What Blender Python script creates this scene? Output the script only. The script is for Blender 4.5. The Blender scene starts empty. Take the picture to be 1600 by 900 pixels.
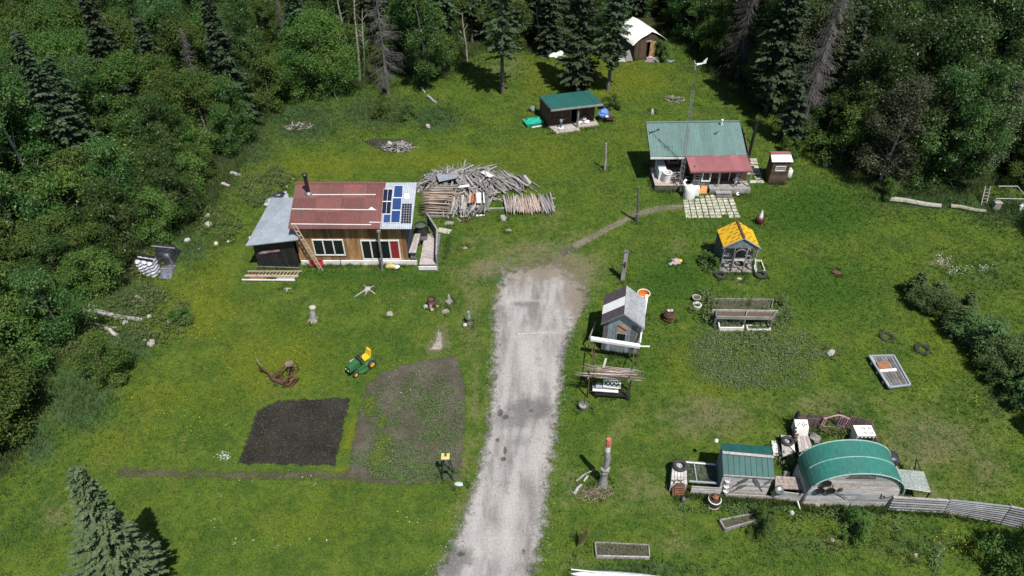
import bpy, bmesh, math, random
import numpy as np
from mathutils import Vector, Matrix, Euler

# ------------------------------------------------------------------ camera
SC = bpy.context.scene
COL = SC.collection
FPX, PITCH, CAMH = 1100.0, math.radians(41.0), 30.0      # focal length in pixels of a 1600 px wide frame
cam_data = bpy.data.cameras.new('camera')
cam_data.sensor_width = 36.0
cam_data.lens = 36.0 * FPX / 1600.0
cam_data.clip_start = 0.5
cam_data.clip_end = 2000.0
cam = bpy.data.objects.new('camera', cam_data)
COL.objects.link(cam)
cam.location = (0, 0, CAMH)
cam.rotation_euler = (math.pi / 2 - PITCH, 0, 0)
SC.camera = cam

# ------------------------------------------------------------------ sky and sun
SUN_EL = math.radians(62.5)
to_sun = Vector((0.27, -0.455, 0))
to_sun = to_sun.normalized() * math.cos(SUN_EL) + Vector((0, 0, math.sin(SUN_EL)))
world = bpy.data.worlds.new('World')
SC.world = world
world.use_nodes = True
wn = world.node_tree.nodes
wl = world.node_tree.links
bg = wn['Background']
sky = wn.new('ShaderNodeTexSky')
sky.sky_type = 'NISHITA'
sky.sun_disc = False
sky.sun_elevation = SUN_EL
sky.sun_rotation = math.atan2(to_sun.x, to_sun.y)
sky.altitude = 200
wl.new(sky.outputs[0], bg.inputs[0])
bg.inputs[1].default_value = 0.075
sun_data = bpy.data.lights.new('sun', 'SUN')
sun_data.energy = 4.7
sun_data.angle = math.radians(0.5)
sun_data.color = (1.0, 0.96, 0.9)
sun = bpy.data.objects.new('sun', sun_data)
COL.objects.link(sun)
sun.rotation_euler = to_sun.to_track_quat('Z', 'Y').to_euler()
SC.view_settings.view_transform = 'Standard'
SC.view_settings.look = 'None'
SC.view_settings.exposure = 0.27
SC.view_settings.gamma = 1.0
SC.cycles.max_bounces = 6
SC.cycles.transparent_max_bounces = 12

# ------------------------------------------------------------------ helpers
R = random.Random(7)
NR = np.random.default_rng(7)

def ray(px, py):
    f = Vector((0, math.cos(PITCH), -math.sin(PITCH)))
    u = Vector((0, math.sin(PITCH), math.cos(PITCH)))
    return f * FPX + Vector((1, 0, 0)) * (px - 800) + u * (450 - py)

def G(px, py, z=0.0):
    "the place at height z that the photograph shows at pixel px, py"
    d = ray(px, py)
    return Vector((0, 0, CAMH)) + d * ((z - CAMH) / d.z)

def V(px, py, y):
    "the place at distance y that the photograph shows at pixel px, py"
    d = ray(px, py)
    return Vector((0, 0, CAMH)) + d * (y / d.y)

def PL(px, py, p0, n):
    d = ray(px, py)
    c = Vector((0, 0, CAMH))
    return c + d * ((p0 - c).dot(n) / d.dot(n))

def project(x, y, z=0.0):
    x = np.asarray(x, float); y = np.asarray(y, float)
    dz = z - CAMH
    dep = y * math.cos(PITCH) - dz * math.sin(PITCH)
    up = y * math.sin(PITCH) + dz * math.cos(PITCH)
    return 800 + FPX * x / dep, 450 - FPX * up / dep

def vary(col, k):
    return tuple(max(0, c * k) for c in col)

class MB:
    "collects shapes into one mesh"
    def __init__(s):
        s.v = []; s.f = []
    def add(s, vs, fs):
        n = len(s.v)
        s.v += [tuple(v) for v in vs]
        s.f += [tuple(i + n for i in f) for f in fs]
        return s
    def hexa(s, b, t):
        "b, t: four corners below and above"
        return s.add(list(b) + list(t), [(3, 2, 1, 0), (4, 5, 6, 7), (0, 1, 5, 4), (1, 2, 6, 5), (2, 3, 7, 6), (3, 0, 4, 7)])
    def box(s, x0, x1, y0, y1, z0, z1):
        return s.hexa([(x0, y0, z0), (x1, y0, z0), (x1, y1, z0), (x0, y1, z0)], [(x0, y0, z1), (x1, y0, z1), (x1, y1, z1), (x0, y1, z1)])
    def slab(s, pts, t):
        "a panel with corners pts, thickened by t against its normal"
        p = [Vector(q) for q in pts]
        n = (p[1] - p[0]).cross(p[2] - p[0]).normalized()
        if len(p) == 4:
            return s.hexa([q - n * t for q in p], p)
        k = len(p)
        vs = [q - n * t for q in p] + p
        return s.add(vs, [tuple(range(k - 1, -1, -1)), tuple(range(k, 2 * k))] + [(i, (i + 1) % k, k + (i + 1) % k, k + i) for i in range(k)])
    def bar(s, a, b, w, h, up=(0, 0, 1)):
        a = Vector(a); b = Vector(b)
        x = (b - a).normalized()
        up = Vector(up)
        if abs(x.dot(up)) > 0.97: up = Vector((0, 1, 0))
        y = up.cross(x).normalized(); z = x.cross(y)
        o = [(-w / 2, -h / 2), (w / 2, -h / 2), (w / 2, h / 2), (-w / 2, h / 2)]
        return s.hexa([a + y * p + z * q for p, q in o], [b + y * p + z * q for p, q in o])
    def tube(s, pts, rs, n=8, cap=True):
        pts = [Vector(p) for p in pts]
        if not hasattr(rs, '__len__'): rs = [rs] * len(pts)
        base = len(s.v); vs = []; fs = []
        for i, p in enumerate(pts):
            d = (pts[min(i + 1, len(pts) - 1)] - pts[max(i - 1, 0)]).normalized()
            a = Vector((0, 0, 1)) if abs(d.z) < 0.9 else Vector((1, 0, 0))
            u = d.cross(a).normalized(); w = d.cross(u)
            for k in range(n):
                t = 2 * math.pi * k / n
                vs.append(p + (u * math.cos(t) + w * math.sin(t)) * rs[i])
        for i in range(len(pts) - 1):
            for k in range(n):
                fs.append((i * n + k, i * n + (k + 1) % n, (i + 1) * n + (k + 1) % n, (i + 1) * n + k))
        if cap:
            fs.append(tuple(range(n))[::-1]); fs.append(tuple(range((len(pts) - 1) * n, len(pts) * n)))
        return s.add(vs, fs)
    def lathe(s, prof, n=16, c=(0, 0, 0)):
        "prof: list of radius, height"
        vs = []; fs = []
        for r, z in prof:
            for k in range(n):
                t = 2 * math.pi * k / n
                vs.append((c[0] + r * math.cos(t), c[1] + r * math.sin(t), c[2] + z))
        m = len(prof)
        for i in range(m - 1):
            for k in range(n):
                fs.append((i * n + k, i * n + (k + 1) % n, (i + 1) * n + (k + 1) % n, (i + 1) * n + k))
        fs.append(tuple(range(n))[::-1]); fs.append(tuple(range((m - 1) * n, m * n)))
        return s.add(vs, fs)
    def torus(s, c, r, q, ax=(0, 0, 1), n=18, m=8, flat=1.0):
        ax = Vector(ax).normalized()
        a = Vector((1, 0, 0)) if abs(ax.x) < 0.9 else Vector((0, 1, 0))
        u = ax.cross(a).normalized(); w = ax.cross(u)
        vs = []; fs = []
        for i in range(n):
            t = 2 * math.pi * i / n
            d = u * math.cos(t) + w * math.sin(t)
            for k in range(m):
                p = 2 * math.pi * k / m
                vs.append(Vector(c) + d * (r + q * math.cos(p)) + ax * (q * flat * math.sin(p)))
        for i in range(n):
            for k in range(m):
                fs.append((i * m + k, ((i + 1) % n) * m + k, ((i + 1) % n) * m + (k + 1) % m, i * m + (k + 1) % m))
        return s.add(vs, fs)
    def blob(s, c, r, seed=0, jit=0.25, sub=2):
        "an uneven stone-like lump with radii r"
        bm = bmesh.new()
        bmesh.ops.create_icosphere(bm, subdivisions=sub, radius=1)
        q = random.Random(seed)
        ph = [(q.uniform(1, 3), q.uniform(1, 3), q.uniform(1, 3), q.uniform(0, 6)) for _ in range(4)]
        vs = []
        for v in bm.verts:
            k = 1 + jit * sum(math.sin(a * v.co.x * 2 + b * v.co.y * 2 + d * v.co.z * 2 + e) for a, b, d, e in ph) / 4
            vs.append((c[0] + v.co.x * r[0] * k, c[1] + v.co.y * r[1] * k, c[2] + v.co.z * r[2] * k))
        fs = [tuple(v.index for v in f.verts) for f in bm.faces]
        bm.free()
        return s.add(vs, fs)
    def corrug(s, a, b, c, d, n, amp, t=0.01, seg=4):
        "ribbed sheet: a-b along one edge, d-c along the other; the ribs run from a to d"
        a, b, c, d = map(Vector, (a, b, c, d))
        nr = (b - a).cross(d - a).normalized()
        vs = []; fs = []; m = n * seg
        for i in range(m + 1):
            u = i / m
            h = amp * math.cos(2 * math.pi * n * u)
            for p, q in ((a, b), (d, c)):
                vs.append(p.lerp(q, u) + nr * h)
        k = len(vs)
        vs += [v - nr * t for v in vs]
        for i in range(m):
            fs.append((2 * i, 2 * i + 2, 2 * i + 3, 2 * i + 1))
            fs.append((k + 2 * i, k + 2 * i + 1, k + 2 * i + 3, k + 2 * i + 2))
            fs.append((2 * i, k + 2 * i, k + 2 * i + 2, 2 * i + 2))
            fs.append((2 * i + 1, 2 * i + 3, k + 2 * i + 3, k + 2 * i + 1))
        fs.append((0, 1, k + 1, k)); fs.append((2 * m, k + 2 * m, k + 2 * m + 1, 2 * m + 1))
        return s.add(vs, fs)

def mesh_np(name, V_, F_, mat=None, attrs=None, smooth=False):
    "fast mesh from numpy arrays; all faces have the same number of corners"
    V_ = np.ascontiguousarray(V_, np.float32); F_ = np.ascontiguousarray(F_, np.int32)
    me = bpy.data.meshes.new(name)
    n, k = F_.shape
    me.vertices.add(len(V_)); me.vertices.foreach_set('co', V_.ravel())
    me.loops.add(n * k); me.loops.foreach_set('vertex_index', F_.ravel())
    me.polygons.add(n); me.polygons.foreach_set('loop_start', np.arange(0, n * k, k, dtype=np.int32))
    if smooth: me.polygons.foreach_set('use_smooth', np.ones(n, bool))
    for an, arr in (attrs or {}).items():
        at = me.attributes.new(an, 'FLOAT', 'POINT')
        at.data.foreach_set('value', np.ascontiguousarray(arr, np.float32))
    me.update(calc_edges=True)
    if mat: me.materials.append(mat)
    return me

def origin(o):
    p = Vector((0, 0, 0))
    while o is not None:
        p += o.location; o = o.parent
    return p

def tag(o, label=None, cat=None, group=None, kind=None):
    if label: o['label'] = label
    if cat: o['category'] = cat
    if group: o['group'] = group
    if kind: o['kind'] = kind
    return o

def thing(name, label, cat, loc=(0, 0, 0), rz=0.0, group=None):
    o = bpy.data.objects.new(name, None)
    o.empty_display_size = 0.2
    COL.objects.link(o)
    o.location = loc; o.rotation_euler = (0, 0, rz)
    return tag(o, label, cat, group)

def link(name, me, parent=None):
    o = bpy.data.objects.new(name, me)
    COL.objects.link(o)
    if parent is not None: o.parent = parent
    return o

def part(name, mb, mat, parent=None, label=None, world=False, smooth=False):
    "one mesh object; world=True: the shapes were given in world coordinates"
    me = bpy.data.meshes.new(name)
    off = origin(parent) if (world and parent is not None) else Vector((0, 0, 0))
    me.from_pydata([(v[0] - off.x, v[1] - off.y, v[2] - off.z) for v in mb.v], [], mb.f)
    if smooth:
        me.polygons.foreach_set('use_smooth', [True] * len(me.polygons))
    me.materials.append(mat)
    o = link(name, me, parent)
    if label: o['label'] = label
    return o

_unit = {}
def unit(kind, mat):
    k = (kind, mat.name)
    if k not in _unit:
        mb = MB()
        if kind == 'box': mb.box(-.5, .5, -.5, .5, -.5, .5)
        elif kind == 'rod': mb.tube([(-.5, 0, 0), (.5, 0, 0)], 1.0, 8)
        elif kind == 'log':
            q = random.Random(5)
            mb.tube([(-.5, 0, 0), (-.2, .12, .1), (.1, -.1, .06), (.5, .05, -.05)], [1.0, .95, .9, .8], 7)
        me = bpy.data.meshes.new(kind)
        me.from_pydata(mb.v, [], mb.f); me.materials.append(mat)
        if kind != 'box': me.polygons.foreach_set('use_smooth', [len(p.vertices) == 4 for p in me.polygons])
        _unit[k] = me
    return _unit[k]

def piece(name, parent, a, b, w, h, mat, up=(0, 0, 1), kind='box', world=False, label=None):
    "a board, rod or log from a to b that shares its mesh with its like"
    a = Vector(a); b = Vector(b)
    if world and parent is not None:
        q = origin(parent); a = a - q; b = b - q
    x = b - a
    L = x.length; x = x / L
    up = Vector(up)
    if abs(x.dot(up)) > 0.97: up = Vector((0, 1, 0)) if abs(x.y) < 0.9 else Vector((1, 0, 0))
    y = up.cross(x).normalized(); z = x.cross(y)
    o = link(name, unit(kind, mat), parent)
    o.location = (a + b) / 2
    o.rotation_mode = 'QUATERNION'
    o.rotation_quaternion = Matrix((x, y, z)).transposed().to_quaternion()
    o.scale = (L, w, h)
    if label: o['label'] = label
    return o

def cube(name, parent, x0, x1, y0, y1, z0, z1, mat, world=False, label=None):
    "axis-aligned board sharing its mesh"
    q = origin(parent) if (world and parent is not None) else Vector((0, 0, 0))
    o = link(name, unit('box', mat), parent)
    o.location = Vector(((x0 + x1) / 2, (y0 + y1) / 2, (z0 + z1) / 2)) - q
    o.scale = (x1 - x0, y1 - y0, z1 - z0)
    if label: o['label'] = label
    return o

def kids(o):
    return [c for c in COL.objects if c.parent is o]

_kids_cache = {}
def copy_tree(o, parent=None):
    c = o.copy(); COL.objects.link(c)
    if parent is not None: c.parent = parent
    if o.name not in _kids_cache: _kids_cache[o.name] = list(o.children)
    for ch in _kids_cache[o.name]: copy_tree(ch, c)
    return c

# ------------------------------------------------------------------ materials
def new_mat(name):
    m = bpy.data.materials.new(name); m.use_nodes = True
    return m, m.node_tree.nodes, m.node_tree.links, m.node_tree.nodes['Principled BSDF']

def mixc(nd, lk, fac, a, b, mode='MIX'):
    x = nd.new('ShaderNodeMix'); x.data_type = 'RGBA'; x.blend_type = mode
    for sock, val in ((x.inputs[0], fac), (x.inputs[6], a), (x.inputs[7], b)):
        if isinstance(val, (int, float)): sock.default_value = val
        elif isinstance(val, tuple): sock.default_value = val if len(val) == 4 else val + (1,)
        else: lk.new(val, sock)
    return x.outputs[2]

def ramp(nd, lk, src, lo, hi, a=0.0, b=1.0):
    x = nd.new('ShaderNodeMapRange'); x.interpolation_type = 'SMOOTHSTEP'
    lk.new(src, x.inputs[0])
    for i, val in ((1, lo), (2, hi), (3, a), (4, b)): x.inputs[i].default_value = val
    return x.outputs[0]

def math_(nd, lk, op, a, b=0.0):
    x = nd.new('ShaderNodeMath'); x.operation = op
    for s, val in ((x.inputs[0], a), (x.inputs[1], b)):
        if isinstance(val, (int, float)): s.default_value = val
        else: lk.new(val, s)
    return x.outputs[0]

def noise(nd, lk, vec, scale, detail=4.0, rough=0.6, stretch=None):
    if stretch is not None:
        mp = nd.new('ShaderNodeMapping'); mp.inputs[3].default_value = stretch
        lk.new(vec, mp.inputs[0]); vec = mp.outputs[0]
    x = nd.new('ShaderNodeTexNoise')
    x.inputs['Scale'].default_value = scale; x.inputs['Detail'].default_value = detail; x.inputs['Roughness'].default_value = rough
    lk.new(vec, x.inputs['Vector'])
    return x.outputs['Fac']

def attr(nd, name):
    x = nd.new('ShaderNodeAttribute'); x.attribute_name = name
    return x.outputs['Fac']

def M(name, col, col2=None, rough=0.7, scale=3.0, stretch=(1, 1, 1), rand=0.25, metal=0.0, bump=0.25, lo=0.35, hi=0.7, fine=0.3, spec=None):
    "general worn material: two tones in noise patches, fine grain, a shade of its own for every object"
    m, nd, lk, bs = new_mat(name)
    if col2 is None: col2 = vary(col, 0.6)
    geo = nd.new('ShaderNodeNewGeometry').outputs['Position']
    n1 = noise(nd, lk, geo, scale, 5, 0.62, stretch)
    n2 = noise(nd, lk, geo, scale * 6, 3, 0.6, stretch)
    c = mixc(nd, lk, ramp(nd, lk, n1, lo, hi), col, col2)
    oi = nd.new('ShaderNodeObjectInfo').outputs['Random']
    k = math_(nd, lk, 'MULTIPLY', ramp(nd, lk, oi, 0, 1, 1 - rand, 1 + rand * 0.7), ramp(nd, lk, n2, 0.25, 0.75, 1 - fine, 1 + fine))
    hs = nd.new('ShaderNodeVectorMath'); hs.operation = 'SCALE'
    lk.new(c, hs.inputs[0]); lk.new(k, hs.inputs[3])
    lk.new(hs.outputs[0], bs.inputs['Base Color'])
    bs.inputs['Roughness'].default_value = rough
    bs.inputs['Metallic'].default_value = metal
    if spec is not None: bs.inputs['Specular IOR Level'].default_value = spec
    if bump:
        b = nd.new('ShaderNodeBump'); b.inputs['Strength'].default_value = bump; b.inputs['Distance'].default_value = 0.03
        lk.new(n2, b.inputs['Height']); lk.new(b.outputs[0], bs.inputs['Normal'])
    return m

def leaf_mat(name, cols, spread=0.35, transl=0.25, rough=0.55, clump=True):
    "foliage: each leaf and each tree gets its own shade of the colours"
    m, nd, lk, bs = new_mat(name)
    isl = nd.new('ShaderNodeNewGeometry')
    oi = nd.new('ShaderNodeObjectInfo').outputs['Random']
    c = mixc(nd, lk, isl.outputs['Random Per Island'], cols[0], cols[1])
    t = attr(nd, 'tint')
    c = mixc(nd, lk, t, c, cols[2])
    hsv = nd.new('ShaderNodeHueSaturation')
    lk.new(c, hsv.inputs['Color'])
    lk.new(ramp(nd, lk, oi, 0, 1, 0.485, 0.515), hsv.inputs['Hue'])
    lk.new(ramp(nd, lk, oi, 0, 1, 1 - spread, 1 + spread), hsv.inputs['Value'])
    lk.new(hsv.outputs[0], bs.inputs['Base Color'])
    bs.inputs['Roughness'].default_value = rough
    bs.inputs['Specular IOR Level'].default_value = 0.25
    tr = nd.new('ShaderNodeBsdfTranslucent'); lk.new(hsv.outputs[0], tr.inputs[0])
    mx = nd.new('ShaderNodeMixShader'); mx.inputs[0].default_value = transl
    lk.new(bs.outputs[0], mx.inputs[1]); lk.new(tr.outputs[0], mx.inputs[2])
    lk.new(mx.outputs[0], nd['Material Output'].inputs['Surface'])
    return m

def glass_mat(name, col=(0.02, 0.025, 0.03), alpha=0.0):
    m, nd, lk, bs = new_mat(name)
    bs.inputs['Base Color'].default_value = col + (1,)
    bs.inputs['Roughness'].default_value = 0.06
    if alpha:
        tr = nd.new('ShaderNodeBsdfTransparent'); mx = nd.new('ShaderNodeMixShader'); mx.inputs[0].default_value = alpha
        lk.new(bs.outputs[0], mx.inputs[1]); lk.new(tr.outputs[0], mx.inputs[2])
        lk.new(mx.outputs[0], nd['Material Output'].inputs['Surface'])
    return m

# ------------------------------------------------------------------ ground
def poly_px(pts):
    return np.array([[*G(x, y).xy] for x, y in pts])

def inside(P, X, Y):
    c = np.zeros(X.shape, bool); n = len(P)
    for i in range(n):
        x1, y1 = P[i]; x2, y2 = P[(i + 1) % n]
        if y1 == y2: continue
        k = ((y1 > Y) != (y2 > Y)) & (X < (x2 - x1) * (Y - y1) / (y2 - y1) + x1)
        c ^= k
    return c

def edge_dist(P, X, Y):
    d = np.full(X.shape, 1e9); n = len(P)
    for i in range(n):
        a = P[i]; b = P[(i + 1) % n]; ab = b - a
        t = np.clip(((X - a[0]) * ab[0] + (Y - a[1]) * ab[1]) / (ab @ ab + 1e-9), 0, 1)
        d = np.minimum(d, np.hypot(X - a[0] - t * ab[0], Y - a[1] - t * ab[1]))
    return d

def blobs(X, Y, lst):
    "sum of soft spots: px, py, radius px along x, radius px along y, amount"
    PX, PY = project(X, Y)
    o = np.zeros(X.shape)
    for px, py, rx, ry, k in lst:
        o = np.maximum(o, k * np.exp(-(((PX - px) / rx) ** 2 + ((PY - py) / ry) ** 2) * 1.4))
    return o

def grid(x0, x1, y0, y1, st):
    nx = int((x1 - x0) / st) + 1; ny = int((y1 - y0) / st) + 1
    X, Y = np.meshgrid(np.linspace(x0, x1, nx), np.linspace(y0, y1, ny))
    i = np.arange(nx * ny).reshape(ny, nx)
    F_ = np.stack([i[:-1, :-1], i[:-1, 1:], i[1:, 1:], i[1:, :-1]], -1).reshape(-1, 4)
    return X.ravel(), Y.ravel(), F_

CLEAR = poly_px([(-60, 800), (-5, 735), (25, 700), (45, 650), (60, 600), (75, 565), (120, 530), (112, 478), (165, 455), (215, 425), (230, 385), (285, 365),
    (328, 330), (335, 300), (372, 255), (388, 215), (430, 168), (455, 150), (505, 150), (560, 138), (595, 108), (650, 118), (700, 112), (745, 76), (800, 72), (880, 84), (930, 84),
    (960, 60), (985, 36), (1040, 36), (1075, 70), (1100, 100), (1140, 135), (1195, 172), (1240, 190), (1262, 220), (1300, 250), (1345, 285), (1390, 304), (1440, 300), (1500, 300), (1540, 285), (1680, 285),
    (1720, 330), (1700, 600), (1800, 1000), (2300, 1500), (-700, 1500), (-200, 1000)])
TALL_BLOBS = [(120, 620, 75, 75, 1), (60, 690, 40, 50, .9), (200, 540, 60, 45, .8), (200, 470, 80, 45, .8), (300, 390, 50, 40, .7), (390, 230, 60, 50, .8), (470, 190, 90, 45, .9),
    (590, 175, 90, 35, .9), (680, 185, 60, 30, .8), (340, 280, 40, 40, .8), (640, 110, 70, 40, .6), (1100, 60, 40, 40, .6), (1240, 220, 30, 25, .5), (1460, 310, 120, 24, .9), (1570, 330, 80, 30, .9),
    (1540, 430, 100, 50, .45), (1560, 620, 70, 60, .5), (1240, 850, 120, 34, .5), (1420, 850, 130, 34, .55), (1180, 790, 80, 12, .8), (1340, 800, 80, 14, .9), (1000, 890, 150, 24, .7), (520, 130, 60, 40, .7), (60, 820, 80, 30, .4),
    (240, 850, 120, 14, .3), (800, 120, 60, 40, .3), (900, 90, 50, 20, .4), (1310, 655, 40, 20, .6)]
DRY_BLOBS = [(735, 500, 26, 90, .5), (742, 620, 14, 130, .45), (716, 640, 8, 90, .35), (700, 470, 40, 30, .3), (890, 420, 70, 40, .8), (840, 395, 80, 30, .6), (730, 440, 40, 60, .4), (690, 530, 18, 28, .9), (680, 545, 22, 14, .9), (1010, 330, 50, 14, .4),
    (1000, 760, 90, 70, .4), (1100, 650, 110, 45, .6), (1450, 690, 130, 70, .6), (1430, 770, 70, 40, .55), (1540, 730, 60, 60, .5), (1300, 630, 120, 30, .45), (960, 670, 50, 50, .3), (1060, 850, 80, 30, .4), (630, 465, 60, 18, .3), (480, 470, 40, 14, .35), (860, 340, 40, 50, .35), (900, 370, 60, 20, .4),
    (80, 800, 40, 40, .5), (710, 730, 24, 34, .8), (940, 770, 40, 24, .4), (1040, 400, 50, 10, .35), (890, 760, 20, 70, .5), (1290, 550, 26, 8, .7), (920, 590, 12, 40, .3), (1470, 410, 30, 14, .6), (1300, 850, 40, 12, .6),
    (750, 380, 60, 24, .4), (735, 425, 30, 10, .6), (705, 418, 24, 8, .6), (1100, 350, 40, 8, .4), (1060, 380, 20, 30, .35), (1155, 440, 34, 7, .5), (960, 640, 30, 10, .4), (1225, 290, 30, 8, .4), (590, 432, 60, 6, .35), (640, 330, 60, 30, .3), (790, 110, 60, 30, .4), (880, 180, 20, 30, .2), (300, 700, 60, 20, .3), (725, 800, 20, 50, .45), (1060, 800, 40, 20, .4), (760, 420, 40, 25, .8), (900, 880, 30, 20, .4), (1280, 660, 30, 10, .4)]
LUSH_BLOBS = [(1270, 330, 130, 60, .9), (1050, 440, 90, 60, .8), (1300, 450, 120, 70, .7), (620, 440, 120, 22, .8), (560, 430, 160, 12, .9), (740, 320, 60, 30, .5), (700, 380, 30, 40, .6), (560, 560, 200, 50, .35), (890, 560, 30, 120, .5), (900, 690, 40, 80, .5),
    (930, 250, 80, 60, .3), (1000, 560, 80, 80, .5), (1130, 350, 120, 30, .6), (320, 640, 90, 60, .4), (450, 520, 120, 40, .3), (1180, 290, 60, 40, .7)]
YEL_BLOBS = [(300, 480, 90, 60, .9), (420, 560, 120, 70, .7), (270, 620, 120, 60, .6), (500, 260, 120, 26, .7), (640, 250, 160, 24, .7), (860, 240, 120, 50, .5), (980, 130, 90, 60, .7), (840, 120, 60, 40, .6), (1290, 240, 50, 30, .7), (1470, 560, 80, 80, .4),
    (548, 690, 9, 70, 1.2), (535, 740, 14, 12, 1), (200, 690, 120, 40, .5), (1060, 560, 50, 60, .4), (400, 260, 40, 40, .6), (330, 440, 60, 70, .6), (1000, 200, 70, 50, .5), (460, 820, 200, 40, .4), (1120, 610, 60, 20, .6), (960, 470, 30, 40, .2)]

def lawn_colour(nd, lk, geo):
    "patchy meadow colour out of the painted masks and noise"
    n0 = noise(nd, lk, geo, 0.13, 3, 0.6); n1 = noise(nd, lk, geo, 0.55, 5, 0.65)
    n2 = noise(nd, lk, geo, 2.6, 5, 0.7); n3 = noise(nd, lk, geo, 11.0, 4, 0.75)
    mixn = math_(nd, lk, 'ADD', math_(nd, lk, 'MULTIPLY', n1, 0.55), math_(nd, lk, 'MULTIPLY', n2, 0.45))
    c = mixc(nd, lk, ramp(nd, lk, mixn, 0.40, 0.60), (0.048, 0.092, 0.015), (0.092, 0.138, 0.018))
    yy = math_(nd, lk, 'ADD', attr(nd, 'yel'), math_(nd, lk, 'MULTIPLY', math_(nd, lk, 'SUBTRACT', n0, 0.5), 1.2))
    yy = math_(nd, lk, 'ADD', yy, math_(nd, lk, 'MULTIPLY', math_(nd, lk, 'SUBTRACT', n2, 0.5), 1.1))
    c = mixc(nd, lk, ramp(nd, lk, yy, 0.05, 0.95, 0, 0.66), c, (0.132, 0.150, 0.012))
    ll = math_(nd, lk, 'ADD', attr(nd, 'lush'), math_(nd, lk, 'MULTIPLY', math_(nd, lk, 'SUBTRACT', n1, 0.5), 1.0))
    c = mixc(nd, lk, ramp(nd, lk, ll, 0.1, 0.9, 0, 0.85), c, (0.032, 0.086, 0.011))
    tt = math_(nd, lk, 'ADD', attr(nd, 'tall'), math_(nd, lk, 'MULTIPLY', math_(nd, lk, 'SUBTRACT', n1, 0.5), 0.9))
    c = mixc(nd, lk, ramp(nd, lk, tt, 0.2, 0.8, 0, 0.9), c, (0.048, 0.088, 0.036))
    dd = math_(nd, lk, 'ADD', attr(nd, 'dry'), math_(nd, lk, 'MULTIPLY', math_(nd, lk, 'SUBTRACT', n2, 0.5), 1.3))
    dd = math_(nd, lk, 'ADD', dd, math_(nd, lk, 'MULTIPLY', math_(nd, lk, 'SUBTRACT', n1, 0.5), 1.0))
    c = mixc(nd, lk, ramp(nd, lk, dd, 0.15, 0.85, 0, 0.85), c, (0.165, 0.145, 0.085))
    nb_ = noise(nd, lk, geo, 0.32, 6, 0.72)
    c = mixc(nd, lk, ramp(nd, lk, nb_, 0.54, 0.70, 0, 0.45), c, (0.115, 0.118, 0.026))
    nw = noise(nd, lk, geo, 0.9, 5, 0.7, (0.35, 1.2, 1))
    c = mixc(nd, lk, ramp(nd, lk, nw, 0.55, 0.75, 0, 0.4), c, (0.080, 0.088, 0.032))
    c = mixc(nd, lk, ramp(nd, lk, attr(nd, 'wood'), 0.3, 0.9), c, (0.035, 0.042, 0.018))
    hs = nd.new('ShaderNodeVectorMath'); hs.operation = 'SCALE'
    lk.new(c, hs.inputs[0]); lk.new(ramp(nd, lk, n3, 0.25, 0.75, 0.55, 1.4), hs.inputs[3])
    return hs.outputs[0], n2, n3

def masks(X, Y):
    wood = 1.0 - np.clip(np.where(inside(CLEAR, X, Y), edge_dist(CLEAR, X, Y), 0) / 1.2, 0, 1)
    return dict(tall=blobs(X, Y, TALL_BLOBS), dry=blobs(X, Y, DRY_BLOBS), lush=blobs(X, Y, LUSH_BLOBS), yel=blobs(X, Y, YEL_BLOBS), wood=wood)

m_ground, nd, lk, bs = new_mat('meadow')
geo = nd.new('ShaderNodeNewGeometry').outputs['Position']
c, n2, n3 = lawn_colour(nd, lk, geo)
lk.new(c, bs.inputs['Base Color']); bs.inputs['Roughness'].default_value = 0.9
bs.inputs['Specular IOR Level'].default_value = 0.1
b = nd.new('ShaderNodeBump'); b.inputs['Strength'].default_value = 0.7; b.inputs['Distance'].default_value = 0.08
lk.new(n3, b.inputs['Height']); lk.new(b.outputs[0], bs.inputs['Normal'])

X, Y, F_ = grid(-75, 75, 6, 106, 0.5)
# outer skirt out to the horizon: the border rows are pushed far out
far = np.zeros_like(X)
XX = X.copy(); YY = Y.copy()
XX[X <= -75 + 1e-6] = -900; XX[X >= 75 - 1e-6] = 900
YY[Y <= 6 + 1e-6] = -300; YY[Y >= 106 - 1e-6] = 1200
gm = mesh_np('ground', np.stack([XX, YY, far], 1), F_, m_ground, masks(X, Y))
tag(link('ground', gm), 'patchy green meadow ground of the clearing', None, None, 'structure')

# ------------------------------------------------------------------ bare earth, driveway, garden soil
def ragged(name, pts, z, st, width, mat, label, extra=None, wfun=None):
    P = np.array(pts)
    X, Y, F_ = grid(P[:, 0].min() - st, P[:, 0].max() + st, P[:, 1].min() - st, P[:, 1].max() + st, st)
    ins = inside(P, X, Y)
    e = np.where(ins, edge_dist(P, X, Y), 0) / (wfun(X, Y) if wfun else width)
    keep = ins[F_].any(1)
    F_ = F_[keep]
    used = np.unique(F_); mp = np.full(len(X), -1); mp[used] = np.arange(len(used))
    X = X[used]; Y = Y[used]; at = {'edge': np.clip(e[used], 0, 1)}
    if extra:
        for k, fn in extra.items(): at[k] = fn(X, Y)
    me = mesh_np(name, np.stack([X, Y, np.full(len(X), z)], 1), mp[F_], mat, at)
    return tag(link(name, me), label, None, None, 'structure')

def fade(nd, lk, bs, geo, scale=2.2, amt=0.9, lo=0.35, hi=0.6):
    "let the meadow show through ragged borders"
    n = noise(nd, lk, geo, scale, 6, 0.75)
    a = math_(nd, lk, 'ADD', attr(nd, 'edge'), math_(nd, lk, 'MULTIPLY', math_(nd, lk, 'SUBTRACT', n, 0.5), amt * 2))
    f = ramp(nd, lk, a, lo, hi)
    tr = nd.new('ShaderNodeBsdfTransparent'); mx = nd.new('ShaderNodeMixShader')
    lk.new(f, mx.inputs[0]); lk.new(tr.outputs[0], mx.inputs[1]); lk.new(bs.outputs[0], mx.inputs[2])
    lk.new(mx.outputs[0], nd['Material Output'].inputs['Surface'])

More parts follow.
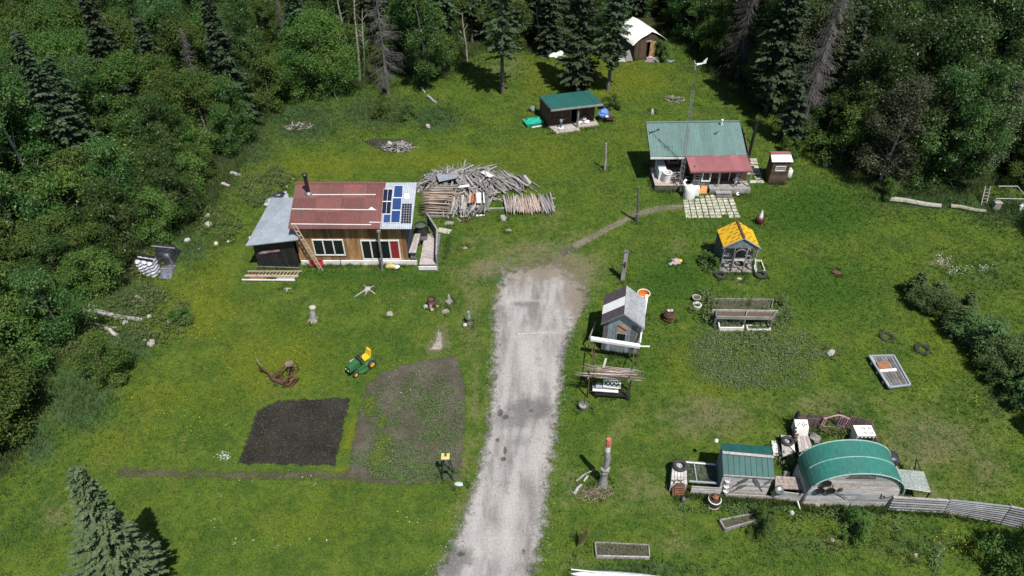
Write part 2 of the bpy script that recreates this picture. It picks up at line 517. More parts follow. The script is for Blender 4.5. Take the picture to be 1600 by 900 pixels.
m_drive, nd, lk, bs = new_mat('driveway_gravel')
geo = nd.new('ShaderNodeNewGeometry').outputs['Position']
na = noise(nd, lk, geo, 0.9, 6, 0.7, (1.0, 0.22, 1)); nb = noise(nd, lk, geo, 0.5, 5, 0.65); nc = noise(nd, lk, geo, 9, 4, 0.8); ne = noise(nd, lk, geo, 2.5, 6, 0.75)
c = mixc(nd, lk, ramp(nd, lk, na, 0.36, 0.62), (0.175, 0.165, 0.158), (0.345, 0.33, 0.318))
c = mixc(nd, lk, ramp(nd, lk, ne, 0.42, 0.7, 0, 0.6), c, (0.25, 0.225, 0.20))
c = mixc(nd, lk, ramp(nd, lk, nb, 0.56, 0.72, 0, 0.5), c, (0.20, 0.165, 0.135))
c = mixc(nd, lk, ramp(nd, lk, attr(nd, 'pale'), 0.1, 0.9, 0, 0.6), c, (0.42, 0.40, 0.365))
ru = math_(nd, lk, 'ADD', attr(nd, 'rut'), math_(nd, lk, 'MULTIPLY', math_(nd, lk, 'SUBTRACT', ne, 0.5), 1.5))
c = mixc(nd, lk, ramp(nd, lk, ru, 0.3, 0.95, 0, 0.5), c, (0.40, 0.385, 0.372))
dm = math_(nd, lk, 'ADD', attr(nd, 'damp'), math_(nd, lk, 'MULTIPLY', math_(nd, lk, 'SUBTRACT', ne, 0.5), 1.2))
c = mixc(nd, lk, ramp(nd, lk, dm, 0.2, 0.75, 0, 0.75), c, (0.12, 0.115, 0.11))
ol = math_(nd, lk, 'ADD', attr(nd, 'oil'), math_(nd, lk, 'MULTIPLY', math_(nd, lk, 'SUBTRACT', ne, 0.5), 0.9))
c = mixc(nd, lk, ramp(nd, lk, ol, 0.35, 0.6, 0, 0.8), c, (0.05, 0.048, 0.045))
gr = math_(nd, lk, 'ADD', attr(nd, 'grassy'), math_(nd, lk, 'MULTIPLY', math_(nd, lk, 'SUBTRACT', ne, 0.5), 1.6))
c = mixc(nd, lk, ramp(nd, lk, gr, 0.3, 0.8, 0, 0.85), c, (0.125, 0.115, 0.05))
di = math_(nd, lk, 'ADD', attr(nd, 'dirt'), math_(nd, lk, 'MULTIPLY', math_(nd, lk, 'SUBTRACT', ne, 0.5), 0.9))
c = mixc(nd, lk, ramp(nd, lk, di, 0.2, 0.9, 0, 0.85), c, (0.205, 0.172, 0.135))
hs = nd.new('ShaderNodeVectorMath'); hs.operation = 'SCALE'
lk.new(c, hs.inputs[0]); lk.new(ramp(nd, lk, nc, 0.25, 0.75, 0.8, 1.18), hs.inputs[3]); lk.new(hs.outputs[0], bs.inputs['Base Color'])
bs.inputs['Roughness'].default_value = 0.95; bs.inputs['Specular IOR Level'].default_value = 0.1
b = nd.new('ShaderNodeBump'); b.inputs['Strength'].default_value = 0.5; b.inputs['Distance'].default_value = 0.06
lk.new(ne, b.inputs['Height']); lk.new(b.outputs[0], bs.inputs['Normal'])
fade(nd, lk, bs, geo, 2.0, 0.85, 0.22, 0.72)
DRIVE = poly_px([(752, 424), (758, 470), (760, 540), (755, 620), (746, 680), (730, 745), (706, 815), (685, 860), (655, 905), (600, 990), (470, 1200), (800, 1200), (832, 1000), (850, 900), (862, 840), (870, 760), (880, 690),
    (888, 620), (893, 560), (904, 520), (922, 488), (940, 455), (938, 426), (915, 404), (892, 384), (866, 376), (838, 386), (812, 390), (786, 388), (760, 402)])
def rut_mask(X, Y):
    a = np.array(G(838, 470).xy); b_ = np.array(G(752, 900).xy); d = (b_ - a) / np.linalg.norm(b_ - a)
    s = (X - a[0]) * -d[1] + (Y - a[1]) * d[0] + 0.15 * np.sin(Y * 0.7)
    return np.exp(-((np.abs(s) - 0.8) / 0.3) ** 2)
PALE = [(800, 470, 40, 14, .7), (850, 520, 40, 6, .8), (830, 560, 40, 60, .9), (790, 580, 12, 60, .6), (865, 600, 8, 60, .8), (795, 690, 30, 40, .4), (845, 700, 22, 50, .8), (830, 730, 30, 30, .7), (780, 850, 40, 40, .9), (745, 860, 20, 20, .8), (800, 790, 40, 40, .7), (770, 640, 6, 60, .7), (815, 470, 60, 4, .7)]
DAMP = [(828, 640, 46, 24, 1.0), (800, 655, 54, 26, .7), (815, 690, 40, 16, .5), (840, 560, 14, 60, .4), (770, 600, 10, 60, .4), (790, 760, 24, 30, .4), (795, 440, 50, 20, .4), (820, 475, 30, 8, .7), (785, 490, 20, 50, .4), (720, 870, 30, 24, .9), (830, 890, 30, 20, .6), (775, 470, 12, 50, .5), (700, 890, 30, 20, .8)]
OIL = [(782, 645, 6, 8, 1), (790, 652, 8, 6, .8), (777, 688, 4, 5, 1), (789, 704, 4, 9, 1), (787, 717, 6, 5, 1), (765, 708, 5, 3, .8), (830, 642, 10, 5, .6), (797, 640, 4, 3, .8), (720, 866, 10, 6, .8), (818, 862, 5, 8, .7)]
ragged('driveway', DRIVE, 0.005, 0.12, 1.2, m_drive, 'pale worn gravel driveway running up the middle of the clearing',
    {'pale': lambda X, Y: blobs(X, Y, PALE), 'damp': lambda X, Y: blobs(X, Y, DAMP), 'oil': lambda X, Y: blobs(X, Y, OIL), 'grassy': lambda X, Y: blobs(X, Y, [(835, 408, 80, 24, 1), (860, 430, 60, 20, .5), (905, 470, 26, 60, .55), (770, 420, 26, 30, .6), (900, 420, 40, 40, .7), (870, 500, 14, 30, .4)]),
     'dirt': lambda X, Y: blobs(X, Y, [(850, 412, 100, 34, 1.1), (905, 455, 36, 60, 1.0), (772, 450, 18, 70, .8), (820, 440, 60, 16, .6)]), 'rut': lambda X, Y: rut_mask(X, Y)}, lambda X, Y: 1.1 + 3.2 * np.clip((Y - 33.0) / 4.0, 0, 1))

def soil(name, ca, cb, grass, amt=0.8, sc=2.4):
    m, nd, lk, bs = new_mat(name)
    geo = nd.new('ShaderNodeNewGeometry').outputs['Position']
    n1 = noise(nd, lk, geo, 0.7, 5, 0.7); n2 = noise(nd, lk, geo, 5.0, 5, 0.8); n3 = noise(nd, lk, geo, 16.0, 3, 0.8)
    c = mixc(nd, lk, ramp(nd, lk, n1, 0.35, 0.65), ca, cb)
    c = mixc(nd, lk, ramp(nd, lk, n2, 0.55, 0.75, 0, grass), c, (0.075, 0.095, 0.03))
    hs = nd.new('ShaderNodeVectorMath'); hs.operation = 'SCALE'
    lk.new(c, hs.inputs[0]); lk.new(ramp(nd, lk, n3, 0.25, 0.75, 0.6, 1.45), hs.inputs[3]); lk.new(hs.outputs[0], bs.inputs['Base Color'])
    bs.inputs['Roughness'].default_value = 0.97; bs.inputs['Specular IOR Level'].default_value = 0.08
    b = nd.new('ShaderNodeBump'); b.inputs['Strength'].default_value = 0.9; b.inputs['Distance'].default_value = 0.08
    lk.new(n2, b.inputs['Height']); lk.new(b.outputs[0], bs.inputs['Normal'])
    fade(nd, lk, bs, geo, sc, amt)
    return m
BED_DARK = poly_px([(363, 730), (396, 640), (430, 622), (556, 616), (546, 660), (530, 734)])
BED_WEED = poly_px([(528, 760), (540, 700), (552, 640), (566, 596), (600, 572), (660, 556), (722, 548), (736, 600), (738, 660), (728, 756), (640, 768)])
BED_STRIP = poly_px([(160, 730), (200, 722), (330, 730), (500, 728), (640, 740), (640, 758), (400, 757), (180, 752)])
ragged('garden_soil', BED_DARK, 0.005, 0.15, 0.55, soil('black_soil', (0.021, 0.019, 0.017), (0.036, 0.032, 0.028), 0.5, 0.9), 'freshly dug black garden soil in a square plot')
ragged('garden_soil', BED_WEED, 0.005, 0.15, 0.8, soil('weedy_soil', (0.075, 0.066, 0.052), (0.115, 0.102, 0.082), 0.85, 0.8), 'grey garden soil overgrown with weeds beside the driveway')
ragged('garden_soil', BED_STRIP, 0.009, 0.15, 0.7, soil('strip_soil', (0.06, 0.06, 0.035), (0.10, 0.095, 0.055), 0.95, 1.1), 'narrow strip of turned soil in front of the black plot')
PATHP = poly_px([(868, 392), (905, 372), (945, 352), (990, 330), (1025, 320), (1070, 317), (1070, 328), (1030, 331), (1000, 340), (955, 362), (915, 385), (880, 404)])
ragged('path', PATHP, 0.005, 0.12, 0.35, soil('path_dirt', (0.12, 0.112, 0.07), (0.19, 0.17, 0.125), 0.9, 0.8), 'narrow dirt footpath from the driveway to the paved patio')
for q, lab in (([(560, 222), (585, 214), (640, 216), (652, 228), (640, 240), (600, 240)], 'patch of burnt black ground under the ash heap'),
          ([(683, 505), (695, 520), (698, 548), (662, 552), (676, 530)], 'bare sandy patch worn into the lawn left of the driveway')):
    ragged('bare_soil', poly_px(q), 0.006, 0.12, 0.5, soil('bare_soil_%d' % q[0][0], *({560: ((0.03, 0.028, 0.027), (0.07, 0.065, 0.062)), 683: ((0.26, 0.235, 0.20), (0.36, 0.33, 0.29))}.get(q[0][0], ((0.055, 0.06, 0.03), (0.08, 0.085, 0.045)))), 0.4, 0.9), lab)

# ------------------------------------------------------------------ grass and low plants
def blade_mesh(name, X, Y, Z0, hgt, wid, nb, mat, lean=0.5, sp=0.06, attrs=None, taper=True):
    "tufts of nb blades, one triangle each"
    n = len(X)
    X = np.repeat(X, nb); Y = np.repeat(Y, nb); h = np.repeat(hgt, nb) * NR.uniform(0.6, 1.2, n * nb); w = np.repeat(wid, nb)
    a = NR.uniform(0, 2 * np.pi, n * nb); b = NR.uniform(0, 2 * np.pi, n * nb); r = NR.uniform(0, 1, n * nb) * np.repeat(sp if hasattr(sp, '__len__') else np.full(n, sp), nb)
    bx = X + r * np.cos(a); by = Y + r * np.sin(a); l = h * lean * NR.uniform(0.2, 1, n * nb)
    z0 = np.full(n * nb, Z0)
    dx = np.cos(b) * w / 2; dy = np.sin(b) * w / 2
    P0 = np.stack([bx - dx, by - dy, z0], 1); P1 = np.stack([bx + dx, by + dy, z0], 1)
    P2 = np.stack([bx + l * np.cos(a + 0.6), by + l * np.sin(a + 0.6), z0 + h], 1)
    Vv = np.stack([P0, P1, P2], 1).reshape(-1, 3)
    at = {k: np.repeat(np.repeat(v, nb), 3) for k, v in (attrs or {}).items()}
    return mesh_np(name, Vv, np.arange(len(Vv)).reshape(-1, 3), mat, at)

m_grass, nd, lk, bs = new_mat('grass_blades')
geo = nd.new('ShaderNodeNewGeometry')
c, _, _ = lawn_colour(nd, lk, geo.outputs['Position'])
hs = nd.new('ShaderNodeVectorMath'); hs.operation = 'SCALE'
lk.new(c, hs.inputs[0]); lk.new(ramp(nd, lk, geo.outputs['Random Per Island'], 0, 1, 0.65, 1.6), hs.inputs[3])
lk.new(hs.outputs[0], bs.inputs['Base Color']); bs.inputs['Roughness'].default_value = 0.7; bs.inputs['Specular IOR Level'].default_value = 0.15

def scatter(n, x0, x1, y0, y1):
    return NR.uniform(x0, x1, n), NR.uniform(y0, y1, n)

def in_view(X, Y, m=150):
    px, py = project(X, Y)
    return (px > -m) & (px < 1600 + m) & (py > -m) & (py < 900 + m)

BUILT = []      # footprints that stay free of grass
def footprint(x0, x1, y0, y1): BUILT.append((x0, x1, y0, y1))
footprint(-17, -6.4, 37.1, 43.4); footprint(-6.9, -4.9, 37, 40.6); footprint(10.8, 18.9, 45.8, 52.5); footprint(14, 16.4, 36.3, 38); footprint(10, 12.8, 19.5, 21.3); footprint(14.2, 18.6, 19.0, 21)
def free(X, Y):
    k = np.ones(len(X), bool)
    for a, b_, c_, d in BUILT: k &= ~((X > a) & (X < b_) & (Y > c_) & (Y < d))
    return k

X, Y = scatter(360000, -46, 46, 8.5, 80)
k = in_view(X, Y) & inside(CLEAR, X, Y) & free(X, Y)
dens = 1.0 - 0.85 * (inside(DRIVE, X, Y) * np.clip(edge_dist(DRIVE, X, Y) / 0.9, 0, 1)) - 0.9 * inside(BED_DARK, X, Y) - 0.55 * inside(BED_WEED, X, Y) - 0.5 * inside(BED_STRIP, X, Y) - 0.6 * inside(PATHP, X, Y)
dens -= 0.5 * blobs(X, Y, DRY_BLOBS)
dens = np.where(inside(DRIVE, X, Y) & (edge_dist(DRIVE, X, Y) > 1.0), 0, dens)
k &= NR.uniform(0, 1, len(X)) < dens
X = X[k]; Y = Y[k]
ms = masks(X, Y)
h = 0.07 + 0.05 * NR.uniform(0, 1, len(X)) + 0.10 * ms['tall'] + 0.05 * ms['lush']
gme = blade_mesh('lawn_grass', X, Y, 0.0, h, np.full(len(X), 0.035), 3, m_grass, 0.8, 0.09, ms)
tag(link('lawn_grass', gme), 'short rough lawn grass over the whole clearing', 'grass', None, 'stuff')

# tall meadow grass along the fringes
m_tall = leaf_mat('tall_grass_blades', [(0.040, 0.085, 0.020), (0.075, 0.125, 0.030), (0.11, 0.13, 0.04)], 0.15, 0.2, 0.6)
X, Y = scatter(240000, -46, 50, 13, 80)
t = blobs(X, Y, TALL_BLOBS)
k = in_view(X, Y) & free(X, Y) & ~inside(DRIVE, X, Y) & ~inside(BED_DARK, X, Y)
fr = np.exp(-edge_dist(CLEAR, X, Y) / 1.6)
k &= (NR.uniform(0, 1, len(X)) < np.maximum(t * 0.75, fr) ** 1.3)
X = X[k]; Y = Y[k]; t = np.maximum(t, fr)[k]
pat = 0.5 + 0.5 * np.sin(X * 0.9 + 1.3 * np.sin(Y * 0.7)) * np.cos(Y * 0.8 + np.sin(X * 0.6))
gme = blade_mesh('tall_grass', X, Y, 0.0, (0.22 + 0.33 * NR.uniform(0, 1, len(X)) * t), np.full(len(X), 0.05), 4, m_tall, 0.75, 0.16, {'tint': np.clip(pat * NR.uniform(0, 1, len(X)), 0, 1)})
tag(link('tall_grass', gme), 'long uncut grass along the edge of the woods', 'grass', None, 'stuff')

def leaf_quads(C, N, size, asp=0.62):
    "leaf shaped quads at C facing N"
    n = len(C)
    T = NR.normal(size=(n, 3)); T -= N * (T * N).sum(1, keepdims=True); T /= np.linalg.norm(T, axis=1, keepdims=True) + 1e-9
    B = np.cross(N, T)
    s = size[:, None]
    Vv = np.stack([C - T * s, C - B * s * asp * 0.5 , C + T * s, C + B * s * asp * 0.5], 1).reshape(-1, 3)
    return Vv, np.arange(n * 4).reshape(-1, 4)

def unit_rows(a):
    return a / (np.linalg.norm(a, axis=1, keepdims=True) + 1e-9)

# broad-leaved weeds: in the weedy garden, the round patch on the right and along the fences
m_weed = leaf_mat('weed_leaves', [(0.10, 0.170, 0.040), (0.15, 0.220, 0.068), (0.19, 0.24, 0.11)], 0.1, 0.45, 0.5)
def weeds(name, spots, n, size, hgt, label, mat=None, clumps=0):
    C = []
    for px, py, rx, ry, k in spots:
        m = int(n * k); a = NR.uniform(0, 2 * np.pi, m); r = np.sqrt(NR.uniform(0, 1, m))
        if clumps:
            ca = NR.uniform(0, 2 * np.pi, clumps); cr = np.sqrt(NR.uniform(0, 1, clumps)); pick = NR.integers(0, clumps, m)
            qx = px + rx * cr[pick] * np.cos(ca[pick]) + NR.normal(0, rx * 0.06 + 2, m); qy = py + ry * cr[pick] * np.sin(ca[pick]) + NR.normal(0, ry * 0.06 + 1.5, m)
        else:
            qx = px + rx * r * np.cos(a); qy = py + ry * r * np.sin(a)
        for x, y in zip(qx, qy):
            g = G(x, y); C.append((g.x, g.y, 0.02 + hgt * R.random() ** 1.5))
    C = np.array(C); N = unit_rows(NR.normal(size=C.shape) * 0.5 + np.array([0, 0, 1.0]))
    Vv, Ff = leaf_quads(C, N, NR.uniform(0.5, 1.2, len(C)) * size)
    me = mesh_np(name, Vv, Ff, mat or m_weed, {'tint': np.repeat(NR.uniform(0, 1, len(C)) ** 2, 4)})
    return tag(link(name, me), label, 'plants', None, 'stuff')
weeds('weeds', [(1180, 555, 104, 54, 1)], 12000, 0.075, 0.12, 'round patch of leafy green plants on the right lawn', leaf_mat('patch_leaves', [(0.12, 0.185, 0.06), (0.165, 0.235, 0.095), (0.22, 0.27, 0.15)], 0.1, 0.4, 0.5), 220)
weeds('weeds', [(690, 660, 34, 60, 1.1), (610, 720, 60, 30, .8), (600, 650, 26, 60, .5), (665, 620, 40, 40, .7), (650, 740, 70, 12, .9), (640, 680, 60, 60, .5)], 2600, 0.065, 0.16, 'green weeds sprouting all over the grey garden plot', None, 60)
weeds('weeds', [(578, 636, 9, 16, .8), (600, 690, 14, 34, 1.3), (588, 720, 8, 14, .5)], 1500, 0.06, 0.12, 'bright lime green weeds in two strips of the grey plot', leaf_mat('lime_leaves', [(0.10, 0.17, 0.02), (0.15, 0.22, 0.03), (0.17, 0.24, 0.05)], 0.1, 0.3, 0.5), 24)
weeds('weeds', [(440, 660, 60, 30, .5), (520, 660, 26, 30, .6), (400, 690, 30, 30, .4), (250, 742, 90, 8, .8), (460, 745, 70, 8, .7)], 500, 0.035, 0.06, 'sparse seedlings in the black soil and its strip', None, 90)
weeds('weeds', [(1150, 797, 90, 8, .3), (1300, 806, 60, 8, .3), (1380, 818, 50, 12, .2), (1330, 830, 16, 14, .35), (1460, 870, 14, 26, .25), (1190, 824, 12, 10, .35)], 1700, 0.075, 0.3, 'rank weeds growing in front of the board fence', None, 26)
weeds('weeds', [(1130, 500, 30, 14, .7), (1190, 497, 40, 12, .6), (1100, 480, 22, 26, .8), (1225, 490, 18, 22, .8), (1105, 405, 10, 22, 0.9), (1190, 545, 40, 20, .2)], 900, 0.12, 0.5, 'leafy vegetables growing round the raised beds', None, 30)
weeds('weeds', [(1300, 668, 32, 12, 1), (1318, 676, 22, 10, .6), (1220, 722, 18, 12, .5), (1095, 742, 22, 10, .7)], 900, 0.10, 0.5, 'garden plants inside the little fenced yards', None, 20)
weeds('weeds', [(400, 300, 40, 24, .7), (345, 350, 34, 26, .5), (430, 280, 26, 16, .6), (240, 500, 60, 40, .9), (285, 497, 14, 12, .5), (180, 470, 80, 30, .9), (230, 410, 30, 30, .5), (130, 540, 60, 30, .8), (620, 180, 20, 12, .6), (560, 190, 120, 26, .5), (780, 200, 60, 30, .2)], 2600, 0.105, 0.5, 'bushy weeds along the left edge of the clearing', None, 46)
m_flower = M('yellow_flowers', (0.55, 0.42, 0.02), (0.62, 0.50, 0.05), 0.7, 2, rand=0.1, bump=0)
m_wflower = M('white_flowers', (0.62, 0.64, 0.58), (0.75, 0.76, 0.7), 0.7, 2, rand=0.1, bump=0)
weeds('yellow_wildflowers', [(310, 480, 60, 60, 1), (280, 650, 120, 40, .5), (420, 570, 90, 50, .4), (1480, 620, 60, 30, .5), (1500, 850, 60, 20, .5), (1040, 540, 60, 40, .3), (860, 210, 60, 40, .2), (480, 230, 60, 20, .2)], 260, 0.045, 0.14, 'small yellow wildflowers dotted over the lawn', m_flower, 40)
weeds('white_wildflowers', [(405, 300, 34, 20, .6), (350, 715, 7, 4, .5), (1300, 663, 26, 8, 1.3), (1120, 332, 24, 9, 1.2), (470, 800, 200, 60, .4), (1470, 408, 12, 9, .8), (1500, 425, 20, 7, .7), (640, 590, 40, 30, .1), (1540, 420, 14, 8, .4)], 150, 0.05, 0.3, 'tiny white flowers among the weeds', m_wflower, 14)

# loose gravel on and beside the drive
m_gravel = M('gravel_stones', (0.27, 0.25, 0.225), (0.13, 0.12, 0.11), 0.9, 7, rand=0, bump=0)
X, Y = scatter(60000, DRIVE[:, 0].min() - .5, DRIVE[:, 0].max() + .5, 13, DRIVE[:, 1].max() + .5)
e = edge_dist(DRIVE, X, Y); ins = inside(DRIVE, X, Y)
k = in_view(X, Y) & (NR.uniform(0, 1, len(X)) < np.where(ins, 0.08 + 0.3 * np.exp(-e / .9), 0.04 * np.exp(-e / .2)))
X = X[k]; Y = Y[k]; n = len(X); s_ = 0.012 + 0.04 * NR.uniform(0, 1, n) ** 3; a = NR.uniform(0, 6.28, n)
P4 = np.stack([np.stack([X + s_ * np.cos(a + q) * f, Y + s_ * np.sin(a + q), np.full(n, 0.006) + (s_ * .9 if q == 9 else 0)], 1) for q, f in ((0, 1.2), (2.1, 1), (4.2, .8))] + [np.stack([X, Y, .006 + s_ * .8], 1)], 1).reshape(-1, 3)
b0 = np.arange(n)[:, None] * 4
F3 = np.concatenate([b0 + np.array([[0, 1, 3]]), b0 + np.array([[1, 2, 3]]), b0 + np.array([[2, 0, 3]])])
tag(link('gravel', mesh_np('gravel', P4, F3, m_gravel)), 'loose gravel stones scattered on the driveway and its edges', 'gravel', None, 'stuff')

# clods on the dug bed
X, Y = scatter(26000, BED_DARK[:, 0].min(), BED_DARK[:, 0].max(), BED_DARK[:, 1].min(), BED_DARK[:, 1].max())
e = edge_dist(BED_DARK, X, Y); row = 0.5 + 0.5 * np.sin((Y + 0.12 * np.sin(X * 1.3)) * 2 * np.pi / 0.55)
k = inside(BED_DARK, X, Y) & (e > 0.25) & (NR.uniform(0, 1, len(X)) < 0.14 + 0.10 * row ** 2)
X = X[k]; Y = Y[k]; n = len(X); s_ = 0.018 + 0.05 * NR.uniform(0, 1, n) ** 3; a = NR.uniform(0, 6.28, n)
P4 = np.stack([np.stack([X + s_ * np.cos(a + q) * f, Y + s_ * np.sin(a + q), np.full(n, 0.003)], 1) for q, f in ((0, 1.2), (2.1, 1), (4.2, .8))] + [np.stack([X + .3 * s_, Y, .006 + s_ * .9], 1)], 1).reshape(-1, 3)
b0 = np.arange(n)[:, None] * 4
F3 = np.concatenate([b0 + np.array([[0, 1, 3]]), b0 + np.array([[1, 2, 3]]), b0 + np.array([[2, 0, 3]])])
m_clod, nd, lk, bs = new_mat('soil_clods')
geo_ = nd.new('ShaderNodeNewGeometry'); lk.new(mixc(nd, lk, geo_.outputs['Random Per Island'], (0.014, 0.0125, 0.012), (0.046, 0.041, 0.036)), bs.inputs['Base Color']); bs.inputs['Roughness'].default_value = 0.95
tag(link('soil_clods', mesh_np('soil_clods', P4, F3, m_clod)), 'crumbly clods in the rows of the black garden bed', 'soil', None, 'stuff')

# ------------------------------------------------------------------ trees
m_bark = M('grey_bark', (0.16, 0.14, 0.12), (0.09, 0.08, 0.07), 0.9, 4, (1, 1, 0.3), 0.25)
m_birch = M('pale_bark', (0.42, 0.40, 0.36), (0.22, 0.21, 0.19), 0.8, 3, (1, 1, 1), 0.2)
m_dead = M('dead_twigs', (0.165, 0.152, 0.145), (0.10, 0.092, 0.088), 0.95, 3, (1, 1, 1), 0.2)
m_leafA = leaf_mat('poplar_leaves', [(0.022, 0.060, 0.014), (0.045, 0.100, 0.021), (0.082, 0.135, 0.034)], 0.28, 0.22, 0.38)
m_leafB = leaf_mat('alder_leaves', [(0.034, 0.082, 0.014), (0.064, 0.128, 0.021), (0.105, 0.165, 0.032)], 0.25, 0.25, 0.55)
m_leafC = leaf_mat('grey_leaves', [(0.042, 0.064, 0.026), (0.066, 0.088, 0.040), (0.11, 0.125, 0.07)], 0.25, 0.2, 0.45)
m_needle = leaf_mat('spruce_needles', [(0.024, 0.050, 0.021), (0.044, 0.075, 0.034), (0.066, 0.092, 0.046)], 0.22, 0.1, 0.6)
m_needleB = leaf_mat('blue_spruce_needles', [(0.046, 0.078, 0.034), (0.080, 0.120, 0.048), (0.118, 0.155, 0.066)], 0.05, 0.1, 0.6)

def broadleaf(q, h, rad, nclump, nleaf, size, low=0.18, mat=None, trunk_mat=None, shape=0.0):
    "meshes of a trunk with limbs and of a crown of leaf clumps"
    rg = np.random.default_rng(q)
    tb = MB()
    lean = rg.normal(0, 0.03 * h, 2)
    spine = [Vector((lean[0] * t * t, lean[1] * t * t, h * t)) for t in (0, .15, .35, .6, .85, .97)]
    r0 = 0.012 * h + 0.05
    tb.tube(spine, [r0, r0 * .85, r0 * .65, r0 * .42, r0 * .2, .015], 7)
    C = []; cr = []
    for i in range(nclump):
        t = low + (1 - low) * rg.uniform(0.0, 1.0) ** 0.9
        u = (t - low) / (1 - low)
        prof = (math.sin(math.pi * min(1, u * 0.82 + 0.16)) ** 0.7) if shape == 0 else (1 - u) ** 0.6
        a = rg.uniform(0, 2 * math.pi); rr = rad * prof * rg.uniform(0.35, 1.0) ** 0.6
        rr *= 1 + 0.3 * math.sin(a * 2 + q) + 0.16 * math.sin(a * 3 + u * 5 + q)
        c = Vector((lean[0] * t * t + rr * math.cos(a), lean[1] * t * t + rr * math.sin(a), h * t * rg.uniform(.95, 1.04)))
        C.append(c); cr.append(rg.uniform(0.12, 0.40) * rad)
        if i % 3 == 0:
            k = max(0.05, t - 0.16); p = Vector((lean[0] * k * k, lean[1] * k * k, h * k))
            tb.tube([p, p.lerp(c, .55) + Vector((0, 0, -.05 * h * .3)), c], [r0 * .3 * (1.1 - t), r0 * .2 * (1.1 - t), .012], 5, False)
    C = np.array([tuple(c) for c in C]); cr = np.array(cr)
    w = cr ** 2; pick = rg.choice(len(C), nleaf, p=w / w.sum())
    d = unit_rows(rg.normal(size=(nleaf, 3)))
    r = cr[pick] * rg.uniform(0.0, 1.0, nleaf) ** 0.5 * (1 + 0.25 * rg.normal(size=nleaf))
    P = C[pick] + d * r[:, None] * np.array([1.1, 1.1, 0.9])
    P[:, 2] = np.maximum(P[:, 2], 0.1)
    N = unit_rows(d * 0.6 + rg.normal(size=(nleaf, 3)) * 0.55 + np.array([0, 0, 0.65]))
    Vv, Ff = leaf_quads(P, N, size * rg.uniform(0.6, 1.25, nleaf), 0.7)
    ct = rg.uniform(0, 1, len(C)) ** 1.6
    tint = np.clip(ct[pick] + rg.normal(0, 0.18, nleaf), 0, 1)
    crown = mesh_np('crown', Vv, Ff, mat, {'tint': np.repeat(tint, 4)})
    tm = bpy.data.meshes.new('trunk'); tm.from_pydata([tuple(v) for v in tb.v], [], tb.f); tm.materials.append(trunk_mat or m_bark)
    return tm, crown

def conifer(q, h, rad, step, nb, size, bare=0.12, mat=None, droop=0.35, dens=1.0, dead=0.0, power=0.85, fine=1.0, lop=0.0):
    "spruce: trunk, whorls of drooping branches carrying flat sprays of needles"
    rg = np.random.default_rng(q)
    tb = MB()
    lean = rg.normal(0, 0.012 * h, 2)
    r0 = 0.011 * h + 0.04
    f = lambda t: Vector((lean[0] * t * t, lean[1] * t * t, h * t))
    tb.tube([f(t) for t in (0, .2, .5, .8, 1.0)], [r0, r0 * .8, r0 * .5, r0 * .22, .012], 7)
    P = []; D = []; S = []; TI = []
    z = bare * h
    while z < h * 0.985:
        t = z / h; L0 = rad * (1 - (t - bare) / (1 - bare)) ** power + 0.12
        if t < bare + 0.12: L0 *= 0.6 + 0.4 * (t - bare) / 0.12
        for _ in range(nb):
            a = rg.uniform(0, 2 * math.pi)
            L = L0 * rg.uniform(0.55, 1.15) * (1 - lop * math.cos(a) * (1 - t)) * (1 + 0.18 * math.sin(a * 2 + q + t * 7))
            o = f(t) + Vector((0, 0, rg.uniform(-.5, .5) * step))
            out = Vector((math.cos(a), math.sin(a), 0))
            dr = droop * rg.uniform(.6, 1.4) * (1.2 - t)
            br = [o + out * (L * s) + Vector((0, 0, -dr * L * s + 0.28 * dr * L * s * s * 1.6)) for s in (0, .35, .7, 1)]
            if dead or L > 0.5: tb.tube(br, [.022 if not dead else .03, .016, .011, .005], 3, False)
            lot = rg.uniform(0, 1)
            nst = max(2, int(L / (0.16 * fine if not dead else .22)))
            for i in range(nst):
                s = (i + 0.6) / nst
                if s < 0.12 and not dead: continue
                p = br[0].lerp(br[1], s / .35) if s < .35 else (br[1].lerp(br[2], (s - .35) / .35) if s < .7 else br[2].lerp(br[3], (s - .7) / .3))
                for sd in (-1, 1, 0):
                    if rg.uniform() > dens: continue
                    side = Vector((-out.y, out.x, 0)) * sd
                    d = (out * (0.55 if sd else 1.0) + side + Vector((0, 0, -dr * .6 + rg.normal() * .16))).normalized()
                    ln = size * rg.uniform(.7, 1.25) * (1.1 - 0.45 * s if sd else .9)
                    if dead:
                        tb.tube([p, p + d * ln * 1.3 + Vector((0, 0, -ln * .8))], [.009, .004], 3, False)
                    else:
                        P.append(p + d * ln * .5); D.append(d); S.append(ln); TI.append(0.45 * lot + 0.5 * s * rg.uniform())
        z += step * (1 - 0.35 * t)
    tm = bpy.data.meshes.new('trunk'); tm.from_pydata([tuple(v) for v in tb.v], [], tb.f); tm.materials.append(m_dead if dead else m_bark)
    if dead: return tm, None
    P = np.array([tuple(v) for v in P]); D = np.array([tuple(v) for v in D]); S = np.array(S)
    up = unit_rows(np.array([0, 0, 1.0]) + rg.normal(size=P.shape) * 0.35)
    B = unit_rows(np.cross(D, up)); N = np.cross(B, D)
    wv = (S * 0.26)[:, None]; s = (S * .55)[:, None]
    Vv = np.stack([P - D * s, P - B * wv + N * wv * .1, P + D * s - N * wv * .4, P + B * wv + N * wv * .1], 1).reshape(-1, 3)
    crown = mesh_np('crown', Vv, np.arange(len(Vv)).reshape(-1, 4), mat or m_needle, {'tint': np.repeat(np.array(TI), 4)})
    return tm, crown

